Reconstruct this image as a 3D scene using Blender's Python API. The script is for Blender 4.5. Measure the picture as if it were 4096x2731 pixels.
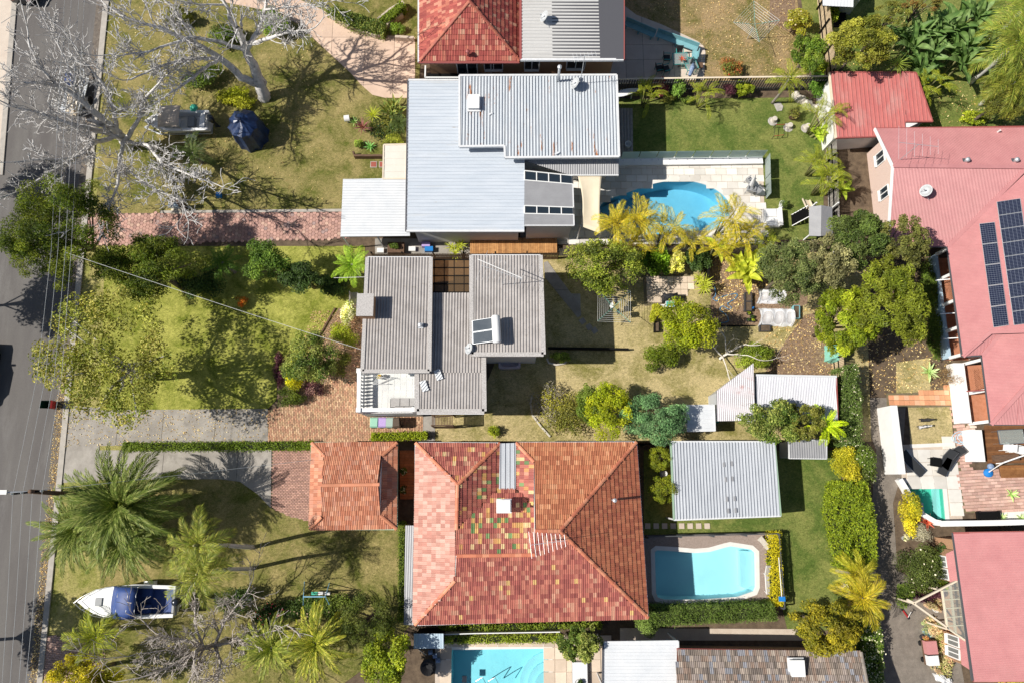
import bpy, math, random
import numpy as np
from mathutils import Vector, Matrix, Euler
from mathutils.geometry import tessellate_polygon

for _o in list(bpy.data.objects): bpy.data.objects.remove(_o, do_unlink=True)
SC = bpy.context.scene
COL = SC.collection
# ------------------------------------------------------------------ camera, sky, sun, exposure
F = 4096*24/36.0                      # focal length in photo pixels
TH = math.atan(555/F)                 # the drone camera looks almost straight down, tipped a little
CAMH = 48.0
cT, sT = math.cos(TH), math.sin(TH)
cam_d = bpy.data.cameras.new('camera'); cam = bpy.data.objects.new('camera', cam_d); COL.objects.link(cam)
cam_d.sensor_width = 36; cam_d.lens = 24; cam_d.clip_start = .5; cam_d.clip_end = 2000
cam.location = (0, 0, CAMH); cam.rotation_euler = (TH, 0, 0); SC.camera = cam
SUN_EL = math.radians(46); SUN_AZ = math.atan2(.085, 1.0)     # shadows run along +x and a little towards +y
w = bpy.data.worlds.new('World'); SC.world = w; w.use_nodes = True
nt = w.node_tree; nt.nodes.clear()
sky = nt.nodes.new('ShaderNodeTexSky'); sky.sky_type = 'NISHITA'; sky.sun_disc = False
sky.sun_elevation = SUN_EL; sky.sun_rotation = math.atan2(-math.cos(SUN_AZ), -math.sin(SUN_AZ))
bg = nt.nodes.new('ShaderNodeBackground'); bg.inputs['Strength'].default_value = .06
wo = nt.nodes.new('ShaderNodeOutputWorld')
nt.links.new(sky.outputs[0], bg.inputs[0]); nt.links.new(bg.outputs[0], wo.inputs[0])
sd = bpy.data.lights.new('sun', 'SUN'); sd.energy = 4.8; sd.angle = math.radians(.53); sd.color = (1, .955, .88)
sun = bpy.data.objects.new('sun', sd); COL.objects.link(sun)
_ld = Vector((math.cos(SUN_EL)*math.cos(SUN_AZ), math.cos(SUN_EL)*math.sin(SUN_AZ), -math.sin(SUN_EL)))
sun.rotation_euler = _ld.to_track_quat('-Z', 'Y').to_euler(); sun.location = (-60, -5, 60)
SC.view_settings.view_transform = 'Standard'; SC.view_settings.look = 'None'
SC.view_settings.gamma = 1; SC.view_settings.exposure = .3
SC.render.engine = 'CYCLES'; SC.cycles.max_bounces = 6; SC.cycles.transparent_max_bounces = 12
SC.cycles.caustics_reflective = False; SC.cycles.caustics_refractive = False

# ------------------------------------------------------------------ photo pixel + known height -> place
def P(px, py, z=0.0):
    u = (px-2048)/F; v = (1365.5-py)/F
    dx, dy, dz = u, v*cT+sT, v*sT-cT
    t = (z-CAMH)/dz
    return Vector((dx*t, dy*t, z))
def PP(pts, z=0.0): return [P(x, y, z) for x, y in pts]
def P3(pts): return [P(x, y, z) for x, y, z in pts]
def M(px, z=0.0): return px/56.0*(CAMH-z)/CAMH
RNG = random.Random(11)
U = RNG.uniform

# ------------------------------------------------------------------ materials
MATS = {}
def nn(t, kind, **kw):
    n = t.nodes.new(kind)
    for k, v in kw.items(): setattr(n, k, v)
    return n
def noise(t, vec, scale, detail=5, rough=.6, dist=0):
    n = nn(t, 'ShaderNodeTexNoise'); n.inputs['Scale'].default_value = scale
    n.inputs['Detail'].default_value = detail; n.inputs['Roughness'].default_value = rough; n.inputs['Distortion'].default_value = dist
    t.links.new(vec, n.inputs['Vector']); return n.outputs['Fac']
def ramp(t, fac, stops, interp='LINEAR'):
    r = nn(t, 'ShaderNodeValToRGB'); e = r.color_ramp.elements; r.color_ramp.interpolation = interp
    while len(e) < len(stops): e.new(.5)
    for el, (p, c) in zip(e, stops):
        el.position = p; el.color = (*c, 1) if isinstance(c, tuple) else (c, c, c, 1)
    t.links.new(fac, r.inputs[0]); return r.outputs[0]
def mix(t, fac, a, b, mode='MIX'):
    m = nn(t, 'ShaderNodeMix', data_type='RGBA', blend_type=mode)
    for s, val in ((m.inputs['Factor'], fac), (m.inputs['A'], a), (m.inputs['B'], b)):
        if isinstance(val, (int, float)): s.default_value = val
        elif isinstance(val, tuple): s.default_value = (*val, 1)
        else: t.links.new(val, s)
    return m.outputs['Result']
def newmat(name):
    m = bpy.data.materials.new(name); m.use_nodes = True; t = m.node_tree; t.nodes.clear()
    out = nn(t, 'ShaderNodeOutputMaterial'); b = nn(t, 'ShaderNodeBsdfPrincipled'); t.links.new(b.outputs[0], out.inputs[0])
    g = nn(t, 'ShaderNodeNewGeometry'); MATS[name] = m
    return m, t, b, g.outputs['Position'], out
def scaled(t, vec, s):
    m = nn(t, 'ShaderNodeMapping'); m.inputs['Scale'].default_value = s; t.links.new(vec, m.inputs['Vector']); return m.outputs[0]
def addbump(t, b, h, strength, dist=.02):
    bp = nn(t, 'ShaderNodeBump'); bp.inputs['Strength'].default_value = strength; bp.inputs['Distance'].default_value = dist
    t.links.new(h, bp.inputs['Height']); t.links.new(bp.outputs[0], b.inputs['Normal'])
def mat(name, c1, c2=None, scale=3.0, rough=.7, bump=0, bscale=40, metal=0, spec=.3, vc=False, oc=False, stretch=None, lo=.35, hi=.65,
        c3=None, s3=1.0, p3=(.6, .68), grain=0):
    m, t, b, pos, out = newmat(name)
    vec = scaled(t, pos, stretch) if stretch else pos
    col = (*c1, 1)
    cs = c1
    if c2:
        f = noise(t, vec, scale, 6, .65); cs = ramp(t, f, [(lo, c1), (hi, c2)])
    if c3:
        f3 = noise(t, vec, s3, 8, .7); cs = mix(t, ramp(t, f3, [(p3[0], 0.0), (p3[1], 1.0)]), cs, c3)
    if grain:
        fg = noise(t, pos, 26, 6, .8); cs = mix(t, 1.0, cs, ramp(t, fg, [(.3, 1-grain), (.7, 1+grain)]), 'MULTIPLY')
    if vc:
        a = nn(t, 'ShaderNodeAttribute', attribute_name='col'); cs = mix(t, 1.0, cs, a.outputs['Color'], 'MULTIPLY')
    if oc:
        a = nn(t, 'ShaderNodeObjectInfo'); cs = mix(t, 1.0, cs, a.outputs['Color'], 'MULTIPLY')
    if isinstance(cs, tuple): b.inputs['Base Color'].default_value = col
    else: t.links.new(cs, b.inputs['Base Color'])
    b.inputs['Roughness'].default_value = rough; b.inputs['Metallic'].default_value = metal
    b.inputs['Specular IOR Level'].default_value = spec
    if bump: addbump(t, b, noise(t, vec, bscale, 4, .6), bump)
    return m
def leafmat(name, trans=.3, rough=.55, oc=False):
    m, t, b, pos, out = newmat(name)
    a = nn(t, 'ShaderNodeAttribute', attribute_name='col'); c = a.outputs['Color']
    if oc:
        o = nn(t, 'ShaderNodeObjectInfo'); c = mix(t, 1.0, c, o.outputs['Color'], 'MULTIPLY')
    c = mix(t, 1.0, c, (1.65, 1.6, 1.2), 'MULTIPLY')
    t.links.new(c, b.inputs['Base Color']); b.inputs['Roughness'].default_value = rough; b.inputs['Specular IOR Level'].default_value = .35
    tr = nn(t, 'ShaderNodeBsdfTranslucent'); t.links.new(mix(t, 1.0, c, (1.0, 1.0, .55), 'MULTIPLY'), tr.inputs[0])
    ms = nn(t, 'ShaderNodeMixShader'); ms.inputs[0].default_value = trans
    t.links.new(b.outputs[0], ms.inputs[1]); t.links.new(tr.outputs[0], ms.inputs[2]); t.links.new(ms.outputs[0], out.inputs[0])
    return m
def grassmat(name, green, straw, bias=.5, spread=.12, pscale=.45):
    m, t, b, pos, out = newmat(name)
    big = noise(t, pos, pscale, 6, .62, .6); mid = noise(t, pos, 3.2, 6, .7, .4); fine = noise(t, scaled(t, pos, (1, 1.5, 1)), 6.5, 9, .92, 1.2)
    f = nn(t, 'ShaderNodeMath', operation='ADD'); k = nn(t, 'ShaderNodeMath', operation='MULTIPLY'); k.inputs[1].default_value = .45
    t.links.new(mid, k.inputs[0]); t.links.new(big, f.inputs[0]); t.links.new(k.outputs[0], f.inputs[1])
    k2 = nn(t, 'ShaderNodeMath', operation='MULTIPLY_ADD'); k2.inputs[1].default_value = .55; t.links.new(fine, k2.inputs[0]); t.links.new(f.outputs[0], k2.inputs[2])
    sub = nn(t, 'ShaderNodeMath', operation='SUBTRACT'); sub.inputs[1].default_value = .5; t.links.new(k2.outputs[0], sub.inputs[0])
    cs = ramp(t, sub.outputs[0], [(bias-spread, green), (bias+spread, straw)])
    cs = mix(t, 1.0, cs, ramp(t, fine, [(.34, .3), (.5, .95), (.68, 1.85)]), 'MULTIPLY')
    t.links.new(cs, b.inputs['Base Color']); b.inputs['Roughness'].default_value = .9; b.inputs['Specular IOR Level'].default_value = .1
    addbump(t, b, fine, .9, .06)
    return m
def glassmat(name, tint=(.8, .9, .9), refl=.12, rough=.02, opaque=0.0):
    m, t, b, pos, out = newmat(name)
    tr = nn(t, 'ShaderNodeBsdfTransparent'); tr.inputs[0].default_value = (*tint, 1)
    b.inputs['Base Color'].default_value = (*tint, 1); b.inputs['Roughness'].default_value = rough; b.inputs['Specular IOR Level'].default_value = .8
    ms = nn(t, 'ShaderNodeMixShader'); lw = nn(t, 'ShaderNodeFresnel'); lw.inputs[0].default_value = 1.4
    mm = nn(t, 'ShaderNodeMath', operation='ADD'); mm.inputs[1].default_value = refl+opaque; t.links.new(lw.outputs[0], mm.inputs[0])
    t.links.new(mm.outputs[0], ms.inputs[0]); t.links.new(tr.outputs[0], ms.inputs[1]); t.links.new(b.outputs[0], ms.inputs[2])
    t.links.new(ms.outputs[0], out.inputs[0]); return m
def watermat(name, tint):
    m, t, b, pos, out = newmat(name)
    tr = nn(t, 'ShaderNodeBsdfTransparent'); tr.inputs[0].default_value = (*tint, 1)
    gl = nn(t, 'ShaderNodeBsdfGlossy'); gl.inputs['Roughness'].default_value = .03
    fr = nn(t, 'ShaderNodeFresnel'); fr.inputs[0].default_value = 1.33
    bp = nn(t, 'ShaderNodeBump'); bp.inputs['Strength'].default_value = .25; bp.inputs['Distance'].default_value = .05
    t.links.new(noise(t, pos, 3.0, 3, .5), bp.inputs['Height']); t.links.new(bp.outputs[0], gl.inputs['Normal']); t.links.new(bp.outputs[0], fr.inputs['Normal'])
    ms = nn(t, 'ShaderNodeMixShader'); t.links.new(fr.outputs[0], ms.inputs[0]); t.links.new(tr.outputs[0], ms.inputs[1]); t.links.new(gl.outputs[0], ms.inputs[2])
    t.links.new(ms.outputs[0], out.inputs[0]); return m

# ------------------------------------------------------------------ objects
def link(o, parent=None):
    COL.objects.link(o)
    if parent is not None: o.parent = parent
    return o
def tag(o, label=None, cat=None, group=None, kind=None):
    if label: o['label'] = label
    if cat: o['category'] = cat
    if group: o['group'] = group
    if kind: o['kind'] = kind
    return o
def thing(name, label, cat, loc=(0, 0, 0), rz=0, group=None):
    o = bpy.data.objects.new(name, None); o.empty_display_size = .2; o.location = loc; o.rotation_euler = (0, 0, rz); link(o)
    return tag(o, label, cat, group)
def wmat(o):
    m = Matrix.Identity(4)
    while o is not None:
        m = o.matrix_basis @ m; o = o.parent
    return m
def np_mesh(name, v, f, mat_, cols=None, smooth=False):
    me = bpy.data.meshes.new(name); v = np.asarray(v, dtype=np.float32)
    if isinstance(f, np.ndarray) and f.ndim == 2:
        k = f.shape[1]; me.vertices.add(len(v)); me.vertices.foreach_set('co', v.ravel())
        me.loops.add(f.size); me.loops.foreach_set('vertex_index', f.astype(np.int32).ravel())
        me.polygons.add(len(f)); me.polygons.foreach_set('loop_start', np.arange(0, f.size, k, dtype=np.int32))
        me.update(calc_edges=True)
    else:
        me.from_pydata(v.tolist(), [], [list(x) for x in f])
    if cols is not None:
        a = me.color_attributes.new('col', 'FLOAT_COLOR', 'POINT'); c = np.ones((len(v), 4), np.float32); c[:, :3] = cols
        a.data.foreach_set('color', c.ravel())
    me.polygons.foreach_set('use_smooth', [bool(smooth)]*len(me.polygons))
    if mat_ is not None: me.materials.append(MATS[mat_] if isinstance(mat_, str) else mat_)
    return me
def put(name, me, parent=None, loc=None, rot=None, scale=None, color=None):
    o = bpy.data.objects.new(name, me); link(o, parent)
    if loc is not None: o.location = loc
    if rot is not None: o.rotation_euler = rot
    if scale is not None: o.scale = scale if hasattr(scale, '__len__') else (scale,)*3
    if color is not None: o.color = (*color, 1)
    return o
def dup(root, loc, rz=None, label=None, group=None, scale=None):
    r = root.copy(); COL.objects.link(r); r.location = loc
    if rz is not None: r.rotation_euler = (0, 0, rz)
    if scale is not None: r.scale = scale if hasattr(scale, '__len__') else (scale,)*3
    if label: r['label'] = label
    if group: r['group'] = group
    for ch in list(root.children):
        c = ch.copy(); COL.objects.link(c); c.parent = r
        for g in list(ch.children):
            d = g.copy(); COL.objects.link(d); d.parent = c
    return r
class MB:
    def __init__(s): s.v = []; s.f = []
    def add(s, vs, fs):
        k = len(s.v); s.v += [tuple(p) for p in vs]; s.f += [tuple(i+k for i in f) for f in fs]; return s
    def box(s, c, size, rz=0, ry=0, rx=0):
        m = Matrix.Translation(Vector(c)) @ Euler((rx, ry, rz)).to_matrix().to_4x4()
        x, y, z = size[0]/2, size[1]/2, size[2]/2
        vs = [m @ Vector(p) for p in ((-x,-y,-z),(x,-y,-z),(x,y,-z),(-x,y,-z),(-x,-y,z),(x,-y,z),(x,y,z),(-x,y,z))]
        return s.add(vs, [(0,3,2,1),(4,5,6,7),(0,1,5,4),(1,2,6,5),(2,3,7,6),(3,0,4,7)])
    def bar(s, p, q, w, h=None, up=(0, 0, 1)):
        p, q = Vector(p), Vector(q); d = q-p; L = d.length
        if L < 1e-6: return s
        d /= L; h = h or w; side = d.cross(Vector(up))
        if side.length < 1e-4: side = d.cross(Vector((1, 0, 0)))
        side.normalize(); u = side.cross(d)
        a, b = side*w/2, u*h/2
        vs = [p-a-b, p+a-b, p+a+b, p-a+b, q-a-b, q+a-b, q+a+b, q-a+b]
        return s.add(vs, [(0,1,2,3),(7,6,5,4),(4,5,1,0),(5,6,2,1),(6,7,3,2),(7,4,0,3)])
    def tube(s, pts, r, n=6, cap=True):
        pts = [Vector(p) for p in pts]; k = len(s.v); m = len(pts); ref = Vector((.31, .17, .93))
        for i, p in enumerate(pts):
            d = (pts[min(i+1, m-1)]-pts[max(i-1, 0)])
            if d.length < 1e-9: d = Vector((0, 0, 1))
            d.normalize(); a = d.cross(ref)
            if a.length < .1: a = d.cross(Vector((1, 0, 0)))
            a.normalize(); b = d.cross(a); rr = r[i] if hasattr(r, '__len__') else r
            for j in range(n):
                t = 2*math.pi*j/n; s.v.append(tuple(p+a*(rr*math.cos(t))+b*(rr*math.sin(t))))
        for i in range(m-1):
            for j in range(n):
                q = (j+1) % n; s.f.append((k+i*n+j, k+i*n+q, k+(i+1)*n+q, k+(i+1)*n+j))
        if cap: s.f.append(tuple(k+j for j in range(n))[::-1]); s.f.append(tuple(k+(m-1)*n+j for j in range(n)))
        return s
    def lathe(s, prof, c=(0, 0, 0), n=16, cap=True):
        k = len(s.v); c = Vector(c)
        for r, z in prof:
            for j in range(n):
                t = 2*math.pi*j/n; s.v.append((c.x+r*math.cos(t), c.y+r*math.sin(t), c.z+z))
        for i in range(len(prof)-1):
            for j in range(n):
                q = (j+1) % n; s.f.append((k+i*n+j, k+i*n+q, k+(i+1)*n+q, k+(i+1)*n+j))
        if cap: s.f.append(tuple(k+j for j in range(n))[::-1]); s.f.append(tuple(k+(len(prof)-1)*n+j for j in range(n)))
        return s
    def prism(s, poly, z0, z1):
        n = len(poly); k = len(s.v); pts = [Vector((p[0], p[1], 0)) for p in poly]
        ar = sum(pts[i].x*pts[(i+1) % n].y-pts[(i+1) % n].x*pts[i].y for i in range(n))
        if ar < 0: pts.reverse()
        s.v += [(p.x, p.y, z0) for p in pts]+[(p.x, p.y, z1) for p in pts]
        for a, b, c in tessellate_polygon([pts]):
            t = (pts[b]-pts[a]).cross(pts[c]-pts[a]).z
            if t < 0: b, c = c, b
            s.f.append((k+n+a, k+n+b, k+n+c)); s.f.append((k+a, k+c, k+b))
        for i in range(n):
            j = (i+1) % n; s.f.append((k+i, k+j, k+n+j, k+n+i))
        return s
    def poly(s, pts): return s.add(pts, [tuple(range(len(pts)))])
    def blob(s, c, r, n=10, m=6, sq=1.0):
        return s.lathe([(r[0]*math.sin(math.pi*i/m)+1e-4, -r[2]*math.cos(math.pi*i/m)) for i in range(m+1)], c, n, False)
    def build(s, name, mat_, parent=None, smooth=False, local=False, col=None):
        vs = np.array(s.v, dtype=np.float64)
        if parent is not None and not local:
            im = np.array(wmat(parent).inverted()); vs = vs @ im[:3, :3].T+im[:3, 3]
        me = np_mesh(name, vs, s.f, mat_, np.tile(np.array(col), (len(vs), 1)) if col is not None else None, smooth)
        return put(name, me, parent)
def solid(name, label, cat, mb, mat_, group=None, smooth=False):
    """a thing that is one mesh, with its origin at its base"""
    vs = np.array(mb.v); c = np.array([(vs[:, 0].min()+vs[:, 0].max())/2, (vs[:, 1].min()+vs[:, 1].max())/2, vs[:, 2].min()])
    o = put(name, np_mesh(name, vs-c, mb.f, mat_, None, smooth), None, loc=c.tolist())
    return tag(o, label, cat, group)
def struct(name, mb, mat_, parent=None):
    o = mb.build(name, mat_, parent)
    if parent is None: o['kind'] = 'structure'
    return o
def flat(name, pxs, z, mat_, parent=None, holes=(), world=False):
    """level sheet from photo points lying at height z"""
    outer = [Vector(p) for p in (pxs if world else PP(pxs, z))]; hs = [[Vector(p) for p in h] for h in holes]
    loops = [[Vector((p.x, p.y, 0)) for p in outer]]+[[Vector((p.x, p.y, 0)) for p in h] for h in hs]
    allp = [p for l in loops for p in l]; mb = MB(); fs = []
    for a, b, c in tessellate_polygon(loops):
        t = (allp[b]-allp[a]).cross(allp[c]-allp[a]).z
        if abs(t) < 1e-9: continue
        fs.append((a, b, c) if t > 0 else (a, c, b))
    mb.add([(p.x, p.y, z) for p in allp], fs)
    return struct(name, mb, mat_, parent)
def inpoly(x, y, poly):
    x = np.asarray(x); y = np.asarray(y); r = np.zeros(x.shape, bool); n = len(poly)
    for i in range(n):
        x1, y1 = poly[i][0], poly[i][1]; x2, y2 = poly[(i+1) % n][0], poly[(i+1) % n][1]
        c = ((y1 > y) != (y2 > y)) & (x < (x2-x1)*(y-y1)/((y2-y1) if abs(y2-y1) > 1e-12 else 1e-12)+x1); r ^= c
    return r
def pieces(name, parent, me, mats, cols, limit=300, stuffname=None):
    """alike pieces: the ones that show largest as objects of their own, the rest joined into one stuff part"""
    if not mats: return
    inv = wmat(parent).inverted() if parent is not None else Matrix.Identity(4)
    cp = Vector((0, 0, CAMH)); n = len(mats); order = sorted(range(n), key=lambda i: (mats[i].translation-cp).length)
    for i in order[:limit]:
        o = bpy.data.objects.new(name, me); link(o, parent); o.matrix_basis = inv @ mats[i]; o.color = (*cols[i], 1)
    rest = order[limit:]
    if rest:
        v = np.empty(len(me.vertices)*3, np.float32); me.vertices.foreach_get('co', v); v = v.reshape(-1, 3)
        A = np.array([np.array(inv @ mats[i]) for i in rest]); V = np.einsum('nij,vj->nvi', A[:, :3, :3], v)+A[:, None, :3, 3]
        fs = [tuple(p.vertices) for p in me.polygons]; k = len(v)
        quads = np.array([f if len(f) == 4 else (*f, f[-1]) for f in fs])
        Fq = (quads[None]+(np.arange(len(rest))*k)[:, None, None]).reshape(-1, 4)
        C = np.repeat(np.array([cols[i] for i in rest]), k, axis=0)
        sm = np_mesh(stuffname or name+'_field', V.reshape(-1, 3), Fq, me.materials[0], C)
        o = put(stuffname or name+'_field', sm, parent); o['kind'] = 'stuff'
def palette(rs, cols, weights=None, var=.12):
    c = cols[rs.choices(range(len(cols)), weights)[0]]; k = 1+rs.uniform(-var, var)
    return tuple(max(0, x*k) for x in c)
# ------------------------------------------------------------------ roofs
def plane_axes(poly, ribs=None):
    n = Vector((0, 0, 0)); k = len(poly)
    for i in range(k):
        a, b = poly[i], poly[(i+1) % k]; n += Vector(((a.y-b.y)*(a.z+b.z), (a.z-b.z)*(a.x+b.x), (a.x-b.x)*(a.y+b.y)))
    n.normalize()
    if n.z < 0: n = -n
    if ribs is None:                                    # ribs run down the slope
        u = Vector((-n.y, n.x, 0)); u = Vector((1, 0, 0)) if u.length < .02 else u.normalized()
    else:
        v = Vector(ribs); v = (v-n*v.dot(n)).normalized(); u = v.cross(n).normalized()
    v = n.cross(u).normalized()
    if v.z < 0: u, v = -u, -v
    return n, u, v
def span(P2, x):
    ys = []
    for i in range(len(P2)):
        (x1, y1), (x2, y2) = P2[i], P2[(i+1) % len(P2)]
        if abs(x2-x1) < 1e-9:
            if abs(x-x1) < 1e-6: ys += [y1, y2]
        elif min(x1, x2)-1e-6 <= x <= max(x1, x2)+1e-6: ys.append(y1+(y2-y1)*(x-x1)/(x2-x1))
    return (min(ys), max(ys)) if ys else (0, 0)
PROF = {'sine': [(0, 0), (.25, .7), (.5, 1), (.75, .7)], 'rib': [(0, 0), (.66, 0), (.72, 1), (.94, 1)], 'pan': [(0, 0), (.86, 0), (.88, 1), (.98, 1)],
        'broad': [(0, 0), (.3, 0), (.42, 1), (.85, 1)]}
def corrugate(mb, poly, pitch=.2, depth=.03, prof='sine', ribs=None, lift=0):
    n, u, v = plane_axes(poly, ribs); o = poly[0]
    P2 = [((p-o).dot(u), (p-o).dot(v)) for p in poly]; u0 = min(p[0] for p in P2); u1 = max(p[0] for p in P2)
    xs = [(p[0], None) for p in P2]; k = math.floor(u0/pitch)
    while k*pitch < u1:
        for a, h in PROF[prof]: xs.append(((k+a)*pitch, h))
        k += 1
    xs = sorted((x for x in xs if u0-1e-9 <= x[0] <= u1+1e-9), key=lambda q: q[0]); rows = []; lh = 0
    for x, h in xs:
        h = lh if h is None else h; lh = h
        lo, hi = span(P2, min(max(x, u0+1e-6), u1-1e-6)); rows.append((o+u*x+v*lo+n*(h*depth+lift), o+u*x+v*hi+n*(h*depth+lift)))
    vs = [p for r in rows for p in r]
    mb.add(vs, [(2*i, 2*i+2, 2*i+3, 2*i+1) for i in range(len(rows)-1)])
    return mb
def slab(mb, poly, t=.06, drop=.02):
    """underlay of a roof plane: a thin closed slab just below it"""
    n, u, v = plane_axes(poly); k = len(poly); o = poly[0]; poly = [o+u*(p-o).dot(u)+v*(p-o).dot(v) for p in poly]; a = [p-n*drop for p in poly]; b = [p-n*(drop+t) for p in poly]
    ar = sum((a[i].x*a[(i+1) % k].y-a[(i+1) % k].x*a[i].y) for i in range(k))
    if ar < 0: a.reverse(); b.reverse()
    mb.add(a+b, [tuple(range(k)), tuple(range(2*k-1, k-1, -1))]+[(i, k+i, k+(i+1) % k, (i+1) % k) for i in range(k)])
def tile_mesh(name, wd, ln, mat_):
    """one Marseille roof tile: two rolls and a raised lip at the foot"""
    prof = [(-.5, .0), (-.36, .028), (-.2, .028), (-.06, .0), (.06, .0), (.2, .028), (.36, .028), (.5, .0)]
    v = []; f = []; k = len(prof)
    for y, dz in ((0, .045), (ln*1.06, .012)):
        for x, z in prof: v.append((x*wd, y, z+dz))
    for x, z in prof: v.append((x*wd, 0, -.01))
    for i in range(k-1): f.append((i, i+1, k+i+1, k+i)); f.append((2*k+i, 2*k+i+1, i+1, i))
    return np_mesh(name, v, np.array(f), mat_, np.ones((len(v), 3)))
def tile_face(out, poly, wd, ln, rs, pal, over=0):
    n, u, v = plane_axes(poly); o = poly[0]; P2 = [((p-o).dot(u), (p-o).dot(v)) for p in poly]
    u0 = min(p[0] for p in P2); u1 = max(p[0] for p in P2); v0 = min(p[1] for p in P2)-over; v1 = max(p[1] for p in P2)
    r = 0; y = v0
    while y < v1:
        x = u0+wd/2
        xs = np.arange(u0+wd/2, u1+wd/2, wd); ok = inpoly(xs, np.full(len(xs), y+ln*.45), P2)
        for x in xs[ok]:
            p = o+u*x+v*(y+rs.uniform(-.006, .006))+n*rs.uniform(-.004, .006)
            m = Matrix((u, v, n)).transposed().to_4x4(); m.translation = p
            m = m @ Matrix.Rotation(rs.uniform(-.012, .012), 4, 'Z'); out.append((m, pal(rs, p)))
        y += ln; r += 1
def ridge_caps(parent, lines, mat_, name='ridge_tile', w=.19, step=.38, cols=None, rs=RNG):
    """half-round capping tiles laid end to end along ridges and hips"""
    v = []; k = 5
    for x, r in ((0, .5), (1.06, .44)):
        for j in range(k):
            t = math.pi*j/(k-1); v.append((x, math.cos(t)*r, math.sin(t)*r*.75))
    f = [(j, j+1, k+j+1, k+j) for j in range(k-1)]
    v += [(0, .5, -.25), (0, -.5, -.25)]; f.append((10, 0, 1, 2)); f.append((2, 3, 4, 11))
    me = np_mesh(name, v, np.array(f), mat_, np.ones((len(v), 3))); ms = []; cs = []
    for a, b in lines:
        d = b-a; L = d.length; nseg = max(1, round(L/step)); d.normalize(); sd = Vector((0, 0, 1)).cross(d).normalized(); up = d.cross(sd)
        for i in range(nseg):
            m = Matrix((d*(L/nseg), sd*w*1.3, up*w)).transposed().to_4x4(); m.translation = a+d*(L*i/nseg)+up*.03
            ms.append(m); cs.append(palette(rs, cols or [(1, 1, 1)]))
    pieces(name, parent, me, ms, cs, 120, 'ridge_tile_run')
def gutter(parent, pts, mat_='gutter_white', w=.13, h=.12, name='gutter', dz=-.06):
    mb = MB()
    for a, b in zip(pts[:-1], pts[1:]): mb.bar(Vector(a)+Vector((0, 0, dz)), Vector(b)+Vector((0, 0, dz)), w, h)
    return mb.build(name, mat_, parent)
def inset(poly, d):
    """shrink a ground-plan polygon (world xy) by d"""
    n = len(poly); pts = [Vector((p[0], p[1])) for p in poly]
    ar = sum(pts[i].x*pts[(i+1) % n].y-pts[(i+1) % n].x*pts[i].y for i in range(n)); s = 1 if ar > 0 else -1; out = []
    for i in range(n):
        a, b, c = pts[i-1], pts[i], pts[(i+1) % n]; e1 = (b-a).normalized(); e2 = (c-b).normalized()
        n1 = Vector((-e1.y, e1.x))*s; n2 = Vector((-e2.y, e2.x))*s; m = (n1+n2); q = max(.3, 1+n1.dot(n2))
        out.append(b+m*(d/q))
    return out
def wall_window(parent, a, b, t0, t1, z0, z1, glass='window_glass', frame='frame_white', bars=1, out=1):
    """window set into the wall running a->b (world xy), from fraction t0 to t1; frame stands proud, pane inside"""
    a, b = Vector((a[0], a[1], 0)), Vector((b[0], b[1], 0)); d = (b-a); L = d.length; d /= L; nrm = Vector((d.y, -d.x, 0))*out
    p, q = a+d*L*t0+nrm*.03, a+d*L*t1+nrm*.03; up = Vector((0, 0, 1)); mb = MB()
    for s, e in ((p+up*z0, q+up*z0), (p+up*z1, q+up*z1)): mb.bar(s, e, .1, .08)
    for k in range(bars+2):
        s = p+(q-p)*(k/(bars+1)); mb.bar(s+up*z0, s+up*z1, .07, .09, up=nrm)
    fr = mb.build('window', frame, parent)
    mg = MB(); mg.add([p+up*z0, q+up*z0, q+up*z1, p+up*z1], [(0, 1, 2, 3)]); mg.build('pane', glass, fr)
    ms = MB(); ms.bar(p+up*(z0-.06)+nrm*.04, q+up*(z0-.06)+nrm*.04, .2, .06); ms.build('sill', frame, fr)
    return fr
def walls(parent, plan, z1, mat_, name='wall', z0=0):
    return MB().prism(plan, z0, z1).build(name, mat_, parent)
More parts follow.
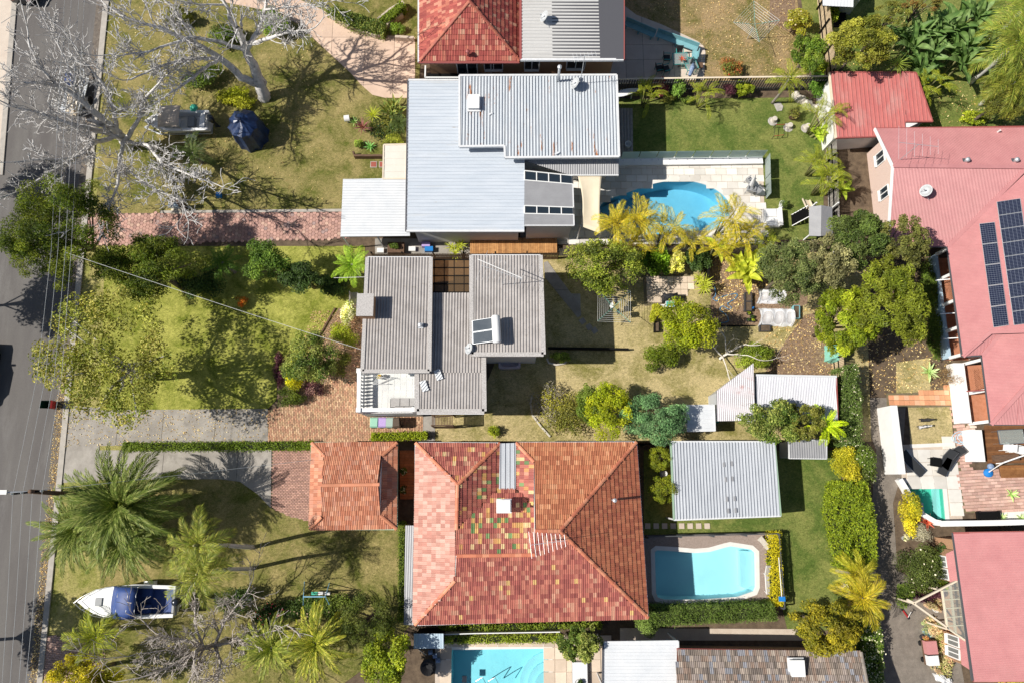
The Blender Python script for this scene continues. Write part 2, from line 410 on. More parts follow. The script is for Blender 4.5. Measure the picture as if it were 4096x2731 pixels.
# ------------------------------------------------------------------ paving
def paver_mesh(name, l, wd, t, mat_):
    x, y, e = l/2, wd/2, .008
    v = [(-x,-y,0),(x,-y,0),(x,y,0),(-x,y,0),(-x+e,-y+e,t),(x-e,-y+e,t),(x-e,y-e,t),(-x+e,y-e,t)]
    return np_mesh(name, v, np.array([(4,5,6,7),(0,1,5,4),(1,2,6,5),(2,3,7,6),(3,0,4,7)]), mat_, np.ones((8, 3)))
def hex_mesh(name, r, t, mat_):
    v = [(r*math.cos(math.pi*i/3), r*math.sin(math.pi*i/3), 0) for i in range(6)]; v += [(p[0]*.96, p[1]*.96, t) for p in v]
    f = [(6, 7, 8, 9), (6, 9, 10, 11)]+[(i, (i+1) % 6, 6+(i+1) % 6, 6+i) for i in range(6)]
    return np_mesh(name, v, np.array(f), mat_, np.ones((12, 3)))
def pave(parent, poly, l, wd, z, mat_, cols, name='paver', rot=0, gap=.012, bond=.5, weights=None, limit=300, t=.03, hexa=False, var=.15, seed=3, holes=()):
    rs = random.Random(seed); c, s = math.cos(rot), math.sin(rot); xy = [(p[0]*c+p[1]*s, -p[0]*s+p[1]*c) for p in poly]
    hz = [[(p[0]*c+p[1]*s, -p[0]*s+p[1]*c) for p in h] for h in holes]
    x0, x1 = min(p[0] for p in xy), max(p[0] for p in xy); y0, y1 = min(p[1] for p in xy), max(p[1] for p in xy)
    ms = []; cs = []; me = hex_mesh(name, l/2, t, mat_) if hexa else paver_mesh(name, l-gap, wd-gap, t, mat_)
    if hexa: dx, dy = l*.75+gap, l*.866+gap
    else: dx, dy = l, wd
    if hexa:
        cand = [(x0+i*dx, y0+(j+.5*(i % 2))*dy) for i in range(int((x1-x0)/dx)+2) for j in range(int((y1-y0)/dy)+2)]
    else:
        cand = [(x0+(i+bond*(j % 2))*dx, y0+j*dy) for j in range(int((y1-y0)/dy)+2) for i in range(-1, int((x1-x0)/dx)+2)]
    cx = np.array([q[0] for q in cand]); cy = np.array([q[1] for q in cand]); ok = inpoly(cx, cy, xy)
    for h in hz: ok &= ~inpoly(cx, cy, h)
    for (x, y) in [q for q, k in zip(cand, ok) if k]:
        m = Matrix.Translation((x*c-y*s, x*s+y*c, z+rs.uniform(-.004, .004))) @ Matrix.Rotation(rot+rs.uniform(-.012, .012), 4, 'Z')
        ms.append(m); cs.append(palette(rs, cols, weights, var))
    pieces(name, parent, me, ms, cs, limit)
def clip(poly, a, b, c):
    """part of a polygon where a*x+b*y<=c"""
    out = []; n = len(poly)
    for i in range(n):
        p, q = poly[i], poly[(i+1) % n]; dp = a*p[0]+b*p[1]-c; dq = a*q[0]+b*q[1]-c
        if dp <= 0: out.append(p)
        if dp*dq < 0:
            t = dp/(dp-dq); out.append((p[0]+(q[0]-p[0])*t, p[1]+(q[1]-p[1])*t))
    return out
def slabs(name, pxs, xcuts, ycuts, z, t, mat_, gap=.025, parent=None, piece='slab'):
    """poured concrete laid as separate slabs with open joints; cuts are photo pixel columns/rows"""
    poly = [(p.x, p.y) for p in PP(pxs, z)]; cy = sum(p[1] for p in pxs)/len(pxs); cx = sum(p[0] for p in pxs)/len(pxs)
    xs = [-1e3]+[P(x, cy, z).x for x in xcuts]+[1e3]; ys = [-1e3]+sorted(P(cx, y, z).y for y in ycuts)+[1e3]
    base = MB().prism(poly, z-t-.05, z-.02); o = struct(name, base, 'joint_dark', parent); rs = random.Random(len(pxs)*7+int(pxs[0][0]))
    for i in range(len(xs)-1):
        for j in range(len(ys)-1):
            q = clip(clip(poly, 1, 0, xs[i+1]-gap/2), -1, 0, -(xs[i]+gap/2))
            q = clip(clip(q, 0, 1, ys[j+1]-gap/2), 0, -1, -(ys[j]+gap/2)) if q else q
            if len(q) >= 3:
                s = MB().prism(q, z-.06, z+rs.uniform(-.003, .003)).build(piece, mat_, o); k = rs.uniform(.9, 1.06); s.color = (k, k, k, 1)
    return o
# ------------------------------------------------------------------ fences
def paling_fence(label, pts, h, mat_, pw=.1, gap=.012, th=.018, postm=None, pick=None, railz=(.35, 1.0), capped=False, name='paling_fence', group=None, side=1, postgap=2.4):
    pts = [Vector(p) for p in pts]; root = thing(name, label, 'fence', pts[0].to_tuple(), group=group)
    pal = paver_mesh('paling', th, pw, 1.0, mat_); ms = []; cs = []; rails = MB(); rs = random.Random(int(abs(pts[0].x*10)))
    for a, b in zip(pts[:-1], pts[1:]):
        d = b-a; L = d.length; d.normalize(); ang = math.atan2(d.y, d.x); nrm = Vector((-d.y, d.x, 0))*side
        k = int(L/(pw+gap))
        for i in range(k):
            p = a+d*((i+.5)*L/k)+nrm*.04; m = Matrix.Translation(p+Vector((0, 0, .03))) @ Matrix.Rotation(ang+math.pi/2, 4, 'Z') @ Matrix.Diagonal((1, 1, h*(1+rs.uniform(-.012, .012)), 1))
            ms.append(m); cs.append((rs.uniform(.8, 1.15),)*3)
        for rz in railz:
            mb = MB().bar(a+Vector((0, 0, rz)), b+Vector((0, 0, rz)), .05, .08); mb.build('rail', postm or mat_, root)
        if capped: MB().bar(a+Vector((0, 0, h+.05)), b+Vector((0, 0, h+.05)), .12, .04).build('capping', postm or mat_, root)
        q = max(1, round(L/postgap))
        for i in range(q+1):
            p = a+d*(L*i/q)-nrm*.08; MB().box((p.x, p.y, h/2), (.09, .09, h)).build('post', postm or mat_, root)
    pieces('paling', root, pal, ms, cs, 300); return root
def glass_fence(label, pts, h=1.2, panel=1.35, name='glass_pool_fence', base=0.0):
    pts = [Vector(p) for p in pts]; root = thing(name, label, 'fence', pts[0].to_tuple())
    for a, b in zip(pts[:-1], pts[1:]):
        d = b-a; L = d.length; d.normalize(); k = max(1, round(L/panel)); w_ = L/k
        for i in range(k):
            p, q = a+d*(i*w_+.03), a+d*((i+1)*w_-.03); z0 = Vector((0, 0, base+.06)); z1 = Vector((0, 0, base+h))
            nr = Vector((-d.y, d.x, 0))*.006
            mb = MB(); mb.add([p-nr+z0, q-nr+z0, q+nr+z0, p+nr+z0, p-nr+z1, q-nr+z1, q+nr+z1, p+nr+z1], [(0,3,2,1),(4,5,6,7),(0,1,5,4),(1,2,6,5),(2,3,7,6),(3,0,4,7)])
            mb.build('glass_panel', 'pool_glass', root)
            for s in (p+d*.22, q-d*.22): MB().box((s.x, s.y, base+.07), (.06, .06, .14)).build('spigot', 'steel', root)
    return root
# ------------------------------------------------------------------ leaves, crowns, palms
def leafcloud(rs, C, N, L, W, cols, curl=.12):
    n = len(C); t = rs.normal(size=(n, 3)); N = N/np.maximum(np.linalg.norm(N, axis=1, keepdims=True), 1e-6)
    t -= N*(t*N).sum(1, keepdims=True); t /= np.maximum(np.linalg.norm(t, axis=1, keepdims=True), 1e-6); b = np.cross(N, t)
    L = L[:, None]; W = W[:, None]
    V = np.stack([C-t*L*.5-N*L*curl, C+b*W*.5, C+t*L*.5-N*L*curl, C-b*W*.5], 1).reshape(-1, 3)
    return V, np.arange(4*n).reshape(-1, 4), np.repeat(cols, 4, axis=0)
def crown_data(seed, rad, n, leaf, pal, clumps=26, cr=.3, hollow=.45, aspect=.5, flat_=.0, up=.45, flower=None, fl=0.0, tone=.22, droop=0):
    rs = np.random.default_rng(seed); rad = np.array(rad)
    d = rs.normal(size=(clumps, 3)); d /= np.linalg.norm(d, axis=1, keepdims=True); d[:, 2] = np.where(rs.random(clumps) < .75, np.abs(d[:, 2]), d[:, 2]*.6)
    rr = hollow+(1-hollow)*rs.random(clumps)**.55; cc = d*rr[:, None]*(1-cr*.55); sz = cr*(.65+.7*rs.random(clumps))
    wt = sz**2; idx = rs.choice(clumps, n, p=wt/wt.sum())
    q = rs.normal(size=(n, 3)); q /= np.linalg.norm(q, axis=1, keepdims=True); q[:, 2] = np.where(rs.random(n) < .6, np.abs(q[:, 2]), q[:, 2])
    rad_l = rs.random(n)**.4
    C = (cc[idx]+q*(sz[idx]*rad_l)[:, None])*rad
    if flat_: C[:, 2] = np.maximum(C[:, 2], -rad[2]*flat_)
    N = q+rs.normal(size=(n, 3))*.75+np.array([0, 0, up*1.6])
    pal = np.array(pal); ci = rs.integers(0, len(pal), clumps)
    mixp = np.where(rs.random(n) < .7, ci[idx], rs.integers(0, len(pal), n))
    col = pal[mixp]*(1+tone*rs.standard_normal(clumps).clip(-1.6, 1.6)[idx])[:, None]*(1+.2*rs.standard_normal(n))[:, None]
    col = col.clip(.004, 1)
    L = leaf*(.7+.6*rs.random(n)); W = L*aspect
    if flower is not None and fl:
        k = rs.random(n) < fl; k &= C[:, 2] > -.1*rad[2]; col[k] = np.array(flower)*(.8+.3*rs.random(k.sum()))[:, None]; L[k] = np.minimum(L[k], .16); W[k] = L[k]*.9
    V, Fq, cv = leafcloud(rs, C, N, L, W, col)
    return V, Fq, cv, cc*rad
def limbs(mb, base, top, targets, r0, rs, nmax=12):
    pts = [Vector(base)+(Vector(top)-Vector(base))*t+Vector((rs.uniform(-1, 1), rs.uniform(-1, 1), 0))*r0*.6*(0 < t < 1) for t in (0, .35, .7, 1)]
    mb.tube(pts, [r0*1.25, r0, r0*.85, r0*.7], 7)
    for tg in targets[:nmax]:
        tg = Vector(tg); m1 = pts[2].lerp(tg, .45)+Vector((rs.uniform(-.2, .2), rs.uniform(-.2, .2), .15))
        mb.tube([pts[2+rs.randint(0, 1)], m1, tg], [r0*.5, r0*.3, r0*.1], 5)
SEED = [100]
def tree(label, cx, cy, z, rpx, n, leaf, pal, rz=None, name='garden_tree', cat='tree', group=None, trunk=.12, bark='bark', tr='leaf', top=None, **kw):
    """crown whose middle the photo shows at pixel (cx, cy), at height z; trunk straight below it"""
    c = P(cx, cy, z); r = rpx if hasattr(rpx, '__len__') else (rpx, rpx); r = [M(q, z)*1.12 for q in r]; rz = rz or min(z*.8, sum(r)/2*.8)
    SEED[0] += 1; root = thing(name, label, cat, (c.x, c.y, 0), group=group)
    V, Fq, cv, cc = crown_data(SEED[0], (*r, rz), n, leaf, pal, **kw); V = V+np.array([0, 0, z]); V[:, 2] = np.maximum(V[:, 2], .05)
    put('crown', np_mesh('crown', V, Fq, tr, cv), root)
    mb = MB(); rs = random.Random(SEED[0]); limbs(mb, (0, 0, 0), (rs.uniform(-.1, .1), rs.uniform(-.1, .1), z*.75), [(x[0], x[1], max(.1, x[2]+z)) for x in cc], trunk, rs)
    mb.build('trunk', bark, root, local=True, smooth=True); return root
def shrub(label, cx, cy, h, rpx, n, leaf, pal, name='shrub', cat='shrub', **kw):
    z = h*.5; return tree(label, cx, cy, z, rpx, n, leaf, pal, rz=h*.52, name=name, cat=cat, trunk=.03, clumps=kw.pop('clumps', 14), cr=kw.pop('cr', .42), **kw)
def hedge(label, pxs, h, n, leaf, pal, name='hedge', round_=.12, **kw):
    """clipped hedge: leaves spread over the top and sides of a box on a ground-plan outline given at its top"""
    top = [P(x, y, h) for x, y in pxs]; cx = sum(p.x for p in top)/len(top); cy = sum(p.y for p in top)/len(top); SEED[0] += 1; rs = np.random.default_rng(SEED[0])
    root = thing(name, label, 'hedge', (cx, cy, 0), group=kw.get('group')); poly = [(p.x-cx, p.y-cy) for p in top]
    x0, x1 = min(p[0] for p in poly), max(p[0] for p in poly); y0, y1 = min(p[1] for p in poly), max(p[1] for p in poly)
    x = rs.uniform(x0, x1, n*3); y = rs.uniform(y0, y1, n*3); k = inpoly(x, y, poly); x = x[k][:n]; y = y[k][:n]; m = len(x)
    wob = np.sin(x*2.3+y*1.1)+np.sin(x*5.1-y*3.7)*.6
    ztop = h+wob*round_*.5+rs.normal(0, .06, m); z = np.where(rs.random(m) < .7, ztop-np.abs(rs.normal(0, .12, m)), rs.uniform(.05, h, m))
    # side leaves: push some to the outline
    pa = np.array(poly); s = rs.random(m) < .4; i = rs.integers(0, len(poly), m); t = rs.random((m, 1)); e = pa[i]*(1-t)+pa[(i+1) % len(poly)]*t
    x = np.where(s, e[:, 0]+rs.normal(0, .07, m), x); y = np.where(s, e[:, 1]+rs.normal(0, .07, m), y); z = np.where(s, rs.uniform(.05, h, m), z)
    N = rs.normal(size=(m, 3))*.7+np.array([0, 0, .9]); pal = np.array(pal); ci = (np.abs(np.sin(x*3.1)*7.7+np.cos(y*2.7)*5.3).astype(int)) % len(pal)
    col = pal[np.where(rs.random(m) < .6, ci, rs.integers(0, len(pal), m))]*(1+.22*rs.standard_normal(m))[:, None]
    if kw.get('fl'):
        q = (rs.random(m) < kw['fl']) & (z > h*.7); col[q] = np.array(kw['flower'])
    L = leaf*(.7+.6*rs.random(m)); V, Fq, cv = leafcloud(rs, np.stack([x, y, z], 1), N, L, L*kw.get('aspect', .55), col.clip(.004, 1))
    put('foliage', np_mesh('foliage', V, Fq, 'leaf', cv), root)
    mb = MB(); ins = [(p[0]*.82, p[1]*.82) for p in poly]; mb.prism(ins, 0, h*.8); mb.build('branches', 'hedge_core', root, local=True); return root
def frond_mesh(name, seed, n=24, ll=.26, lw=.028, a0=.0, arch=1.3, lift=.25, fwd=.55, pal=((.1, .16, .03),), tip=None, raw=.012, vary=.2, mat_='leaf_obj', sway=.1):
    """feather palm frond of unit length along +x: a curved rib with leaflet pairs"""
    rs = np.random.default_rng(seed); V = []; Fc = []; C = []; ang = a0; p = np.zeros(3); yaw = 0; pts = [p]; tans = []; pal = np.array(pal); sw = rs.uniform(-1, 1)*sway
    for i in range(n+1):
        s = i/n; ang = a0-arch*s**1.5; yaw = sw*s*3; t = np.array([math.cos(ang)*math.cos(yaw), math.cos(ang)*math.sin(yaw), math.sin(ang)]); tans.append(t); p = p+t/n; pts.append(p)
    for i in range(n+1):                                    # rib
        t = tans[i]; sd = np.array([-t[1], t[0], 0]); sd /= np.linalg.norm(sd); r = raw*(1-.8*i/n)
        for q in (pts[i]-sd*r, pts[i]+np.array([0, 0, r]), pts[i]+sd*r): V.append(q); C.append(pal[0]*1.3)
    for i in range(n): a = 3*i; Fc += [(a, a+1, a+4, a+3), (a+1, a+2, a+5, a+4)]
    for i in range(2, n+1):
        s = i/n; t = tans[i]; sd = np.array([-t[1], t[0], 0]); sd /= np.linalg.norm(sd); upv = np.cross(t, sd); L = ll*(math.sin(math.pi*min(1, (.12+s*.85)))**.6)
        for sg in (-1, 1):
            d = sd*sg*(1-.35*s)+t*(fwd+.5*s)+upv*(lift+rs.normal(0, .12)); d /= np.linalg.norm(d); q = pts[i]; k = len(V); l = L*(1+rs.normal(0, .08)); e = q+d*l*.55; g = q+d*l+np.array([0, 0, -l*.22])
            wv = t*lw
            c = pal[rs.integers(0, len(pal))]*(1+vary*rs.standard_normal()); c2 = c*.92 if tip is None else np.array(tip)
            V += [q-wv*.3, e-wv*.6, g, e+wv*.6]; C += [c, c, c2, c]; Fc.append((k, k+1, k+2, k+3))
    return np_mesh(name, np.array(V), np.array(Fc), mat_, np.clip(np.array(C), .003, 1))
def broad_leaf_mesh(name, seed, wd=.22, arch=1.0, a0=.2, fold=.35, pal=((.1, .16, .03),), n=8, torn=0, mat_='leaf_obj', shape=.8, wave=0):
    rs = np.random.default_rng(seed); V = []; Fc = []; C = []; p = np.zeros(3); pal = np.array(pal)
    for i in range(n+1):
        s = i/n; ang = a0-arch*s**1.4; t = np.array([math.cos(ang), 0, math.sin(ang)]); up = np.array([-t[2], 0, t[0]]); w_ = wd*max(.04, math.sin(math.pi*min(.98, s**shape*.95+.03)))*(1+(rs.uniform(-torn, torn)))
        sd = np.array([0, 1, 0]); c = pal[rs.integers(0, len(pal))]*(1+.12*rs.standard_normal())
        V += [p-sd*w_+up*w_*fold+up*wave*rs.uniform(-1, 1), p, p+sd*w_+up*w_*fold+up*wave*rs.uniform(-1, 1)]; C += [c, c*1.25, c]; p = p+t/n
    for i in range(n): a = 3*i; Fc += [(a, a+1, a+4, a+3), (a+1, a+2, a+5, a+4)]
    return np_mesh(name, np.array(V), np.array(Fc), mat_, np.clip(np.array(C), .003, 1))
def rosette(root, meshes, n, L, top, rs, lo=-.3, hi=1.3, name='frond', color=(1, 1, 1), var=.15, spread=0.0, yaw0=0, power=1.0):
    """leaves set around a stem: the old ones lie flat or hang, the young ones stand up"""
    for i in range(n):
        f = (i+.5)/n; yaw = yaw0+i*2.39996+rs.uniform(-.25, .25); pitch = lo+(hi-lo)*f**power+rs.uniform(-.1, .1); k = 1+rs.uniform(-var, var)
        off = Vector((math.cos(yaw)*spread, math.sin(yaw)*spread, 0)); l = L*(1-.25*max(0, f-.6)/.4)*rs.uniform(.88, 1.08)
        put(name, meshes[i % len(meshes)], root, loc=Vector(top)+off, rot=Euler((rs.uniform(-.15, .15), -pitch, yaw), 'XYZ'), scale=l, color=tuple(c*k for c in color))
def palm(label, cx, cy, z, L, n, meshes, name='palm_tree', base=None, tr=.13, group=None, lo=-.5, hi=1.35, bark='palm_bark', color=(1, 1, 1), cat='palm', shaft=None, spread=.06, stems=None, power=1.0):
    """palm whose crown centre the photo shows at (cx, cy) at height z; base: photo point of the trunk foot on the ground, else straight below"""
    c = P(cx, cy, z); b = P(*base) if base else Vector((c.x, c.y, 0)); root = thing(name, label, cat, b.to_tuple(), group=group); SEED[0] += 1; rs = random.Random(SEED[0]); t = c-b
    mb = MB(); m1 = t*.5+Vector((rs.uniform(-.1, .1), rs.uniform(-.1, .1), 0))
    mb.tube([(0, 0, 0), t*.03+Vector((0, 0, .15)), m1, t], [tr*1.5, tr*1.1, tr, tr*.85], 9); mb.build('trunk', bark, root, local=True, smooth=True)
    if shaft: MB().tube([t-Vector((0, 0, .1)), t+Vector((0, 0, .5))], [tr*.95, tr*.5], 8).build('crownshaft', shaft, root, local=True, smooth=True)
    rosette(root, meshes, n, L, t, rs, lo, hi, color=color, spread=spread, power=power); return root
def cane_palm(label, cx, cy, z, L, n, meshes, name='cane_palm', group=None, stems=5, sp=.35, color=(1, 1, 1), lo=-.1, hi=1.3):
    """clumping palm: several thin stems from one root, each with its own fan of fronds"""
    c = P(cx, cy, z); SEED[0] += 1; rs = random.Random(SEED[0]); root = thing(name, label, 'palm', (c.x, c.y, 0), group=group); per = max(3, n//stems)
    for s in range(stems):
        a = s*2.4+rs.uniform(-.4, .4); d = sp*(.4+.6*rs.random()); h = z*rs.uniform(.75, 1.08); t = Vector((math.cos(a)*d*1.8, math.sin(a)*d*1.8, h)); b = Vector((math.cos(a)*d*.5, math.sin(a)*d*.5, 0))
        MB().tube([b, b.lerp(t, .5)+Vector((0, 0, .05)), t], [.06, .05, .04], 6).build('stem', 'cane_bark', root, local=True, smooth=True)
        rosette(root, meshes, per, L*rs.uniform(.8, 1.05), t, rs, lo, hi, color=color, spread=.02, yaw0=a)
    return root
def spiky(label, cx, cy, L, n, meshes, z=.1, name='agave', cat='plant', lo=.15, hi=1.35, group=None, color=(1, 1, 1), leafname='leaf', stem=None, spread=.04):
    c = P(cx, cy, z); SEED[0] += 1; rs = random.Random(SEED[0]); root = thing(name, label, cat, (c.x, c.y, 0), group=group)
    if z > .2 or stem: MB().tube([(0, 0, 0), (0, 0, z)], [.07, .05], 7).build('stem', 'palm_bark', root, local=True)
    rosette(root, meshes, n, L, (0, 0, z), rs, lo, hi, name=leafname, color=color, spread=spread); return root
# ------------------------------------------------------------------ leafless trees
class Tubes:
    """many tapering tubes gathered into one mesh"""
    def __init__(s): s.V = []; s.F = []; s.k = 0
    def add(s, pts, rad, n):
        m = len(pts); d = np.gradient(pts, axis=0); d /= np.maximum(np.linalg.norm(d, axis=1, keepdims=True), 1e-9); ref = np.array([.36, .21, .9]); a = np.cross(d, ref)
        a /= np.maximum(np.linalg.norm(a, axis=1, keepdims=True), 1e-6); b = np.cross(d, a); th = np.arange(n)*2*math.pi/n
        V = pts[:, None]+(a[:, None]*np.cos(th)[None, :, None]+b[:, None]*np.sin(th)[None, :, None])*rad[:, None, None]
        i = np.arange(m-1)[:, None]*n; j = np.arange(n)[None]; q = (j+1) % n
        s.V.append(V.reshape(-1, 3)); s.F.append(np.stack([i+j, i+q, i+n+q, i+n+j], -1).reshape(-1, 4)+s.k); s.k += m*n
    def mesh(s, name, mat_): return np_mesh(name, np.concatenate(s.V), np.concatenate(s.F), mat_, None, True)
def grow(T, rs, p, d, L, r, lev, maxlev, upb=.12, kids=(5, 8), ang=(.5, 1.0), shrink=(.45, .72), wob=.16, rmin=.006):
    k = 6 if lev < 2 else 5; pts = [p]; dd = d/np.linalg.norm(d)
    for i in range(k):
        dd = dd+rs.normal(0, wob, 3)+np.array([0, 0, upb*.3]); dd /= np.linalg.norm(dd); pts.append(pts[-1]+dd*L/k)
    pts = np.array(pts); rad = np.linspace(r, max(rmin, r*.38), k+1); T.add(pts, rad, 6 if r > .05 else (4 if r > .018 else 3))
    if lev >= maxlev or L < .22: return
    for _ in range(rs.integers(kids[0], kids[1]+1)):
        s = rs.uniform(.22, 1.0)*k; i = min(int(s), k-1); q = pts[i]+(pts[i+1]-pts[i])*(s-i); t = pts[i+1]-pts[i]; t /= np.linalg.norm(t)
        x = np.cross(t, rs.normal(size=3)); x /= np.linalg.norm(x); a = rs.uniform(*ang); nd = t*math.cos(a)+x*math.sin(a)+np.array([0, 0, upb])
        rr = (rad[i])*rs.uniform(.42, .62)
        grow(T, rs, q, nd, L*rs.uniform(*shrink), max(rmin, rr), lev+1, maxlev, upb, kids, ang, shrink, wob*1.1, rmin)
def bare_tree(label, limbs3, seed, name='bare_tree', bark='grey_bark', maxlev=3, twigs=(4, 7), kid_len=.5, upb=.1, base=None, density=1.0, rmin=.006, ang=(.45, 1.0)):
    """leafless tree: main limbs as lists of (px, py, z, radius) in the photo; side branches and twigs grown from them"""
    rs = np.random.default_rng(seed); b = P(*base[:2]); root = thing(name, label, 'tree', (b.x, b.y, 0)); off = np.array(b); TR = Tubes(); TW = Tubes()
    for li in limbs3:
        pts = np.array([P(x, y, z) for x, y, z, r in li])-off; rad = np.array([q[3] for q in li]); m = len(pts)
        tt = np.linspace(0, m-1, (m-1)*4+1); fine = np.stack([np.interp(tt, range(m), pts[:, k]) for k in range(3)], 1); rf = np.interp(tt, range(m), rad)
        fine[1:-1] += rs.normal(0, .035, fine[1:-1].shape)*np.minimum(1, rf[1:-1, None]*8); TR.add(fine, rf, 9 if rad[0] > .12 else 7)
        L = np.linalg.norm(np.diff(fine, axis=0), axis=1).sum(); cnt = int(L*3.0*density)
        for _ in range(cnt):
            s = rs.uniform(.18 if rad[0] > .2 else .1, 1)*(len(fine)-1); i = min(int(s), len(fine)-2); q = fine[i]+(fine[i+1]-fine[i])*(s-i)
            if rf[i] > .24: continue
            t = fine[i+1]-fine[i]; t /= np.linalg.norm(t); x = np.cross(t, rs.normal(size=3)); x /= np.linalg.norm(x); a = rs.uniform(*ang)
            nd = t*math.cos(a)+x*math.sin(a)+np.array([0, 0, .15]); l = min(3.2, (kid_len*(1.2+8*rf[i])))*rs.uniform(.6, 1.25)
            grow(TW, rs, q, nd, l, min(rf[i]*.5, .05), 1, maxlev, upb, twigs, rmin=rmin)
        t = fine[-1]-fine[-2]; t /= np.linalg.norm(t); grow(TW, rs, fine[-1], t, 2.0*kid_len*2, rf[-1], 1, maxlev, upb, twigs, rmin=rmin)
    put('trunk', TR.mesh('trunk', bark), root); put('twigs', TW.mesh('twigs', bark), root); return root
# ------------------------------------------------------------------ small shapes
def cable(label, pts, r, mat_, name='power_cable', sag=0.0, group=None, n=10):
    a, b = Vector(pts[0]), Vector(pts[-1])
    if len(pts) == 2: pts = [a.lerp(b, i/n)-Vector((0, 0, sag*4*(i/n)*(1-i/n))) for i in range(n+1)]
    return solid(name, label, 'cable', MB().tube(pts, r, 4), mat_, group)
def antenna(root, base, h, boom, ang, ne, el, tilt=0, name='antenna'):
    """TV aerial: mast, boom and cross elements"""
    b = Vector(base); t = b+Vector((0, 0, h)); MB().tube([b, t], .022, 6).build('mast', 'galv', root)
    d = Vector((math.cos(ang), math.sin(ang), tilt)).normalized(); s = Vector((-d.y, d.x, 0)).normalized(); mb = MB().tube([t-d*boom/2, t+d*boom/2], .016, 5); bo = mb.build('boom', 'galv', root)
    for i in range(ne):
        q = t+d*boom*(i/(ne-1)-.5); l = el*(1-.55*i/(ne-1)); MB().tube([q-s*l/2, q+s*l/2], .009, 4).build('element', 'galv', bo)
def dish(label, c, r, yaw, el=.7, name='satellite_dish', group=None, legs=True):
    """satellite dish on a short tripod arm"""
    root = thing(name, label, 'dish', tuple(c), group=group); m = Matrix.Translation((0, 0, .45)) @ Matrix.Rotation(yaw, 4, 'Z') @ Matrix.Rotation(math.pi/2-el, 4, 'Y')
    mb = MB(); prof = [(r*i/5, r*.22*(i/5)**2) for i in range(6)]; mb.lathe([(max(p[0], .002), p[1]) for p in prof]+[(r*1.0, r*.2), (.002, -.03)], (0, 0, 0), 20, False); mb.v = [tuple(m @ Vector(v)) for v in mb.v]
    mb.build('reflector', 'dish_grey', root, local=True, smooth=True)
    e = m @ Vector((0, 0, r*.9)); lo = m @ Vector((r*.9, 0, r*.15)); MB().tube([lo, e], .015, 5).build('feed_arm', 'galv', root, local=True); MB().box(e, (.09, .09, .12)).build('receiver', 'dish_grey', root, local=True)
    mb = MB().tube([(0, 0, 0), (0, 0, .45)], .025, 6)
    if legs:
        for a in (yaw+2.2, yaw-2.2): mb.tube([(0, 0, .4), (math.cos(a)*.6, math.sin(a)*.6, .02)], .014, 5)
    mb.build('mount', 'galv', root, local=True); return root
def pot_plant(label, cx, cy, r, h, n, leaf, pal, potm='terracotta', z=0, pr=None, name='potted_plant', fl=None):
    c = P(cx, cy, z); root = thing(name, label, 'plant pot', (c.x, c.y, z)); MB().lathe([(r*.7, 0), (r, h), (r*1.08, h), (r*1.08, h+.03), (r*.9, h+.03), (r*.88, h-.04), (.01, h-.04)], (0, 0, 0), 14, False).build('pot', potm, root, local=True, smooth=False)
    SEED[0] += 1; V, Fq, cv, _ = crown_data(SEED[0], (pr or r*1.4, pr or r*1.4, (pr or r*1.4)*.8), n, leaf, pal, clumps=8, cr=.5, flower=fl, fl=.12 if fl else 0); V = V+np.array([0, 0, h+(pr or r)*.6]); put('foliage', np_mesh('foliage', V, Fq, 'leaf', cv), root); return root
def rails_from(parent, name, segs, w_, mat_, h=None):
    mb = MB()
    for a, b in segs: mb.bar(a, b, w_, h)
    return mb.build(name, mat_, parent)
# ------------------------------------------------------------------ material set
mat('soil', (.085, .06, .04), (.16, .115, .075), 2.2, .95, .8, 22, grain=.45)
mat('mulch', (.13, .08, .05), (.33, .23, .15), 9, .95, 1, 30, grain=.5)
mat('asphalt', (.115, .105, .1), (.15, .14, .13), .6, .9, .35, 90, stretch=(1, .18, 1), c3=(.19, .18, .17), s3=.5, p3=(.55, .75), grain=.22)
mat('gutter_concrete', (.11, .09, .075), (.2, .17, .14), 3, .9, .5, 30, c3=(.27, .19, .12), s3=5, grain=.4)
mat('kerb_concrete', (.36, .33, .29), (.46, .42, .37), 2, .85, .3, 30, grain=.15)
mat('concrete_grey', (.27, .245, .215), (.38, .35, .31), 1.1, .9, .3, 40, c3=(.17, .155, .13), s3=.8, p3=(.56, .74), oc=True, grain=.2)
mat('concrete_peach', (.62, .45, .34), (.7, .52, .4), 1.3, .85, .15, 40, oc=True, grain=.08)
mat('concrete_cream', (.56, .47, .39), (.63, .54, .45), 1.3, .85, .15, 40, oc=True, grain=.08)
mat('joint_dark', (.1, .085, .07))
mat('sand_joint', (.2, .15, .1), (.14, .13, .06), 6)
mat('grass_pavers_joint', (.16, .1, .08))
mat('brick_paver', (.95, .95, .95), (1.05, 1.05, 1.05), 5, .85, .3, 60, vc=True, oc=True, grain=.18)
mat('travertine', (.66, .63, .58), (.74, .71, .66), 1.5, .75, .2, 30, vc=True, oc=True)
mat('sandstone', (.5, .41, .33), (.58, .49, .4), 1.5, .8, .2, 30, grain=.12)
mat('aggregate', (.26, .2, .165), (.36, .29, .25), 14, .9, .4, 60, grain=.35)
mat('lane', (.17, .145, .12), (.24, .205, .17), 2, .95, .5, 40, grain=.3)
mat('pool_paint_blue', (.24, .55, .7), (.28, .6, .74), .8, .6)
mat('pool_paint_pale', (.62, .78, .82), (.66, .82, .86), .8, .6)
mat('pool_paint_aqua', (.42, .7, .76), (.46, .74, .8), .8, .6)
mat('pool_paint_green', (.1, .5, .38), (.14, .56, .44), .8, .6)
mat('coping', (.68, .65, .6), (.75, .72, .68), 2, .7)
watermat('water_blue', (.72, .92, .98)); watermat('water_pale', (.7, .95, .98)); watermat('water_green', (.7, .95, .9))
grassmat('lawn_olive', (.12, .135, .025), (.36, .29, .12), .5, .17)
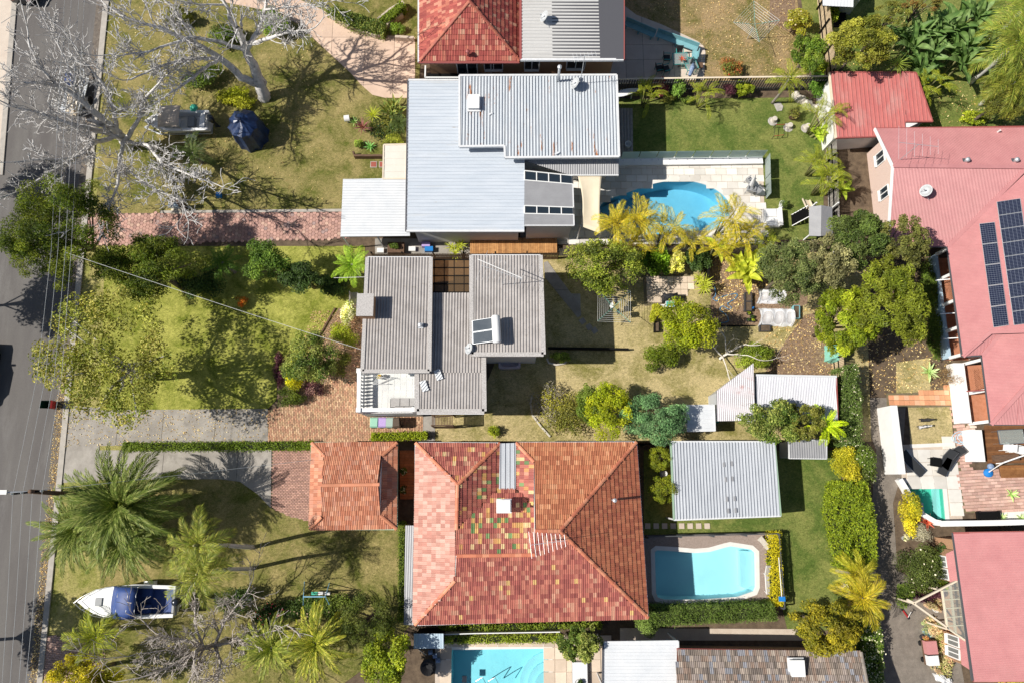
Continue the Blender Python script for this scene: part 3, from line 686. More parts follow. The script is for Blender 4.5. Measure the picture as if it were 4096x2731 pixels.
grassmat('lawn_lime', (.17, .2, .025), (.43, .42, .1), .5, .16, .7)
grassmat('lawn_straw', (.23, .21, .06), (.52, .42, .21), .43, .14)
grassmat('lawn_green', (.1, .15, .03), (.25, .26, .075), .52, .16)
grassmat('lawn_brown', (.16, .15, .04), (.38, .27, .14), .46, .13)
grassmat('lawn_verge', (.2, .22, .04), (.42, .36, .14), .48, .15)
mat('white_paint', (.76, .76, .75), (.82, .82, .8), 2, .5); mat('frame_white', (.75, .75, .73), None, rough=.5); mat('gutter_white', (.62, .63, .64), (.72, .72, .72), 4, .45)
mat('gutter_dark', (.09, .09, .1), None, rough=.5); mat('gutter_red', (.32, .09, .08), None, rough=.5); mat('gutter_green', (.3, .42, .3), None, rough=.5)
mat('window_glass', (.02, .03, .04), None, rough=.05, spec=.8)
glassmat('pool_glass', (.88, .95, .93), .06); glassmat('clear_glass', (.85, .9, .88), .1, opaque=.05); glassmat('net_white', (.9, .9, .92), .2, .6, .28); glassmat('smoke_sheet', (.55, .36, .2), .05, .2, .12)
mat('steel', (.55, .56, .57), None, rough=.3, metal=.9); mat('galv', (.5, .52, .54), (.62, .64, .66), 6, .45, metal=.5); mat('dish_grey', (.5, .52, .53), None, rough=.5)
mat('black_rubber', (.015, .015, .017), None, rough=.7); mat('black_cover', (.02, .021, .024), (.03, .03, .034), 5, .55, .5, 12)
mat('timber_dark', (.1, .06, .04), (.17, .1, .06), 3, .8, .3, 30, stretch=(1, 6, 1)); mat('timber_deck', (.3, .17, .08), (.42, .26, .13), 4, .75, .2, 30, vc=True, oc=True, grain=.2)
mat('timber_grey', (.27, .25, .23), (.38, .35, .32), 4, .85, .3, 30, vc=True, oc=True, grain=.25); mat('timber_pale', (.5, .38, .24), (.6, .47, .31), 3, .8, .2, 30, vc=True, oc=True)
mat('timber_cream', (.68, .57, .43), (.74, .64, .5), 3, .7); mat('timber_brown', (.2, .12, .07), (.3, .19, .11), 3, .8, .3, 30, vc=True, oc=True, grain=.2)
mat('fence_charcoal', (.045, .047, .05), (.07, .07, .075), 4, .7, vc=True, oc=True); mat('bark', (.11, .085, .06), (.2, .16, .12), 7, .95, .9, 25)
mat('grey_bark', (.5, .48, .46), (.7, .68, .66), 3.5, .9, .6, 30, c3=(.24, .22, .2), s3=2.2, p3=(.55, .66)); mat('twig_brown', (.36, .31, .27), (.58, .53, .48), 4, .9); mat('white_bark', (.62, .56, .48), (.74, .69, .62), 5, .85)
mat('palm_bark', (.2, .17, .14), (.34, .3, .26), 9, .95, .8, 20); mat('pale_bark', (.5, .48, .45), (.62, .6, .57), 6, .8, .3, 14); mat('cane_bark', (.2, .2, .08), (.34, .32, .14), 8, .7)
mat('hedge_core', (.02, .025, .01), None, rough=1); leafmat('leaf', .3); leafmat('leaf_obj', .3, oc=True); leafmat('conifer', .12)
mat('terracotta', (.42, .17, .09), (.5, .22, .13), 5, .8); mat('pot_white', (.7, .7, .68), None, rough=.6); mat('pot_dark', (.05, .05, .055), None, rough=.6); mat('pot_grey', (.35, .35, .34), (.45, .44, .43), 6, .8)
mat('brick_wall', (.34, .19, .11), (.46, .28, .16), 7, .9, .4, 30, stretch=(2.2, 2.2, 9)); mat('brick_pink', (.55, .4, .34), (.68, .54, .47), 6, .9, .3, 30, stretch=(2.2, 2.2, 9)); mat('render_white', (.72, .7, .68), (.78, .77, .75), 1.5, .8); mat('render_blue', (.36, .5, .6), (.42, .55, .65), 2, .8)
mat('stone', (.3, .28, .25), (.48, .45, .41), 4, .9, .7, 14); mat('rock_pale', (.5, .45, .38), (.62, .57, .5), 5, .9, .6, 12)

# ------------------------------------------------------------------ pools (cut through the ground)
def smoothloop(pts, k=4):
    """closed Catmull-Rom through photo points"""
    out = []; n = len(pts)
    for i in range(n):
        p0, p1, p2, p3 = [Vector(pts[(i+j-1) % n]) for j in range(4)]
        for s in range(k):
            t = s/k; out.append(tuple(.5*((2*p1)+(-p0+p2)*t+(2*p0-5*p1+4*p2-p3)*t*t+(-p0+3*p1-3*p2+p3)*t**3)))
    return out
POOLS = {
 'tear': [tuple(p)[:2] for p in smoothloop([(2396, 905), (2397, 835), (2425, 803), (2500, 775), (2600, 740), (2690, 724), (2770, 727), (2850, 752), (2905, 795), (2925, 845), (2900, 895), (2820, 928), (2640, 938), (2450, 936)])],
 'kidney': [(2619, 2206), (2628, 2199), (2700, 2203), (2780, 2210), (2840, 2205), (2900, 2188), (2922, 2183), (3005, 2196), (3020, 2210), (3022, 2345), (3015, 2362), (2950, 2385), (2800, 2396), (2660, 2396), (2632, 2388), (2624, 2370)],
 'plunge': [(3612, 1931), (3768, 1929), (3782, 2083), (3740, 2078), (3700, 2052), (3665, 2012), (3630, 1962)],
 'long': [(1802, 2597), (2193, 2592), (2197, 2860), (1796, 2860)]}
ZD = .03
PW = {k: PP(v, ZD) for k, v in POOLS.items()}
def pool(key, name, label, paint, water, depth, deep=None):
    """lined basin sunk below the deck, with its water a little under the rim and a coping round it"""
    rim = PW[key]; c = sum(rim, Vector())/len(rim); root = thing(name, label, 'pool', (c.x, c.y, -depth)); n = len(rim); mb = MB()
    top = [(p.x, p.y, ZD-.004) for p in rim]; xs = [p.x for p in rim]; x0, x1 = min(xs), max(xs)
    def zb(p): t = (p.x-x0)/(x1-x0); return -(depth if deep is None else depth+(deep-depth)*t)
    bot = [(c.x+(p.x-c.x)*.97, c.y+(p.y-c.y)*.97, zb(p)) for p in rim]
    ar = sum(rim[i].x*rim[(i+1) % n].y-rim[(i+1) % n].x*rim[i].y for i in range(n)); sg = ar > 0
    mb.v = top+bot
    for i in range(n):
        j = (i+1) % n; mb.f.append((i, n+i, n+j, j) if sg else (i, j, n+j, n+i))
    pl = [Vector((p[0], p[1], 0)) for p in bot]
    for a, b, d in tessellate_polygon([pl]):
        t = (pl[b]-pl[a]).cross(pl[d]-pl[a]).z; mb.f.append((n+a, n+b, n+d) if t > 0 else (n+a, n+d, n+b))
    mb.build('basin', paint, root)
    flat('water', [Vector((c.x+(p.x-c.x)*.995, c.y+(p.y-c.y)*.995, -.07)) for p in rim], -.07, water, root, world=True)
    out = inset([(p.x, p.y) for p in rim], -.28); mc = MB(); k = len(rim)
    a = [(p.x, p.y, ZD+.03) for p in rim]; b = [(p.x, p.y, ZD+.03) for p in out]; lo = [(p.x, p.y, ZD-.1) for p in rim]; bl = [(p.x, p.y, ZD-.02) for p in out]
    mc.v = a+b+lo+bl
    for i in range(k):
        j = (i+1) % k; q = [(i, j, k+j, k+i), (2*k+i, 2*k+j, j, i), (k+i, k+j, 3*k+j, 3*k+i)]; mc.f += q if not sg else [t[::-1] for t in q]
    return root, mc
HOLES = [[(p.x, p.y, 0) for p in v] for v in PW.values()]
# ------------------------------------------------------------------ ground, road, lawns, drives
flat('ground', [(-260, -220, 0), (260, -220, 0), (260, 300, 0), (-260, 300, 0)], 0, 'soil', holes=HOLES, world=True)
def kx(y): return 120+.0978*(2731-y)
def strip(a, b, y0=-500, y1=3200): return [(kx(y0)+a, y0), (kx(y0)+b, y0), (kx(y1)+b, y1), (kx(y1)+a, y1)]
flat('road', [(-1500, -500), (kx(-500), -500), (kx(3200), 3200), (-1500, 3200)], .012, 'asphalt')
flat('gutter_strip', strip(0, 26), .02, 'gutter_concrete')
struct('kerb', MB().prism([tuple(p[:2]) for p in PP(strip(26, 48), .12)], 0, .12), 'kerb_concrete')
struct('kerb_across_road', MB().prism([tuple(p[:2]) for p in PP([(80, -400), (100, -400), (10, 700), (-10, 700)], .1)], 0, .1), 'kerb_concrete')
flat('footpath', [(-1500, -500), (80, -400), (-10, 700), (-200, 1200), (-1500, 1200)], .1, 'concrete_cream')
flat('verge_lawn', strip(48, 330), .02, 'lawn_verge')
flat('front_lawn_north', [(460, -400), (1720, -400), (1640, 950), (1300, 880), (420, 880), (380, 880)], .028, 'lawn_olive')
flat('front_lawn_middle', [(420, 985), (1460, 985), (1450, 1255), (1355, 1232), (1245, 1405), (1110, 1520), (1105, 1600), (1065, 1640), (400, 1640)], .028, 'lawn_lime')
flat('front_lawn_south', [(400, 1905), (1000, 1915), (1240, 2070), (1640, 2100), (1640, 2500), (1500, 2640), (1200, 2860), (400, 2860)], .028, 'lawn_olive')
flat('back_lawn_middle', [(2160, 1010), (3460, 1010), (3485, 1765), (1700, 1765), (1720, 1600), (1935, 1560)], .02, 'lawn_straw')
flat('back_lawn_white_house', [(2440, 395), (3230, 385), (3300, 560), (3290, 960), (3048, 960), (3048, 640), (2440, 640)], .02, 'lawn_green')
flat('back_lawn_north', [(2440, -400), (3140, -400), (3230, 330), (2440, 330)], .02, 'lawn_brown')
flat('back_lawn_far', [(3150, -400), (4500, -400), (4500, 560), (3560, 560), (3250, 330)], .02, 'lawn_green')
flat('back_lawn_south', [(2575, 1800), (3360, 1800), (3395, 2520), (3150, 2520), (3060, 2140), (2575, 2140)], .02, 'lawn_green')
flat('side_lawn_east', [(3632, 1628), (3803, 1624), (3815, 1775), (3642, 1780)], .02, 'lawn_straw')
flat('path_lawn_east', [(3585, 1450), (3720, 1430), (3722, 1565), (3585, 1572)], .02, 'lawn_straw')
flat('lane', [(3430, 1590), (3625, 1590), (3605, 1900), (3572, 2010), (3590, 2280), (3800, 2400), (3880, 2860), (3470, 2860), (3480, 2100), (3505, 1800)], .016, 'lane')
flat('vegetable_bed', [(2845, 1120), (3230, 1120), (3230, 1215), (3030, 1300), (2840, 1300)], .034, 'mulch'); flat('chip_bed', [(3220, 1260), (3330, 1240), (3345, 1520), (3060, 1490), (3130, 1380)], .034, 'mulch')
flat('corner_bed', [(1355, 1232), (1440, 1255), (1440, 1500), (1350, 1510), (1250, 1580), (1110, 1600), (1112, 1520), (1245, 1405)], .036, 'mulch'); flat('banana_bed', [(2840, 990), (3100, 990), (3100, 1130), (2840, 1130)], .04, 'mulch')
flat('fence_bed', [(2530, 345), (3240, 340), (3240, 390), (2530, 398)], .03, 'soil')
flat('rose_bed', [(3080, -200), (3180, -200), (3180, 140), (3080, 90)], .03, 'mulch')
# poured concrete
slabs('driveway', [(262, 1640), (1070, 1634), (1072, 1770), (245, 1785)], [470, 650, 860], [], .06, .05, 'concrete_grey')
slabs('neighbour_driveway', [(243, 1800), (1086, 1797), (1083, 2030), (1030, 1975), (960, 1925), (880, 1915), (240, 1918)], [470, 646, 795, 945], [], .06, .05, 'concrete_grey')
flat('drive_apron', [(252, 1620), (400, 1630), (395, 1925), (232, 1930)], .05, 'concrete_grey')
slabs('peach_driveway', [(880, -300), (1180, -300), (1200, 0), (1300, 45), (1400, 100), (1515, 141), (1660, 150), (1660, 392), (1540, 392), (1490, 380), (1445, 340), (1400, 290), (1340, 235), (1265, 165), (1200, 100), (1100, 50), (1000, 30), (900, 10)], [1170, 1330, 1463, 1580], [150], .06, .05, 'concrete_peach')
slabs('patio', [(2420, 0), (2480, 10), (2545, 60), (2650, 100), (2790, 165), (2815, 185), (2822, 210), (2815, 320), (2420, 330)], [2500, 2570, 2690], [120, 180, 240], .06, .05, 'concrete_cream')
slabs('side_path', [(1500, 955), (1900, 955), (1900, 1030), (1500, 1030)], [1600, 1700], [], .05, .05, 'concrete_grey')
slabs('yard_path', [(2175, 1050), (2190, 1045), (2322, 1225), (2325, 1262), (2310, 1270), (2180, 1110)], [], [1160], .05, .04, 'concrete_grey')
slabs('garden_slab', [(2255, 1175), (2322, 1175), (2322, 1250), (2265, 1200)], [], [], .045, .03, 'concrete_grey')
slabs('house_apron', [(1690, 1640), (1740, 1640), (1740, 1765), (1690, 1765)], [], [], .045, .03, 'concrete_grey')
flat('pool_surround', [(2575, 2138), (3092, 2130), (3098, 2412), (2575, 2420)], ZD, 'aggregate', holes=[[(p.x, p.y, 0) for p in PW['kidney']]])
flat('rear_terrace', [(2480, 2510), (3250, 2515), (3260, 2560), (2480, 2560)], .03, 'sandstone')
# paved areas: a bedding sheet with the single pavers lying on it
def paved(sheet, pxs, l, wd, mat_, cols, bed='sand_joint', z=.03, **kw):
    o = flat(sheet, pxs, z, bed, holes=kw.get('holes', ())); pave(o, [tuple(p[:2]) for p in PP(pxs, z)], l, wd, z+.004, mat_, cols, **kw); return o
BR = [(.5, .27, .17), (.56, .33, .2), (.45, .25, .16), (.6, .4, .25), (.52, .34, .2), (.4, .24, .15)]
paved('brick_forecourt', [(1072, 1645), (1120, 1625), (1185, 1608), (1250, 1572), (1330, 1518), (1356, 1512), (1400, 1540), (1440, 1515), (1440, 1640), (1695, 1640), (1695, 1742), (1440, 1770), (1072, 1775)], .235, .12, 'brick_paver', BR, name='brick', seed=1, rot=math.pi/2)
paved('brick_path', [(1395, 1215), (1462, 1215), (1445, 1500), (1405, 1530), (1380, 1520)], .235, .12, 'brick_paver', BR, name='brick', seed=2, limit=200)
PK = [(.46, .27, .22), (.52, .31, .25), (.42, .25, .21), (.34, .24, .22), (.55, .36, .28)]
paved('hexagon_paver_drive', [(330, 855), (1372, 848), (1400, 955), (320, 985)], .3, .3, 'brick_paver', PK, bed='grass_pavers_joint', name='hexagon_paver', hexa=True, seed=4, weights=[5, 5, 3, 1, 2])
struct('drive_edging', MB().prism([tuple(p[:2]) for p in PP([(640, 843), (1372, 836), (1372, 847), (640, 853)], .1)], 0, .1), 'kerb_concrete')
paved('garage_forecourt', [(1090, 1797), (1250, 1797), (1245, 2085), (1160, 2065), (1086, 2030)], .22, .11, 'brick_paver', [(.42, .24, .19), (.48, .28, .22), (.38, .22, .18)], name='brick', seed=5)
paved('brick_drive_south', [(185, 2540), (340, 2545), (420, 2600), (420, 2860), (150, 2860)], .22, .11, 'brick_paver', [(.5, .32, .26), (.56, .37, .3), (.44, .29, .24)], name='brick', seed=6, rot=.1)
TC = [(.68, .32, .17), (.74, .38, .21), (.64, .3, .16), (.72, .42, .26)]
paved('terracotta_path', [(3545, 1572), (3722, 1568), (3770, 1548), (3855, 1540), (3858, 1626), (3548, 1630)], .36, .36, 'brick_paver', TC, name='terracotta_tile', seed=7, bond=0, bed='sand_joint')
PV = [(.52, .32, .26), (.58, .37, .3), (.48, .3, .25), (.6, .4, .33)]
paved('courtyard_paving', [(3806, 1626), (3862, 1626), (3870, 1785), (3885, 1880), (4250, 1875), (4250, 2040), (3960, 2048), (3852, 2050)], .42, .21, 'brick_paver', PV, name='paver', seed=8, rot=.06)
paved('cream_paver_strip', [(3855, 1470), (3885, 1465), (3900, 1715), (3866, 1715)], .24, .16, 'brick_paver', [(.68, .55, .46), (.74, .6, .5), (.66, .5, .42)], name='paver', seed=9, limit=100)
TV = [(1, 1, .99), (1.03, 1.02, 1), (.96, .95, .93), (.9, .88, .85)]
paved('white_pool_deck', [(2290, 655), (3052, 645), (3062, 965), (2080, 965), (2095, 920), (2290, 905)], .8, .55, 'travertine', TV, bed='sandstone', name='paver', seed=10, holes=[[(p.x, p.y, 0) for p in PW['tear']]], gap=.02)
paved('courtyard_pool_deck', [(3606, 1778), (3822, 1768), (3852, 2088), (3700, 2090), (3606, 1940)], .9, .9, 'travertine', TV, bed='sandstone', name='paver', seed=11, holes=[[(p.x, p.y, 0) for p in PW['plunge']]], gap=.02, bond=0)
paved('stone_pool_deck', [(1740, 2562), (2425, 2555), (2425, 2860), (1740, 2860)], .75, .75, 'travertine', [(.86, .72, .6), (.9, .77, .65), (.8, .68, .58)], bed='sandstone', name='paver', seed=12, holes=[[(p.x, p.y, 0) for p in PW['long']]], gap=.02, bond=0)
PA = [(.62, .5, .38), (.68, .57, .44), (.58, .47, .36)]
paved('garden_patio', [(2570, 1100), (2760, 1095), (2770, 1140), (2730, 1210), (2578, 1225)], .5, .5, 'brick_paver', PA, name='paver', seed=13, bond=0, gap=.02)
mat('pool_step', (.5, .72, .78), (.55, .76, .82), .8, .6)
for key, nm, lb, pt, wt, dp, de in (('tear', 'swimming_pool', 'teardrop shaped blue pool in the white paved deck', 'pool_paint_blue', 'water_blue', 1.5, None),
        ('kidney', 'swimming_pool', 'white moulded pool beside the small hedge and cream gravel surround', 'pool_paint_pale', 'water_pale', 1.4, .8),
        ('plunge', 'swimming_pool', 'small green plunge pool with a curved edge', 'pool_paint_green', 'water_green', 1.1, .8),
        ('long', 'swimming_pool', 'pale aqua rectangular pool cut off by the bottom of the picture', 'pool_paint_aqua', 'water_pale', 1.3, .9)):
    r_, cop = pool(key, nm, lb, pt, wt, dp, de); cop.build('coping', 'coping', r_)
    if key == 'long':
        for i, rr in enumerate((1.9, 1.4, .95)):
            c = P(2195, 2760); mb = MB(); arc = [(c.x-.02-rr*math.sin(t), c.y+rr*math.cos(t)*1.15) for t in [k*math.pi/12 for k in range(13)]]; mb.prism(arc, -1.2, -.75+.25*i); mb.build('step', 'pool_step', r_)
    if key == 'plunge':
        q = PP([(3615, 1934), (3766, 1932), (3770, 1952), (3628, 1954)], -.3); MB().prism([tuple(p[:2]) for p in q], -1.0, -.35).build('step', 'pool_step', r_)
        q = PP([(3742, 1952), (3770, 1952), (3778, 2076), (3752, 2074)], -.3); MB().prism([tuple(p[:2]) for p in q], -1.0, -.35).build('bench', 'pool_step', r_)
    if key == 'kidney':
        q = PP([(2960, 2200), (3012, 2205), (3014, 2340), (2990, 2355), (2965, 2345)], -.3); MB().prism([tuple(p[:2]) for p in q], -.9, -.4).build('step', 'pool_paint_pale', r_)
    if key == 'tear':
        q = PP([(2400, 830), (2480, 795), (2478, 840), (2440, 870), (2402, 880)], -.4); MB().prism([tuple(p[:2]) for p in q], -1.5, -.55).build('step', 'pool_paint_blue', r_)
# ------------------------------------------------------------------ roof and wall materials
def metalmat(name, base, base2, rust=None, rustamt=(.6, .66), stretch=(1, 1, 1), rough=.45, dirt=None, dirtamt=(.55, .75), rs_=.8, ds=.4, spec=.4):
    m, t, b, pos, out = newmat(name); v = scaled(t, pos, stretch)
    cs = ramp(t, noise(t, v, 1.2, 6, .6), [(.3, base), (.7, base2)])
    if dirt: cs = mix(t, ramp(t, noise(t, v, ds, 8, .7), [(dirtamt[0], 0.0), (dirtamt[1], .8)]), cs, dirt)
    if rust: cs = mix(t, ramp(t, noise(t, v, rs_, 10, .75), [(rustamt[0], 0.0), (rustamt[1], 1.0)]), cs, rust)
    cs = mix(t, 1.0, cs, ramp(t, noise(t, pos, 18, 5, .8), [(.3, .9), (.7, 1.1)]), 'MULTIPLY')
    t.links.new(cs, b.inputs['Base Color']); b.inputs['Roughness'].default_value = rough; b.inputs['Specular IOR Level'].default_value = spec; return m
metalmat('metal_white', (.47, .52, .58), (.56, .6, .65), (.34, .27, .2), (.665, .68), (.35, 3, 1), rs_=1.6, dirt=(.52, .5, .46), dirtamt=(.58, .8))
metalmat('metal_white_rusty', (.47, .51, .55), (.57, .59, .61), (.38, .17, .08), (.6, .63), (3, .5, 1), rs_=.55, dirt=(.5, .44, .38), dirtamt=(.6, .85), ds=.9)
metalmat('metal_bright', (.6, .62, .64), (.68, .69, .7), dirt=(.6, .59, .56), dirtamt=(.62, .9)); metalmat('metal_cream', (.66, .62, .54), (.72, .68, .6), dirt=(.5, .45, .37), dirtamt=(.6, .9))
metalmat('metal_pale_grey', (.5, .49, .47), (.58, .57, .55), dirt=(.42, .4, .37), dirtamt=(.55, .8), stretch=(.3, 2, 1)); metalmat('metal_grey', (.28, .28, .29), (.33, .33, .34))
metalmat('metal_silver', (.42, .44, .47), (.5, .52, .55), dirt=(.42, .44, .46), dirtamt=(.55, .8), stretch=(2, .4, 1)); metalmat('metal_red', (.47, .2, .2), (.54, .245, .24), dirt=(.42, .2, .19), dirtamt=(.5, .9))
metalmat('metal_red_dirty', (.46, .14, .13), (.54, .19, .17), (.22, .14, .1), (.64, .74), dirt=(.5, .3, .27), dirtamt=(.5, .72), rs_=2.4, stretch=(1.6, .7, 1)); metalmat('metal_shed', (.5, .47, .48), (.62, .58, .6), (.34, .1, .06), (.55, .68), dirt=(.44, .46, .5), rs_=.5)
metalmat('metal_shed_white', (.52, .52, .56), (.62, .62, .65), (.56, .42, .38), (.6, .72), (2, .5, 1), rs_=.5); metalmat('metal_blue', (.42, .52, .6), (.5, .6, .67), dirt=(.36, .42, .46))
metalmat('fibro_grey', (.32, .295, .28), (.43, .4, .38), (.2, .17, .15), (.61, .7), (1, 1, 1), .9, dirt=(.3, .27, .24), dirtamt=(.56, .68), rs_=6, ds=3.5, spec=.15)
mat('fibro_edge', (.36, .34, .32), (.55, .52, .5), 14, .95, .7, 30, grain=.4); mat('tile_blend', (.96, .96, .96), (1.04, 1.04, 1.04), 6, .62, .25, 40, vc=True, oc=True, spec=.4, grain=.1)
mat('roof_underlay', (.12, .05, .035), (.16, .07, .05), 4, .9); mat('deck_white', (.66, .68, .7), (.72, .73, .74), .8, .6)

def metal_roof(root, polys, mat_, name='roof', **kw):
    o = None
    for q in polys:
        mb = MB(); corrugate(mb, q, **kw); s = MB(); slab(s, q, .05, .03)
        r = mb.build(name, mat_, root); s.build('ceiling_lining', 'roof_underlay' if 'tile' in mat_ else 'gutter_dark', r); o = o or r
    return o
def shift(q, dz): return [p+Vector((0, 0, dz)) for p in q]
# ------------------------------------------------------------------ grey corrugated house (the middle lot)
h = thing('grey_roof_house', 'two storey house with weathered grey corrugated roofs and a white balcony', 'house', P(1800, 1400))
W = [P(1470, 1030, 5.5), P(1724, 1030, 5.5), P(1718, 1484, 5.5), P(1450, 1484, 5.5)]
MD = [P(1718, 1172, 4.9), P(1932, 1172, 4.9), P(1937, 1644, 4.9), P(1668, 1644, 4.9), P(1668, 1490, 4.9), P(1718, 1490, 4.9)]
E = [P(1886, 1022, 5.4), P(2162, 1022, 5.4), P(2174, 1417, 5.4), P(1886, 1417, 5.4)]
for q, nm in ((W, 'roof'), (E, 'roof')):
    metal_roof(h, [[p+Vector((0, 0, .0)) for p in q]], 'fibro_grey', nm, pitch=.19, depth=.06, ribs=(0, 1, 0))
metal_roof(h, [[MD[0], MD[1], P(1935, 1490, 4.9), MD[5]], [P(1668, 1490, 4.9), P(1935, 1490, 4.9), MD[2], MD[3]]], 'fibro_grey', 'roof', pitch=.19, depth=.06, ribs=(0, 1, 0))
def edges(root, q, mat_, wd=.24, ht=.12, dz=.02, name='roof_edge_capping', sides=None):
    for i in range(len(q)):
        if sides is not None and i not in sides: continue
        a, b = q[i], q[(i+1) % len(q)]; MB().bar(a+Vector((0, 0, dz)), b+Vector((0, 0, dz)), wd, ht).build(name, mat_, root)
edges(h, W, 'fibro_edge', sides=(1, 2, 3)); edges(h, E, 'fibro_edge', sides=(1, 2, 3), wd=.28); edges(h, MD, 'fibro_edge', sides=(1, 2, 3), wd=.3)
gutter(h, [W[0], W[1]]); gutter(h, [E[0], E[1]]); gutter(h, [MD[2]+Vector((0, -.12, 0)), MD[3]+Vector((0, -.12, 0))])
for q, z in ((W, 5.35), (E, 5.25)): walls(h, inset([p[:2] for p in q], .35), z, 'render_white')
walls(h, inset([p[:2] for p in MD], .3), 4.75, 'render_blue')
bw = inset([p[:2] for p in E], .3)
wall_window(h, (bw[2][0], bw[2][1]), (bw[3][0], bw[3][1]), .15, .5, 3.4, 4.7, out=1); wall_window(h, (bw[2][0], bw[2][1]), (bw[3][0], bw[3][1]), .6, .85, 3.4, 4.7, out=1)
ww = inset([p[:2] for p in W], .35); wall_window(h, ww[3], ww[0], .2, .45, 3.2, 4.7, out=-1); wall_window(h, ww[3], ww[0], .6, .8, 3.2, 4.7, out=-1); wall_window(h, ww[3], ww[0], .3, .6, .9, 2.1, out=-1)
wall_window(h, bw[1], bw[2], .2, .42, 3.2, 4.6, out=-1); wall_window(h, bw[1], bw[2], .62, .82, 3.2, 4.6, out=-1)
# balcony over the garage
bz = 2.75; B = [P(1442, 1484, bz), P(1672, 1488, bz), P(1672, 1650, bz), P(1440, 1652, bz)]
MB().prism([p[:2] for p in B], 0.0, bz).build('garage_wall', 'render_white', h)
pave(MB().prism([p[:2] for p in inset([p[:2] for p in B], .05)], bz-.02, bz+.01).build('balcony_floor', 'deck_white', h), inset([p[:2] for p in B], .12), .4, .4, bz+.012, 'travertine', [(.92, .96, 1.0), (.97, .99, 1.02), (.9, .94, .98)], name='floor_tile', bond=0, t=.01, gap=.012, limit=300, var=.03)
def balustrade(root, a, b, n, hh=.95, rad=.085):
    a, b = Vector(a), Vector(b); rl = MB().bar(a+Vector((0, 0, hh)), b+Vector((0, 0, hh)), .24, .12).build('handrail', 'white_paint', root)
    MB().bar(a+Vector((0, 0, .05)), b+Vector((0, 0, .05)), .2, .1).build('base_rail', 'white_paint', root)
    prof = [(.07, .1), (.07, .18), (.045, .22), (.1, .38), (.085, .5), (.045, .68), (.06, .78), (.07, .86), (.07, hh-.05)]
    me = None
    for i in range(n):
        p = a.lerp(b, (i+.5)/n)
        if me is None: mb = MB().lathe(prof, (0, 0, 0), 8); me = np_mesh('baluster', mb.v, mb.f, 'white_paint', None, True)
        put('baluster', me, root, loc=wmat(root).inverted() @ p)
bi = inset([p[:2] for p in B], .12)
balustrade(h, (*bi[0], bz), (*bi[3], bz), 11); balustrade(h, (*bi[3], bz), (*bi[2], bz), 16)
for q in (bi[0], bi[3], bi[2]): MB().box((q[0], q[1], bz+.55), (.3, .3, 1.1)).build('balcony_pier', 'white_paint', h)
# smoky skylight pergola between the wings
pz = 4.6; sk = [P(1725, 1040, pz), P(1884, 1040, pz), P(1884, 1170, pz), P(1725, 1170, pz)]
MB().add(sk, [(0, 3, 2, 1)]).build('pergola_sheet', 'smoke_sheet', h)
for i in range(5): a = sk[0].lerp(sk[3], i/4); b = sk[1].lerp(sk[2], i/4); MB().bar(a+Vector((0, 0, .05)), b+Vector((0, 0, .05)), .06, .06).build('pergola_batten', 'timber_pale', h)
for i in range(4): a = sk[0].lerp(sk[1], (i+.3)/4); b = sk[3].lerp(sk[2], (i+.3)/4); MB().bar(a-Vector((0, 0, .06)), b-Vector((0, 0, .06)), .05, .14).build('pergola_rafter', 'timber_pale', h)
# chimney box at the west edge
ch = P(1474, 1236, 5.5); MB().box((ch.x, ch.y, 5.2), (.95, 1.35, 2.6)).build('chimney', 'brick_wall', h); MB().box((ch.x, ch.y, 6.53), (1.05, 1.45, .08)).build('chimney_cap', 'fibro_edge', h)
# solar hot water unit
s = thing('solar_water_heater', 'solar hot water panels with white tank on the grey corrugated roof', 'water heater', P(1940, 1322, 5.45))
c0, c1, c2, c3 = P(1888, 1282, 5.55), P(1975, 1268, 6.15), P(1980, 1365, 6.15), P(1890, 1378, 5.55)
mat('collector_glass', (.045, .06, .075), (.07, .085, .1), 1, .12, spec=.9)
for a in (0, .5):
    q = [c0.lerp(c3, a+.01), c1.lerp(c2, a+.01), c1.lerp(c2, a+.49), c0.lerp(c3, a+.49)]; mb = MB(); slab(mb, q, .08, 0); fr = mb.build('collector_panel', 'galv', s)
    g = [p+Vector((0, 0, .012)) for p in q]; cc = sum(g, Vector())/4; MB().add([cc+(p-cc)*.94 for p in g], [(0, 3, 2, 1)]).build('glass', 'collector_glass', fr)
mb = MB(); t0, t1 = P(1982, 1262, 6.2), P(1988, 1372, 6.2); ax = (t1-t0).normalized(); mb.tube([t0, t0+ax*.08, t1-ax*.08, t1], [.2, .27, .27, .2], 14); mb.build('tank', 'white_paint', s, smooth=True)
mb = MB(); [mb.bar(p, Vector((p.x, p.y, 5.46)), .05) for p in (c1, c2, c1.lerp(c2, .5))]; mb.build('stand', 'galv', s)
a = thing('tv_antenna', 'large white TV aerial on the eastern grey corrugated roof', 'antenna', P(2010, 1138, 5.46)); b = P(2010, 1138, 5.46)
antenna(a, b, 2.6, 2.6, -.35, 9, 2.0); MB().bar(b+Vector((-1.5, .8, 2.75)), b+Vector((1.2, -.4, 2.75)), .035).build('upper_boom', 'white_paint', a)
dish('satellite dish at the corner where two grey corrugated roofs meet', P(1880, 1400, 5.0), .36, math.pi*.95)
for k, (x, y, lb) in enumerate(((1752, 1500, 'bent white flashing sheet lying in the middle of the grey roof valley'), (1695, 1545, 'torn strip of white sheeting on the grey roof edge by the balcony'))):
    c = P(x, y, 4.97); mb = MB(); corrugate(mb, [c+Vector((-.28, .28, .08)), c+Vector((.1, .42, .12)), c+Vector((.34, -.22, .08)), c+Vector((-.05, -.36, .1))], .16, .05, 'rib'); solid('loose_roof_sheet', lb, 'roof sheet', mb, 'metal_bright')
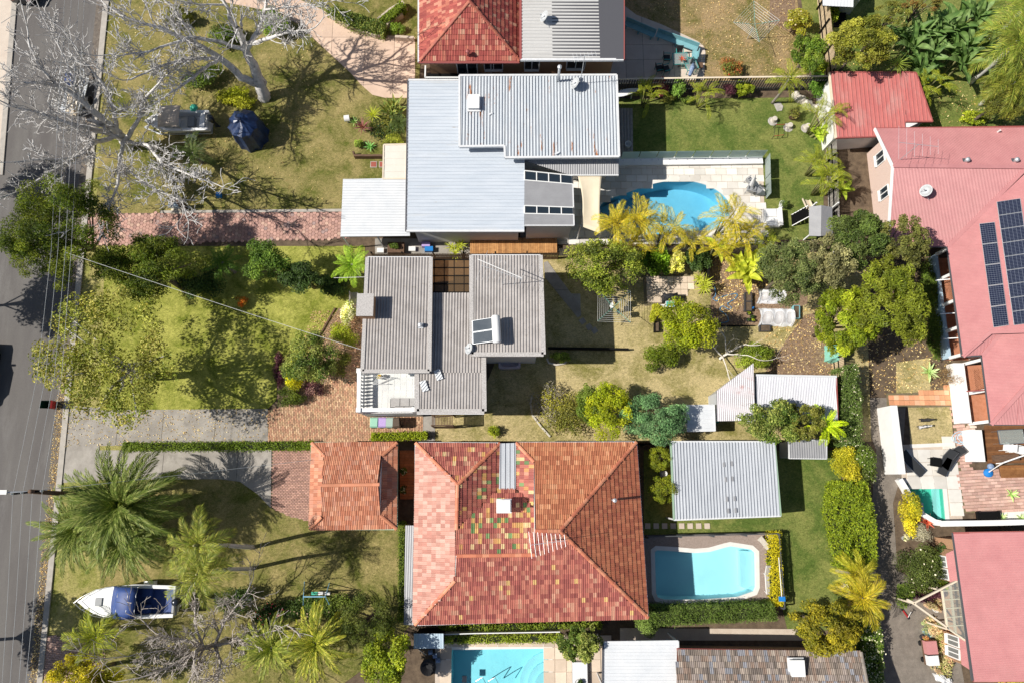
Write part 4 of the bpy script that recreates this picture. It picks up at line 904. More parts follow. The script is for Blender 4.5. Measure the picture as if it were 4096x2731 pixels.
c = P(1690, 1298+0, 5.55); c = P(1683, 1303, 5.56); r_ = thing('roof_vent', 'small pale roof vent on the western grey corrugated roof', 'vent', c); MB().lathe([(.09, 0), (.09, .25), (.15, .25), (.12, .36), (.01, .4)], c, 10, False).build('cowl', 'galv', r_); MB().box(c+Vector((0, 0, .01)), (.35, .35, .03)).build('flashing', 'galv', r_)
# ------------------------------------------------------------------ white metal roof house
h = thing('white_roof_house', 'house with broad white metal roofs on two levels north of the middle lot', 'house', P(1950, 620))
LW = [P(1634, 322, 3.6), P(2100, 322, 3.6), P(2097, 925, 3.45), P(1626, 925, 3.45)]; UP = [P(1838, 304, 4.5), P(2466, 302, 4.5), P(2476, 628, 4.35), P(2020, 632, 4.35), P(2018, 585, 4.36), P(1838, 588, 4.36)]
metal_roof(h, [LW], 'metal_white', 'roof', pitch=.26, depth=.035, prof='pan', ribs=(1, 0, 0))
metal_roof(h, [[UP[0], P(2019, 304, 4.5), UP[4], UP[5]], [P(2019, 304, 4.5), UP[1], UP[2], UP[3]]], 'metal_white_rusty', 'upper_roof', pitch=.215, depth=.07, prof='rib', ribs=(0, 1, 0))
edges(h, UP, 'gutter_white', .14, .2, -.02, 'fascia'); edges(h, LW, 'gutter_white', .14, .16, -.02, 'fascia', (0, 2)); gutter(h, [LW[0], LW[3]], 'gutter_dark', .2)
walls(h, inset([p[:2] for p in LW], .4), 3.4, 'render_white'); walls(h, inset([p[:2] for p in UP], .35), 4.2, 'render_white')
uw = inset([p[:2] for p in UP], .35)
for t0, t1 in ((.1, .35), (.5, .8)): wall_window(h, uw[1], uw[2], t0, t1, .4, 2.3, out=-1)
lw_ = inset([p[:2] for p in LW], .4)
for t0, t1 in ((.15, .3), (.45, .6)): wall_window(h, lw_[3], lw_[0], t0, t1, .9, 2.2, out=-1)
CP = [P(1372, 718, 2.7), P(1626, 712, 2.7), P(1640, 945, 2.6), P(1362, 948, 2.6)]; metal_roof(h, [CP], 'metal_bright', 'carport_roof', pitch=.2, depth=.04, prof='rib', ribs=(1, 0, 0))
for p in (CP[0], CP[3], CP[0].lerp(CP[1], .5), CP[3].lerp(CP[2], .5)): MB().box((p.x+.1, p.y+(-.1 if p.y > CP[3].y+1 else .1), 1.28), (.09, .09, 2.56)).build('carport_post', 'gutter_white', h)
PO = [P(1535, 580, 2.8), P(1627, 578, 2.8), P(1626, 716, 2.75), P(1532, 716, 2.75)]; metal_roof(h, [PO], 'metal_cream', 'porch_roof', pitch=.5, depth=.02, prof='pan', ribs=(1, 0, 0)); edges(h, PO, 'timber_cream', .1, .14, -.03, 'porch_fascia')
for p in (PO[0], PO[3]): MB().box((p.x+.12, p.y, 1.3), (.1, .1, 2.6)).build('porch_post', 'white_paint', h)
LN = [P(2085, 640, 3.3), P(2476, 636, 3.3), P(2474, 702, 3.1), P(2280, 702, 3.1)]; metal_roof(h, [LN], 'metal_grey', 'lean_to_roof', pitch=.16, depth=.035, ribs=(0, 1, 0)); edges(h, LN, 'gutter_white', .08, .12, -.02, 'fascia', (2,))
AX = [P(2098, 680, 3.5), P(2290, 700, 3.35), P(2296, 903, 3.35), P(2098, 903, 3.5)]
def band(a, b): return [AX[0].lerp(AX[3], a), AX[1].lerp(AX[2], a), AX[1].lerp(AX[2], b), AX[0].lerp(AX[3], b)]
for a, b in ((.2, .64), (.8, 1.0)): metal_roof(h, [band(a, b)], 'metal_grey', 'annex_roof', pitch=.1, depth=.02, ribs=(1, 0, 0))
for a, b in ((.02, .19), (.65, .79)):
    q = band(a, b); fr = MB(); 
    for i in range(5): fr.bar(q[0].lerp(q[1], i/4), q[3].lerp(q[2], i/4), .07, .1)
    fr.bar(q[0], q[1], .07, .1); fr.bar(q[3], q[2], .07, .1); f_ = fr.build('skylight', 'frame_white', h)
    for i in range(4): MB().add([q[0].lerp(q[1], i/4+.01), q[0].lerp(q[1], (i+1)/4-.01), q[3].lerp(q[2], (i+1)/4-.01), q[3].lerp(q[2], i/4+.01)], [(0, 3, 2, 1)]).build('pane', 'window_glass', f_)
edges(h, AX, 'gutter_white', .08, .16, -.03, 'fascia', (1, 2)); walls(h, inset([p[:2] for p in AX], .15), 3.2, 'render_white')
def skylight(label, c, sx, sy, name='roof_skylight', dome='white_paint'):
    r = thing(name, label, 'skylight', tuple(c)); MB().box(c+Vector((0, 0, .06)), (sx*1.25, sy*1.2, .05)).build('flashing', 'gutter_white', r); MB().box(c+Vector((0, 0, .2)), (sx, sy, .28)).build('upstand', 'gutter_white', r); MB().box(c+Vector((0, 0, .37)), (sx*1.04, sy*1.04, .06)).build('dome', dome, r)
skylight('square white skylight on the upper white metal roof', P(1896, 418, 4.45), .75, 1.0)
def flue(label, c, hh, r, mat_='galv', name='flue_pipe', lid=True):
    o = thing(name, label, 'flue', tuple(c)); MB().tube([c, c+Vector((0, 0, hh))], r, 10).build('pipe', mat_, o, smooth=True)
    if lid: MB().lathe([(r*1.1, 0), (r*1.7, .05), (r*1.6, .16), (.01, .24)], c+Vector((0, 0, hh)), 10, False).build('cowl', mat_, o)
    return o
flue('tall white flue pipe on the north edge of the rusty white roof', P(2232, 326, 4.5), 1.6, .09)
a = thing('tv_antenna', 'TV aerial mast on the north edge of the rusty white roof', 'antenna', P(2320, 335, 4.5)); antenna(a, P(2320, 335, 4.5), 3.2, 1.5, .2, 7, .7)
dish('round satellite dish on the rusty white roof', P(2300, 350, 4.52), .42, math.pi*.95)
for x, y, lb in ((1962, 456, 'loose white strip of sheeting near the square skylight'), (2228, 614, 'small white sheet lying near the south edge of the rusty roof')):
    solid('loose_roof_sheet', lb, 'roof sheet', MB().box(P(x, y, 4.5), (.32, .12, .05), .5), 'metal_bright')
# shade sail
sl = [P(2308, 704, 3.0), P(2408, 702, 3.0), P(2402, 935, 2.7), P(2322, 905, 2.7)]; mb = MB(); g = 10
for i in range(g+1):
    for j in range(g+1):
        u_, v_ = i/g, j/g; inw = .32*4*v_*(1-v_); uu = inw*.55+(1-inw*.75)*u_; p = sl[0].lerp(sl[1], uu).lerp(sl[3].lerp(sl[2], uu), v_); p.z -= .25*math.sin(math.pi*v_)*(.4+.6*math.sin(math.pi*u_)); mb.v.append(tuple(p))
mb.f = [(i*(g+1)+j, (i+1)*(g+1)+j, (i+1)*(g+1)+j+1, i*(g+1)+j+1) for i in range(g) for j in range(g)]
s = thing('shade_sail', 'cream shade sail stretched beside the grey annex roof', 'shade sail', (sl[2].x, sl[2].y, 0)); mat('sail_cloth', (.66, .57, .42), (.7, .61, .46), 2, .85); so = mb.build('cloth', 'sail_cloth', s, smooth=True); so.modifiers.new('thick', 'SOLIDIFY').thickness = .012
for p in (sl[2], sl[3]): MB().tube([(p.x, p.y, 0), (p.x, p.y, p.z+.1)], .05, 8).build('post', 'steel', s)
# ------------------------------------------------------------------ red tiled and pale metal house at the top
h = thing('red_tile_brick_house', 'brick house at the top with a red tiled hip and pale metal roof', 'house', P(1980, 120)); ez = 5.0
A0, A1, A2, A3 = P(1680, 244, ez), P(2078, 244, ez), P(2078, -330, ez), P(1680, -330, ez); R0 = P(1878, 6, 7.4); R1 = P(1878, -120, 7.4)
RED = [(.4, .1, .075), (.34, .075, .06), (.46, .15, .1), (.5, .22, .15), (.3, .06, .05), (.55, .3, .2)]
TM = tile_mesh('roof_tile', .23, .34, 'tile_blend'); tl = []; rs_ = random.Random(21); pal = lambda r, p: palette(r, RED, [5, 5, 4, 2, 3, 1], .15)
UL = MB()
for q in ([A0, A1, R0], [A3, A0, R0, R1], [A1, A2, R1, R0]): tile_face(tl, q, .23, .34, rs_, pal); slab(UL, q, .05, .015)
ro = UL.build('roof', 'roof_underlay', h); pieces('roof_tile', ro, TM, [x[0] for x in tl], [x[1] for x in tl])
ridge_caps(ro, [(A0, R0), (A1, R0), (R0, R1)], 'tile_blend', cols=[(.42, .13, .08), (.36, .1, .07)])
gutter(h, [A0+Vector((-.1, -.1, 0)), A1+Vector((0, -.1, 0))], 'gutter_red'); gutter(h, [A3+Vector((-.1, 0, 0)), A0+Vector((-.1, -.1, 0))], 'gutter_white')
MR = [P(2082, -330, 5.6), P(2494, -330, 5.5), P(2494, 240, 5.5), P(2082, 240, 5.6)]; metal_roof(h, [MR], 'metal_pale_grey', 'metal_roof', pitch=.26, depth=.045, prof='broad', ribs=(1, 0, 0)); edges(h, MR, 'gutter_white', .16, .16, -.02, 'fascia', (2,)); edges(h, MR, 'gutter_red', .16, .16, -.02, 'fascia', (1, 3))
plan = [P(1700, -300, 0), P(2470, -300, 0), P(2450, 415, 0), P(1745, 415, 0)]; plan = [(A0.x+.5, A0.y+.5), (MR[2].x-.5, A0.y+.55), (MR[2].x-.5, 42), (A0.x+.5, 42)]
MB().prism(plan, 0, 4.9).build('wall', 'brick_wall', h)
for t0, t1, z0, z1 in ((.3, .4, 3.2, 4.4), (.52, .6, 3.2, 4.4), (.15, .26, 2.6, 4.6), (.75, .85, 3.3, 4.3)): wall_window(h, plan[0], plan[1], t0, t1, z0, z1, out=1)
dn = P(1965, 250, 3); MB().tube([(dn.x, A0.y+.5, 4.8), (dn.x, A0.y+.45, .1)], .05, 6).build('downpipe', 'gutter_white', h)
# small balcony on the south-west corner
bz2 = 2.7; q0 = Vector((plan[0][0]-.3, plan[0][1]-.95, bz2)); q1 = q0+Vector((4.0, 0, 0)); MB().box(((q0.x+q1.x)/2, q0.y+.5, bz2-.08), (4.0, .95, .14)).build('balcony_floor', 'timber_grey', h)
br = MB(); [br.bar(q0+Vector((i*.16, 0, 0)), q0+Vector((i*.16, 0, .95)), .05) for i in range(26)]; br.bar(q0+Vector((0, 0, .97)), q1+Vector((0, 0, .97)), .1, .06); br.bar(q0+Vector((0, 0, .97)), q0+Vector((0, .95, .97)), .1, .06); br.build('balcony_railing', 'frame_white', h)
dish('satellite dish on the pale metal roof at the top of the picture', P(2178, 85, 5.62), .4, math.pi*.97); flue('small reddish vent pipe low on the red tiled hip', P(1872, 222, 5.3), .35, .09, 'gutter_red')
# ------------------------------------------------------------------ orange tiled garage
def tiled_house(h, faces, tm, pal, seed, caps, capcols, roofname='roof', wd=.23, ln=.34, limit=300):
    tl = []; rs_ = random.Random(seed); UL = MB()
    for q in faces: tile_face(tl, q, wd, ln, rs_, pal); slab(UL, q, .05, .015)
    ro = UL.build(roofname, 'roof_underlay', h); pieces('roof_tile', ro, tm, [x[0] for x in tl], [x[1] for x in tl], limit)
    ridge_caps(ro, caps, 'tile_blend', cols=capcols); return ro
h = thing('orange_tile_garage', 'garage with an orange tiled roof beside the large tiled house', 'garage', P(1420, 1950)); ez = 2.7; gz = 3.15; rz = 4.1
a0, a1, a2, a3 = P(1247, 1770, ez), P(1588, 1770, ez), P(1586, 2114, ez), P(1240, 2114, ez); g0, g1, g2, g3 = P(1298, 1825, gz), P(1528, 1822, gz), P(1522, 2060, gz), P(1286, 2066, gz); r0, r1 = P(1288, 1940, rz), P(1517, 1936, rz)
ORG = [(.5, .2, .115), (.56, .25, .145), (.45, .17, .095), (.6, .31, .2), (.5, .23, .15)]; po = lambda r, p: palette(r, ORG, [5, 4, 3, 2, 3], .12)
north = [a0, a1, g1, r1, r0, g0]; south = [a3, a2, g2, r1, r0, g3]
faces = [[a0, g0, r0+Vector((0, 0, 0)), r1, g1, a1], [a3, g3, r0, r1, g2, a2], [a0, a3, g3, g0], [a1, a2, g2, g1]]
ro = tiled_house(h, faces, TM, po, 31, [(r0, r1), (a0, g0), (a3, g3), (a1, g1), (a2, g2)], [(.62, .25, .14), (.55, .22, .12)])
MB().add([g0, g3, r0], [(0, 1, 2)]).build('gable', 'render_white', h); MB().add([g1, r1, g2], [(0, 1, 2)]).build('gable', 'render_blue', h)
gutter(h, [a0, a1, a2, a3, a0], 'gutter_green'); walls(h, inset([p[:2] for p in (a0, a1, a2, a3)], .35), 2.6, 'brick_wall')
gw = inset([p[:2] for p in (a0, a1, a2, a3)], .35); md = MB(); A_, B_ = Vector((*gw[0], 0)), Vector((*gw[3], 0)); md.bar(A_.lerp(B_, .15)+Vector((-.03, 0, 1.05)), A_.lerp(B_, .85)+Vector((-.03, 0, 1.05)), .05, 2.1); md.build('garage_door', 'frame_white', h)
# ------------------------------------------------------------------ large blended-tile house
h = thing('blended_tile_house', 'large house with a hipped roof of mixed red, yellow and green tiles', 'house', P(2120, 2130)); ez = 3.0; K = {}
for k, v in dict(nw=(1663, 1770, 3.0), w1=(1830, 1938, 4.45), e1=(2000, 1772, 3.0), w2=(1826, 2118, 4.45), v1=(1996, 1955, 3.05), sw=(1660, 2497, 3.0), h1=(1820, 2322, 4.45), s1=(1826, 2222, 5.2), s2=(2138, 2218, 5.2), nr=(2064, 1770, 3.0), t1=(2136, 1846, 3.7), t2=(2136, 2034, 3.7),
                v2=(2062, 1956, 3.05), ne=(2545, 1768, 3.0), pk=(2240, 2122, 6.0), pw=(2140, 2122, 6.0), se=(2592, 2468, 3.0)).items(): K[k] = P(*v)
BL = [(.4, .13, .095), (.34, .1, .08), (.46, .17, .12), (.3, .085, .07), (.5, .25, .17)]; NO = [(.46, .17, .085), (.52, .22, .11), (.4, .14, .07), (.58, .28, .15)]
def pblend(r, p):
    x, y = p.x, p.y; c = P(2010, 1960, 4); d = math.hypot((x-c.x)/2.6, (y-c.y)/4.2); q = r.random()
    if d < 1.0 and q < .11*(1.2-d): return palette(r, [(.14, .24, .09), (.2, .3, .12)], None, .15)
    if d < 1.6 and q < .24*(1.6-d): return palette(r, [(.6, .36, .13), (.64, .46, .24), (.56, .28, .11)], None, .15)
    return palette(r, BL, [5, 4, 4, 3, 1], .16)
pnorth = lambda r, p: palette(r, NO, [5, 4, 4, 1], .12)
pwest = lambda r, p: palette(r, [(.52, .27, .21), (.56, .31, .245), (.47, .22, .17), (.6, .37, .3)], None, .1)
tl = []; rs_ = random.Random(41); UL = MB()
for q, pal in (([K['nw'], K['w1'], K['e1']], pblend), ([K['nw'], K['sw'], K['h1'], K['w2'], K['w1']], pwest), ([K['w1'], K['w2'], K['v1'], K['e1']], pblend),
               ([K['w2'], K['v1'], K['v2'], K['t2']+Vector((0, 0, .1)), K['s2'], K['s1']], pblend), ([K['nr'], K['t1'], K['t2'], K['v2']], pblend), ([K['nr'], K['ne'], K['pk'], K['pw'], K['t1']], pnorth), ([K['ne'], K['se'], K['pk']], lambda r, p: palette(r, [(.5, .17, .09), (.44, .14, .08), (.56, .21, .11)], None, .12)),
               ([K['sw'], K['se'], K['pk'], K['pw'], K['s2'], K['s1'], K['h1']], lambda r, p: palette(r, BL+[(.62, .4, .16)], [5, 4, 4, 3, 2, .25], .15))):
    tile_face(tl, q, .23, .34, rs_, pal); slab(UL, q, .05, .015)
ro = UL.build('roof', 'roof_underlay', h); pieces('roof_tile', ro, TM, [x[0] for x in tl], [x[1] for x in tl])
ridge_caps(ro, [(K['nw'], K['w1']), (K['e1'], K['w1']), (K['w2'], K['w1']), (K['sw'], K['h1']), (K['s1'], K['s2']), (K['nr'], K['t1']), (K['ne'], K['pk']), (K['se'], K['pk']), (K['pw'], K['pk'])], 'tile_blend', cols=[(.58, .2, .11), (.5, .16, .09), (.62, .26, .15)])
MB().add([K['h1'], K['s1'], K['w2']], [(0, 2, 1)]).build('gable', 'white_paint', h); MB().add([K['t1'], K['t2'], K['s2'], K['pw']], [(0, 1, 2, 3)]).build('gable', 'white_paint', h)
fl = [K['e1']+Vector((0, 0, .1)), K['nr']+Vector((0, 0, .1)), K['v2']+Vector((0, 0, .12)), K['v1']+Vector((0, 0, .12))]; metal_roof(h, [fl], 'metal_silver', 'valley_roof', pitch=.3, depth=.05, prof='pan', ribs=(0, 1, 0))
gutter(h, [K['e1'], K['nw'], K['sw'], K['se'], K['ne'], K['nr']], 'gutter_white'); pl = [K['nw'], K['ne'], K['se'], K['sw']]; wp = inset([p[:2] for p in pl], .45); walls(h, wp, 2.95, 'brick_wall')
for t0, t1 in ((.12, .25), (.5, .68)): wall_window(h, wp[3], wp[0], t0, t1, .9, 2.2, out=-1)
for t0, t1 in ((.2, .35), (.6, .8)): wall_window(h, wp[1], wp[2], t0, t1, .7, 2.3, out=-1)
for t0, t1 in ((.15, .28), (.45, .56), (.75, .88)): wall_window(h, wp[3], wp[2], t0, t1, 1.0, 2.2, out=1)
skylight('square white skylight among green and yellow roof tiles', P(2016, 2022, 4.45), .75, .72); flue('small pale flue on the dark eastern tile slope', P(2450, 1998, 4.4), .9, .08)
a = thing('tv_antenna', 'TV aerial on the ridge of the large tiled house', 'antenna', P(2185, 2160, 5.8)); antenna(a, P(2185, 2160, 5.75), 1.6, 2.0, .12, 9, 1.5)
# ------------------------------------------------------------------ silver carport, brown tiled and flat roof houses at the bottom
h = thing('silver_carport', 'carport with a silver metal roof beyond the two round clipped conifers', 'carport', P(2890, 1930)); q = [P(2683, 1765, 2.9), P(3098, 1765, 2.9), P(3123, 2062, 2.8), P(2696, 2078, 2.8)]
metal_roof(h, [q], 'metal_silver', 'roof', pitch=.2, depth=.06, prof='rib', ribs=(0, 1, 0)); edges(h, q, 'gutter_green', .1, .14, -.03, 'fascia', (1, 3)); edges(h, q, 'gutter_white', .1, .14, -.03, 'fascia', (0, 2))
for t in (.02, .33, .66, .98):
    for p in (q[0].lerp(q[1], t), q[3].lerp(q[2], t)): MB().box((p.x, p.y+(.15 if p.y < 0 else -.15)*0, 1.4), (.1, .1, 2.8)).build('post', 'gutter_white', h)
for x, y in ((2895, 1857), (2927, 1853), (2902, 1916), (2930, 1914), (2908, 1995), (2938, 1993), (2913, 2042), (2942, 2040)): c = P(x, y, 2.9); MB().box(c+Vector((0, 0, .03)), (.12, .3, .03)).build('skylight_strip', 'metal_grey', h)
walls(h, [tuple(p[:2]) for p in PP([(2700, 1800), (2712, 1800), (2722, 2060), (2708, 2060)], 0)], 2.6, 'brick_wall', 'brick_pier')
h = thing('brown_tile_house', 'house with a flat-pitched brown and grey tiled roof at the bottom', 'house', P(3080, 2760)); q = [P(2708, 2596, 3.0), P(3442, 2606, 3.0), P(3500, 2900, 4.3), P(2706, 2900, 4.3)]
BN = [(.2, .16, .13), (.27, .22, .19), (.15, .12, .1), (.33, .27, .22), (.24, .17, .13), (.22, .22, .24)]; tiled_house(h, [q], TM, lambda r, p: palette(r, BN, None, .18), 51, [(q[1], q[2])], [(.3, .26, .22)])
gutter(h, [q[0], q[1]], 'gutter_red'); walls(h, [(q[0].x+.3, q[0].y-.4), (q[1].x-.4, q[1].y-.4), (q[2].x-.4, q[2].y), (q[3].x+.3, q[3].y)], 2.9, 'brick_wall'); skylight('square white skylight on the brown tiled roof', P(3182, 2665, 3.35), .8, .9)
h = thing('white_flat_roof', 'bright white ribbed flat roof between the bottom pool and the brown tiles', 'patio roof', P(2560, 2650)); q = [P(2412, 2566, 2.8), P(2712, 2562, 2.8), P(2722, 2900, 2.75), P(2410, 2900, 2.75)]
metal_roof(h, [q], 'metal_bright', 'roof', pitch=.2, depth=.025, prof='pan', ribs=(1, 0, 0)); edges(h, q, 'gutter_white', .1, .16, -.03, 'fascia', (0, 1)); edges(h, q, 'gutter_dark', .1, .16, -.03, 'fascia', (3,))
for p in (q[0], q[1], q[0].lerp(q[3], .5), q[1].lerp(q[2], .5), q[0].lerp(q[3], .95), q[1].lerp(q[2], .95)): MB().box((p.x, p.y-.1, 1.37), (.1, .1, 2.74)).build('post', 'gutter_white', h)
h = thing('pump_shed', 'small blue grey shed roof at the corner of the bottom pool', 'shed', P(1700, 2560)); q = [P(1655, 2532, 2.1), P(1774, 2532, 2.1), P(1776, 2592, 2.0), P(1655, 2592, 2.0)]; metal_roof(h, [q], 'metal_blue', 'roof', pitch=.1, depth=.025, ribs=(0, 1, 0)); walls(h, inset([p[:2] for p in q], .1), 2.0, 'fence_charcoal')
h = thing('grey_lean_to', 'long narrow dark grey awning along the west side of the tiled house', 'awning', P(1640, 2300)); q = [P(1622, 2100, 2.5), P(1662, 2100, 2.6), P(1658, 2498, 2.6), P(1616, 2498, 2.5)]; metal_roof(h, [q], 'metal_grey', 'roof', pitch=.15, depth=.02, ribs=(0, 1, 0))
for t in (.02, .33, .66, .98): p = q[0].lerp(q[3], t); MB().box((p.x, p.y, 1.25), (.08, .08, 2.5)).build('post', 'gutter_dark', h)
# ------------------------------------------------------------------ sheds of the middle lot
h = thing('rusty_shed', 'backyard shed with a slanted rusty corrugated roof and a white corrugated roof', 'shed', P(3100, 1580)); q = [P(2867, 1562, 2.6), P(3012, 1452, 2.75), P(3022, 1680, 2.6), P(2868, 1683, 2.45)]; metal_roof(h, [q], 'metal_shed', 'rusty_roof', pitch=.13, depth=.04, ribs=(0, 1, 0))
q2 = [P(3022, 1500, 2.45), P(3345, 1506, 2.4), P(3352, 1690, 2.25), P(3024, 1690, 2.3)]; metal_roof(h, [q2], 'metal_shed_white', 'white_roof', pitch=.11, depth=.035, ribs=(0, 1, 0)); MB().bar(q2[0]+Vector((0, 0, .05)), q2[1]+Vector((0, 0, .05)), .14, .08).build('barge_capping', 'metal_bright', h); edges(h, q2, 'gutter_red', .08, .12, -.03, 'fascia', (1,))
walls(h, inset([p[:2] for p in q2], .15), 2.2, 'metal_silver'); walls(h, inset([p[:2] for p in q], .15), 2.35, 'metal_silver')
h = thing('garden_shed', 'small shed with a flat blue white roof beside the rusty shed', 'shed', P(2800, 1665)); q = [P(2745, 1620, 2.1), P(2857, 1618, 2.1), P(2861, 1722, 2.0), P(2749, 1724, 2.0)]; metal_roof(h, [q], 'metal_bright', 'roof', pitch=.3, depth=.02, prof='pan', ribs=(1, 0, 0)); edges(h, q, 'gutter_white', .06, .08, -.01, 'fascia'); walls(h, inset([p[:2] for p in q], .08), 1.98, 'metal_blue')
h = thing('small_grey_shed', 'small grey ribbed shed roof below the tree fern', 'shed', P(3230, 1800)); q = [P(3158, 1758, 2.0), P(3306, 1758, 2.0), P(3306, 1834, 1.9), P(3156, 1832, 1.9)]; metal_roof(h, [q], 'metal_grey', 'roof', pitch=.16, depth=.04, prof='rib', ribs=(0, 1, 0)); edges(h, q, 'gutter_white', .06, .1, -.02, 'fascia'); walls(h, inset([p[:2] for p in q], .08), 1.88, 'metal_silver')
mat('teal_cloth', (.02, .36, .31), (.03, .42, .36), 3, .8, .4, 10)
def drape(name, label, cat, pts, hh, mat_, seed=1, n=9, lump=.12, group=None):
    """loose sheet thrown over something: soft box with folds"""
    rs = random.Random(seed); c = sum((Vector(p) for p in pts), Vector())/len(pts); mb = MB(); m = len(pts)*4; rings = ((1.0, 0), (.97, .45), (.9, .85), (.62, 1.0), (.0, 1.03)); loop = []
    for i in range(m): a, b = Vector(pts[i//4]), Vector(pts[(i//4+1) % len(pts)]); loop.append(a.lerp(b, (i % 4)/4))
    for s_, z_ in rings:
        for p in loop: d = p-c; mb.v.append((c.x+d.x*s_+rs.uniform(-lump, lump)*.5*(s_ > 0), c.y+d.y*s_+rs.uniform(-lump, lump)*.5*(s_ > 0), hh*z_*(1+rs.uniform(-lump, lump)*.7*(z_ > 0))))
    mb.f = [(r*m+i, r*m+(i+1) % m, (r+1)*m+(i+1) % m, (r+1)*m+i) for r in range(len(rings)-1) for i in range(m)]
    return solid(name, label, cat, mb, mat_, group)
drape('green_tarp', 'crumpled teal tarp spilling out between the two sheds', 'tarp', PP([(2843, 1600), (2868, 1570), (2870, 1690), (2858, 1690)]), 1.4, 'teal_cloth', 4)
# ------------------------------------------------------------------ pink-red metal roofed house on the east side
def on_plane(px, py, poly):
    n, u, v = plane_axes(poly); o = Vector((0, 0, CAMH)); d = (P(px, py, 0)-o); t = (poly[0]-o).dot(n)/d.dot(n); return o+d*t
h = thing('red_metal_house', 'long house with pink red corrugated roofs and solar panels on the east side', 'house', P(3900, 1000))
FA = P3([(3500, 515, 2.9), (4300, 505, 2.9), (4300, 672, 4.3), (3572, 665, 4.3)]); FS = P3([(3572, 665, 4.3), (4110, 668, 4.3), (3790, 987, 2.6), (3552, 987, 2.6)])
FB = P3([(3790, 987, 2.6), (3850, 1425, 2.6), (3962, 1328, 3.25), (4230, 1328, 4.5), (4160, 640, 4.5)]); FH = P3([(3850, 1425, 2.6), (3928, 1422, 2.6), (4005, 1328, 3.05), (3962, 1328, 3.2)])
FC = P3([(3928, 1422, 2.6), (3963, 1697, 2.6), (4078, 1570, 3.27), (4300, 1330, 4.5), (4005, 1328, 3.05)]); FD = P3([(3963, 1697, 2.6), (4350, 1697, 2.6), (4300, 1330, 4.5), (4078, 1570, 3.27)])
for q in (FA, FS, FB, FH, FC, FD): metal_roof(h, [q], 'metal_red', 'roof', pitch=.1, depth=.022)
for a, b in ((FS[1], FS[2]), (FB[1], FB[2]), (FC[1], FC[2]), (FA[3], FA[2]), (FC[0], FC[4]), (FC[2], FC[3])): MB().bar(a+Vector((0, 0, .04)), b+Vector((0, 0, .04)), .26, .05).build('ridge_capping', 'metal_red', h)
edges(h, [FA[3], FA[0]], 'white_paint', .1, .2, -.06, 'barge_board', (0,)); edges(h, [FS[0], FS[3]], 'white_paint', .1, .2, -.06, 'barge_board', (0,))
gutter(h, [FS[3], FS[2], FB[1], FH[1], FC[1], FD[1]], 'gutter_dark', .1, .1); gutter(h, [FA[0], FA[1]], 'gutter_red')
wa = P(3572, 665, 4.3); x0 = wa.x+.7; yN, yS = FA[0].y-.5, FS[3].y+1.9
mb = MB(); a, b, r_ = Vector((x0, yN, 0)), Vector((x0, yS, 0)), Vector((x0, wa.y, 4.1)); mb.add([a, b, Vector((x0, yS, 2.55)), r_, Vector((x0, yN, 2.7))], [(0, 1, 2, 3, 4)]); mb.add([Vector((x0, yN, 0)), Vector((x0+14, yN, 0)), Vector((x0+14, yN, 2.7)), Vector((x0, yN, 2.7))], [(0, 3, 2, 1)]); mb.add([Vector((x0, yS, 0)), Vector((x0+8, yS, 0)), Vector((x0+8, yS, 2.5)), Vector((x0, yS, 2.5))], [(0, 1, 2, 3)]); mb.build('wall', 'brick_pink', h)
wall_window(h, (x0, yN), (x0, yS), .12, .26, 1.2, 2.3, out=1); wall_window(h, (x0, yN), (x0, yS), .55, .68, 1.2, 2.3, out=1)
# verandah along the west side: low wall, posts with arched brackets, back wall
v0, v1 = Vector((*FB[0][:2], 0))+Vector((.25, 0, 0)), Vector((*FB[1][:2], 0))+Vector((.25, .2, 0))
MB().bar(v0+Vector((0, 0, .45)), v1+Vector((0, 0, .45)), .2, .9).build('verandah_wall', 'render_blue', h); bk = Vector((1.9, 0, 0)); MB().bar(v0+bk+Vector((0, 0, 1.3)), v1+bk+Vector((0, 0, 1.3)), .15, 2.6).build('back_wall', 'brick_pink', h)
MB().prism([tuple((v0+Vector((-.1, 0, 0)))[:2]), tuple((v0+bk)[:2]), tuple((v1+bk)[:2]), tuple((v1+Vector((-.1, 0, 0)))[:2])], 0, .12).build('verandah_floor', 'terracotta', h)
def arcade(root, a, b, n, z0, z1):
    for i in range(n+1): p = a.lerp(b, i/n); MB().box((p.x, p.y, (z0+z1)/2), (.16, .2, z1-z0)).build('verandah_post', 'white_paint', root)
    for i in range(n):
        p, q = a.lerp(b, i/n), a.lerp(b, (i+1)/n); pts = [p.lerp(q, t)+Vector((0, 0, z1-.5+.5*math.sin(math.pi*t)**.6)) for t in [k/10 for k in range(11)]]; mb = MB()
        for s_, e_ in zip(pts[:-1], pts[1:]): mb.add([s_, e_, Vector((e_.x, e_.y, z1+.02)), Vector((s_.x, s_.y, z1+.02))], [(0, 1, 2, 3)])
        o = mb.build('arch', 'white_paint', root); o.modifiers.new('thick', 'SOLIDIFY').thickness = .12
arcade(h, v0, v1, 4, .9, 2.5)
w0, w1 = Vector((*FC[0][:2], 0))+Vector((-.45, -.2, 0)), Vector((*FC[1][:2], 0))+Vector((-.4, .25, 0)); MB().bar(w0+Vector((0, 0, .4)), w1+Vector((0, 0, .4)), .75, .8).build('white_verandah_wall', 'white_paint', h); arcade(h, w0+Vector((.7, 0, 0)), w1+Vector((.7, 0, 0)), 2, .1, 2.5); MB().bar(w0+Vector((2.2, 0, 1.3)), w1+Vector((2.2, 0, 1.3)), .15, 2.6).build('back_wall', 'brick_pink', h)
MB().prism([tuple(p[:2]) for p in (w0+Vector((.3, 0, 0)), w0+Vector((2.2, 0, 0)), w1+Vector((2.2, 0, 0)), w1+Vector((.3, 0, 0)))], 0, .1).build('verandah_floor', 'terracotta', h)
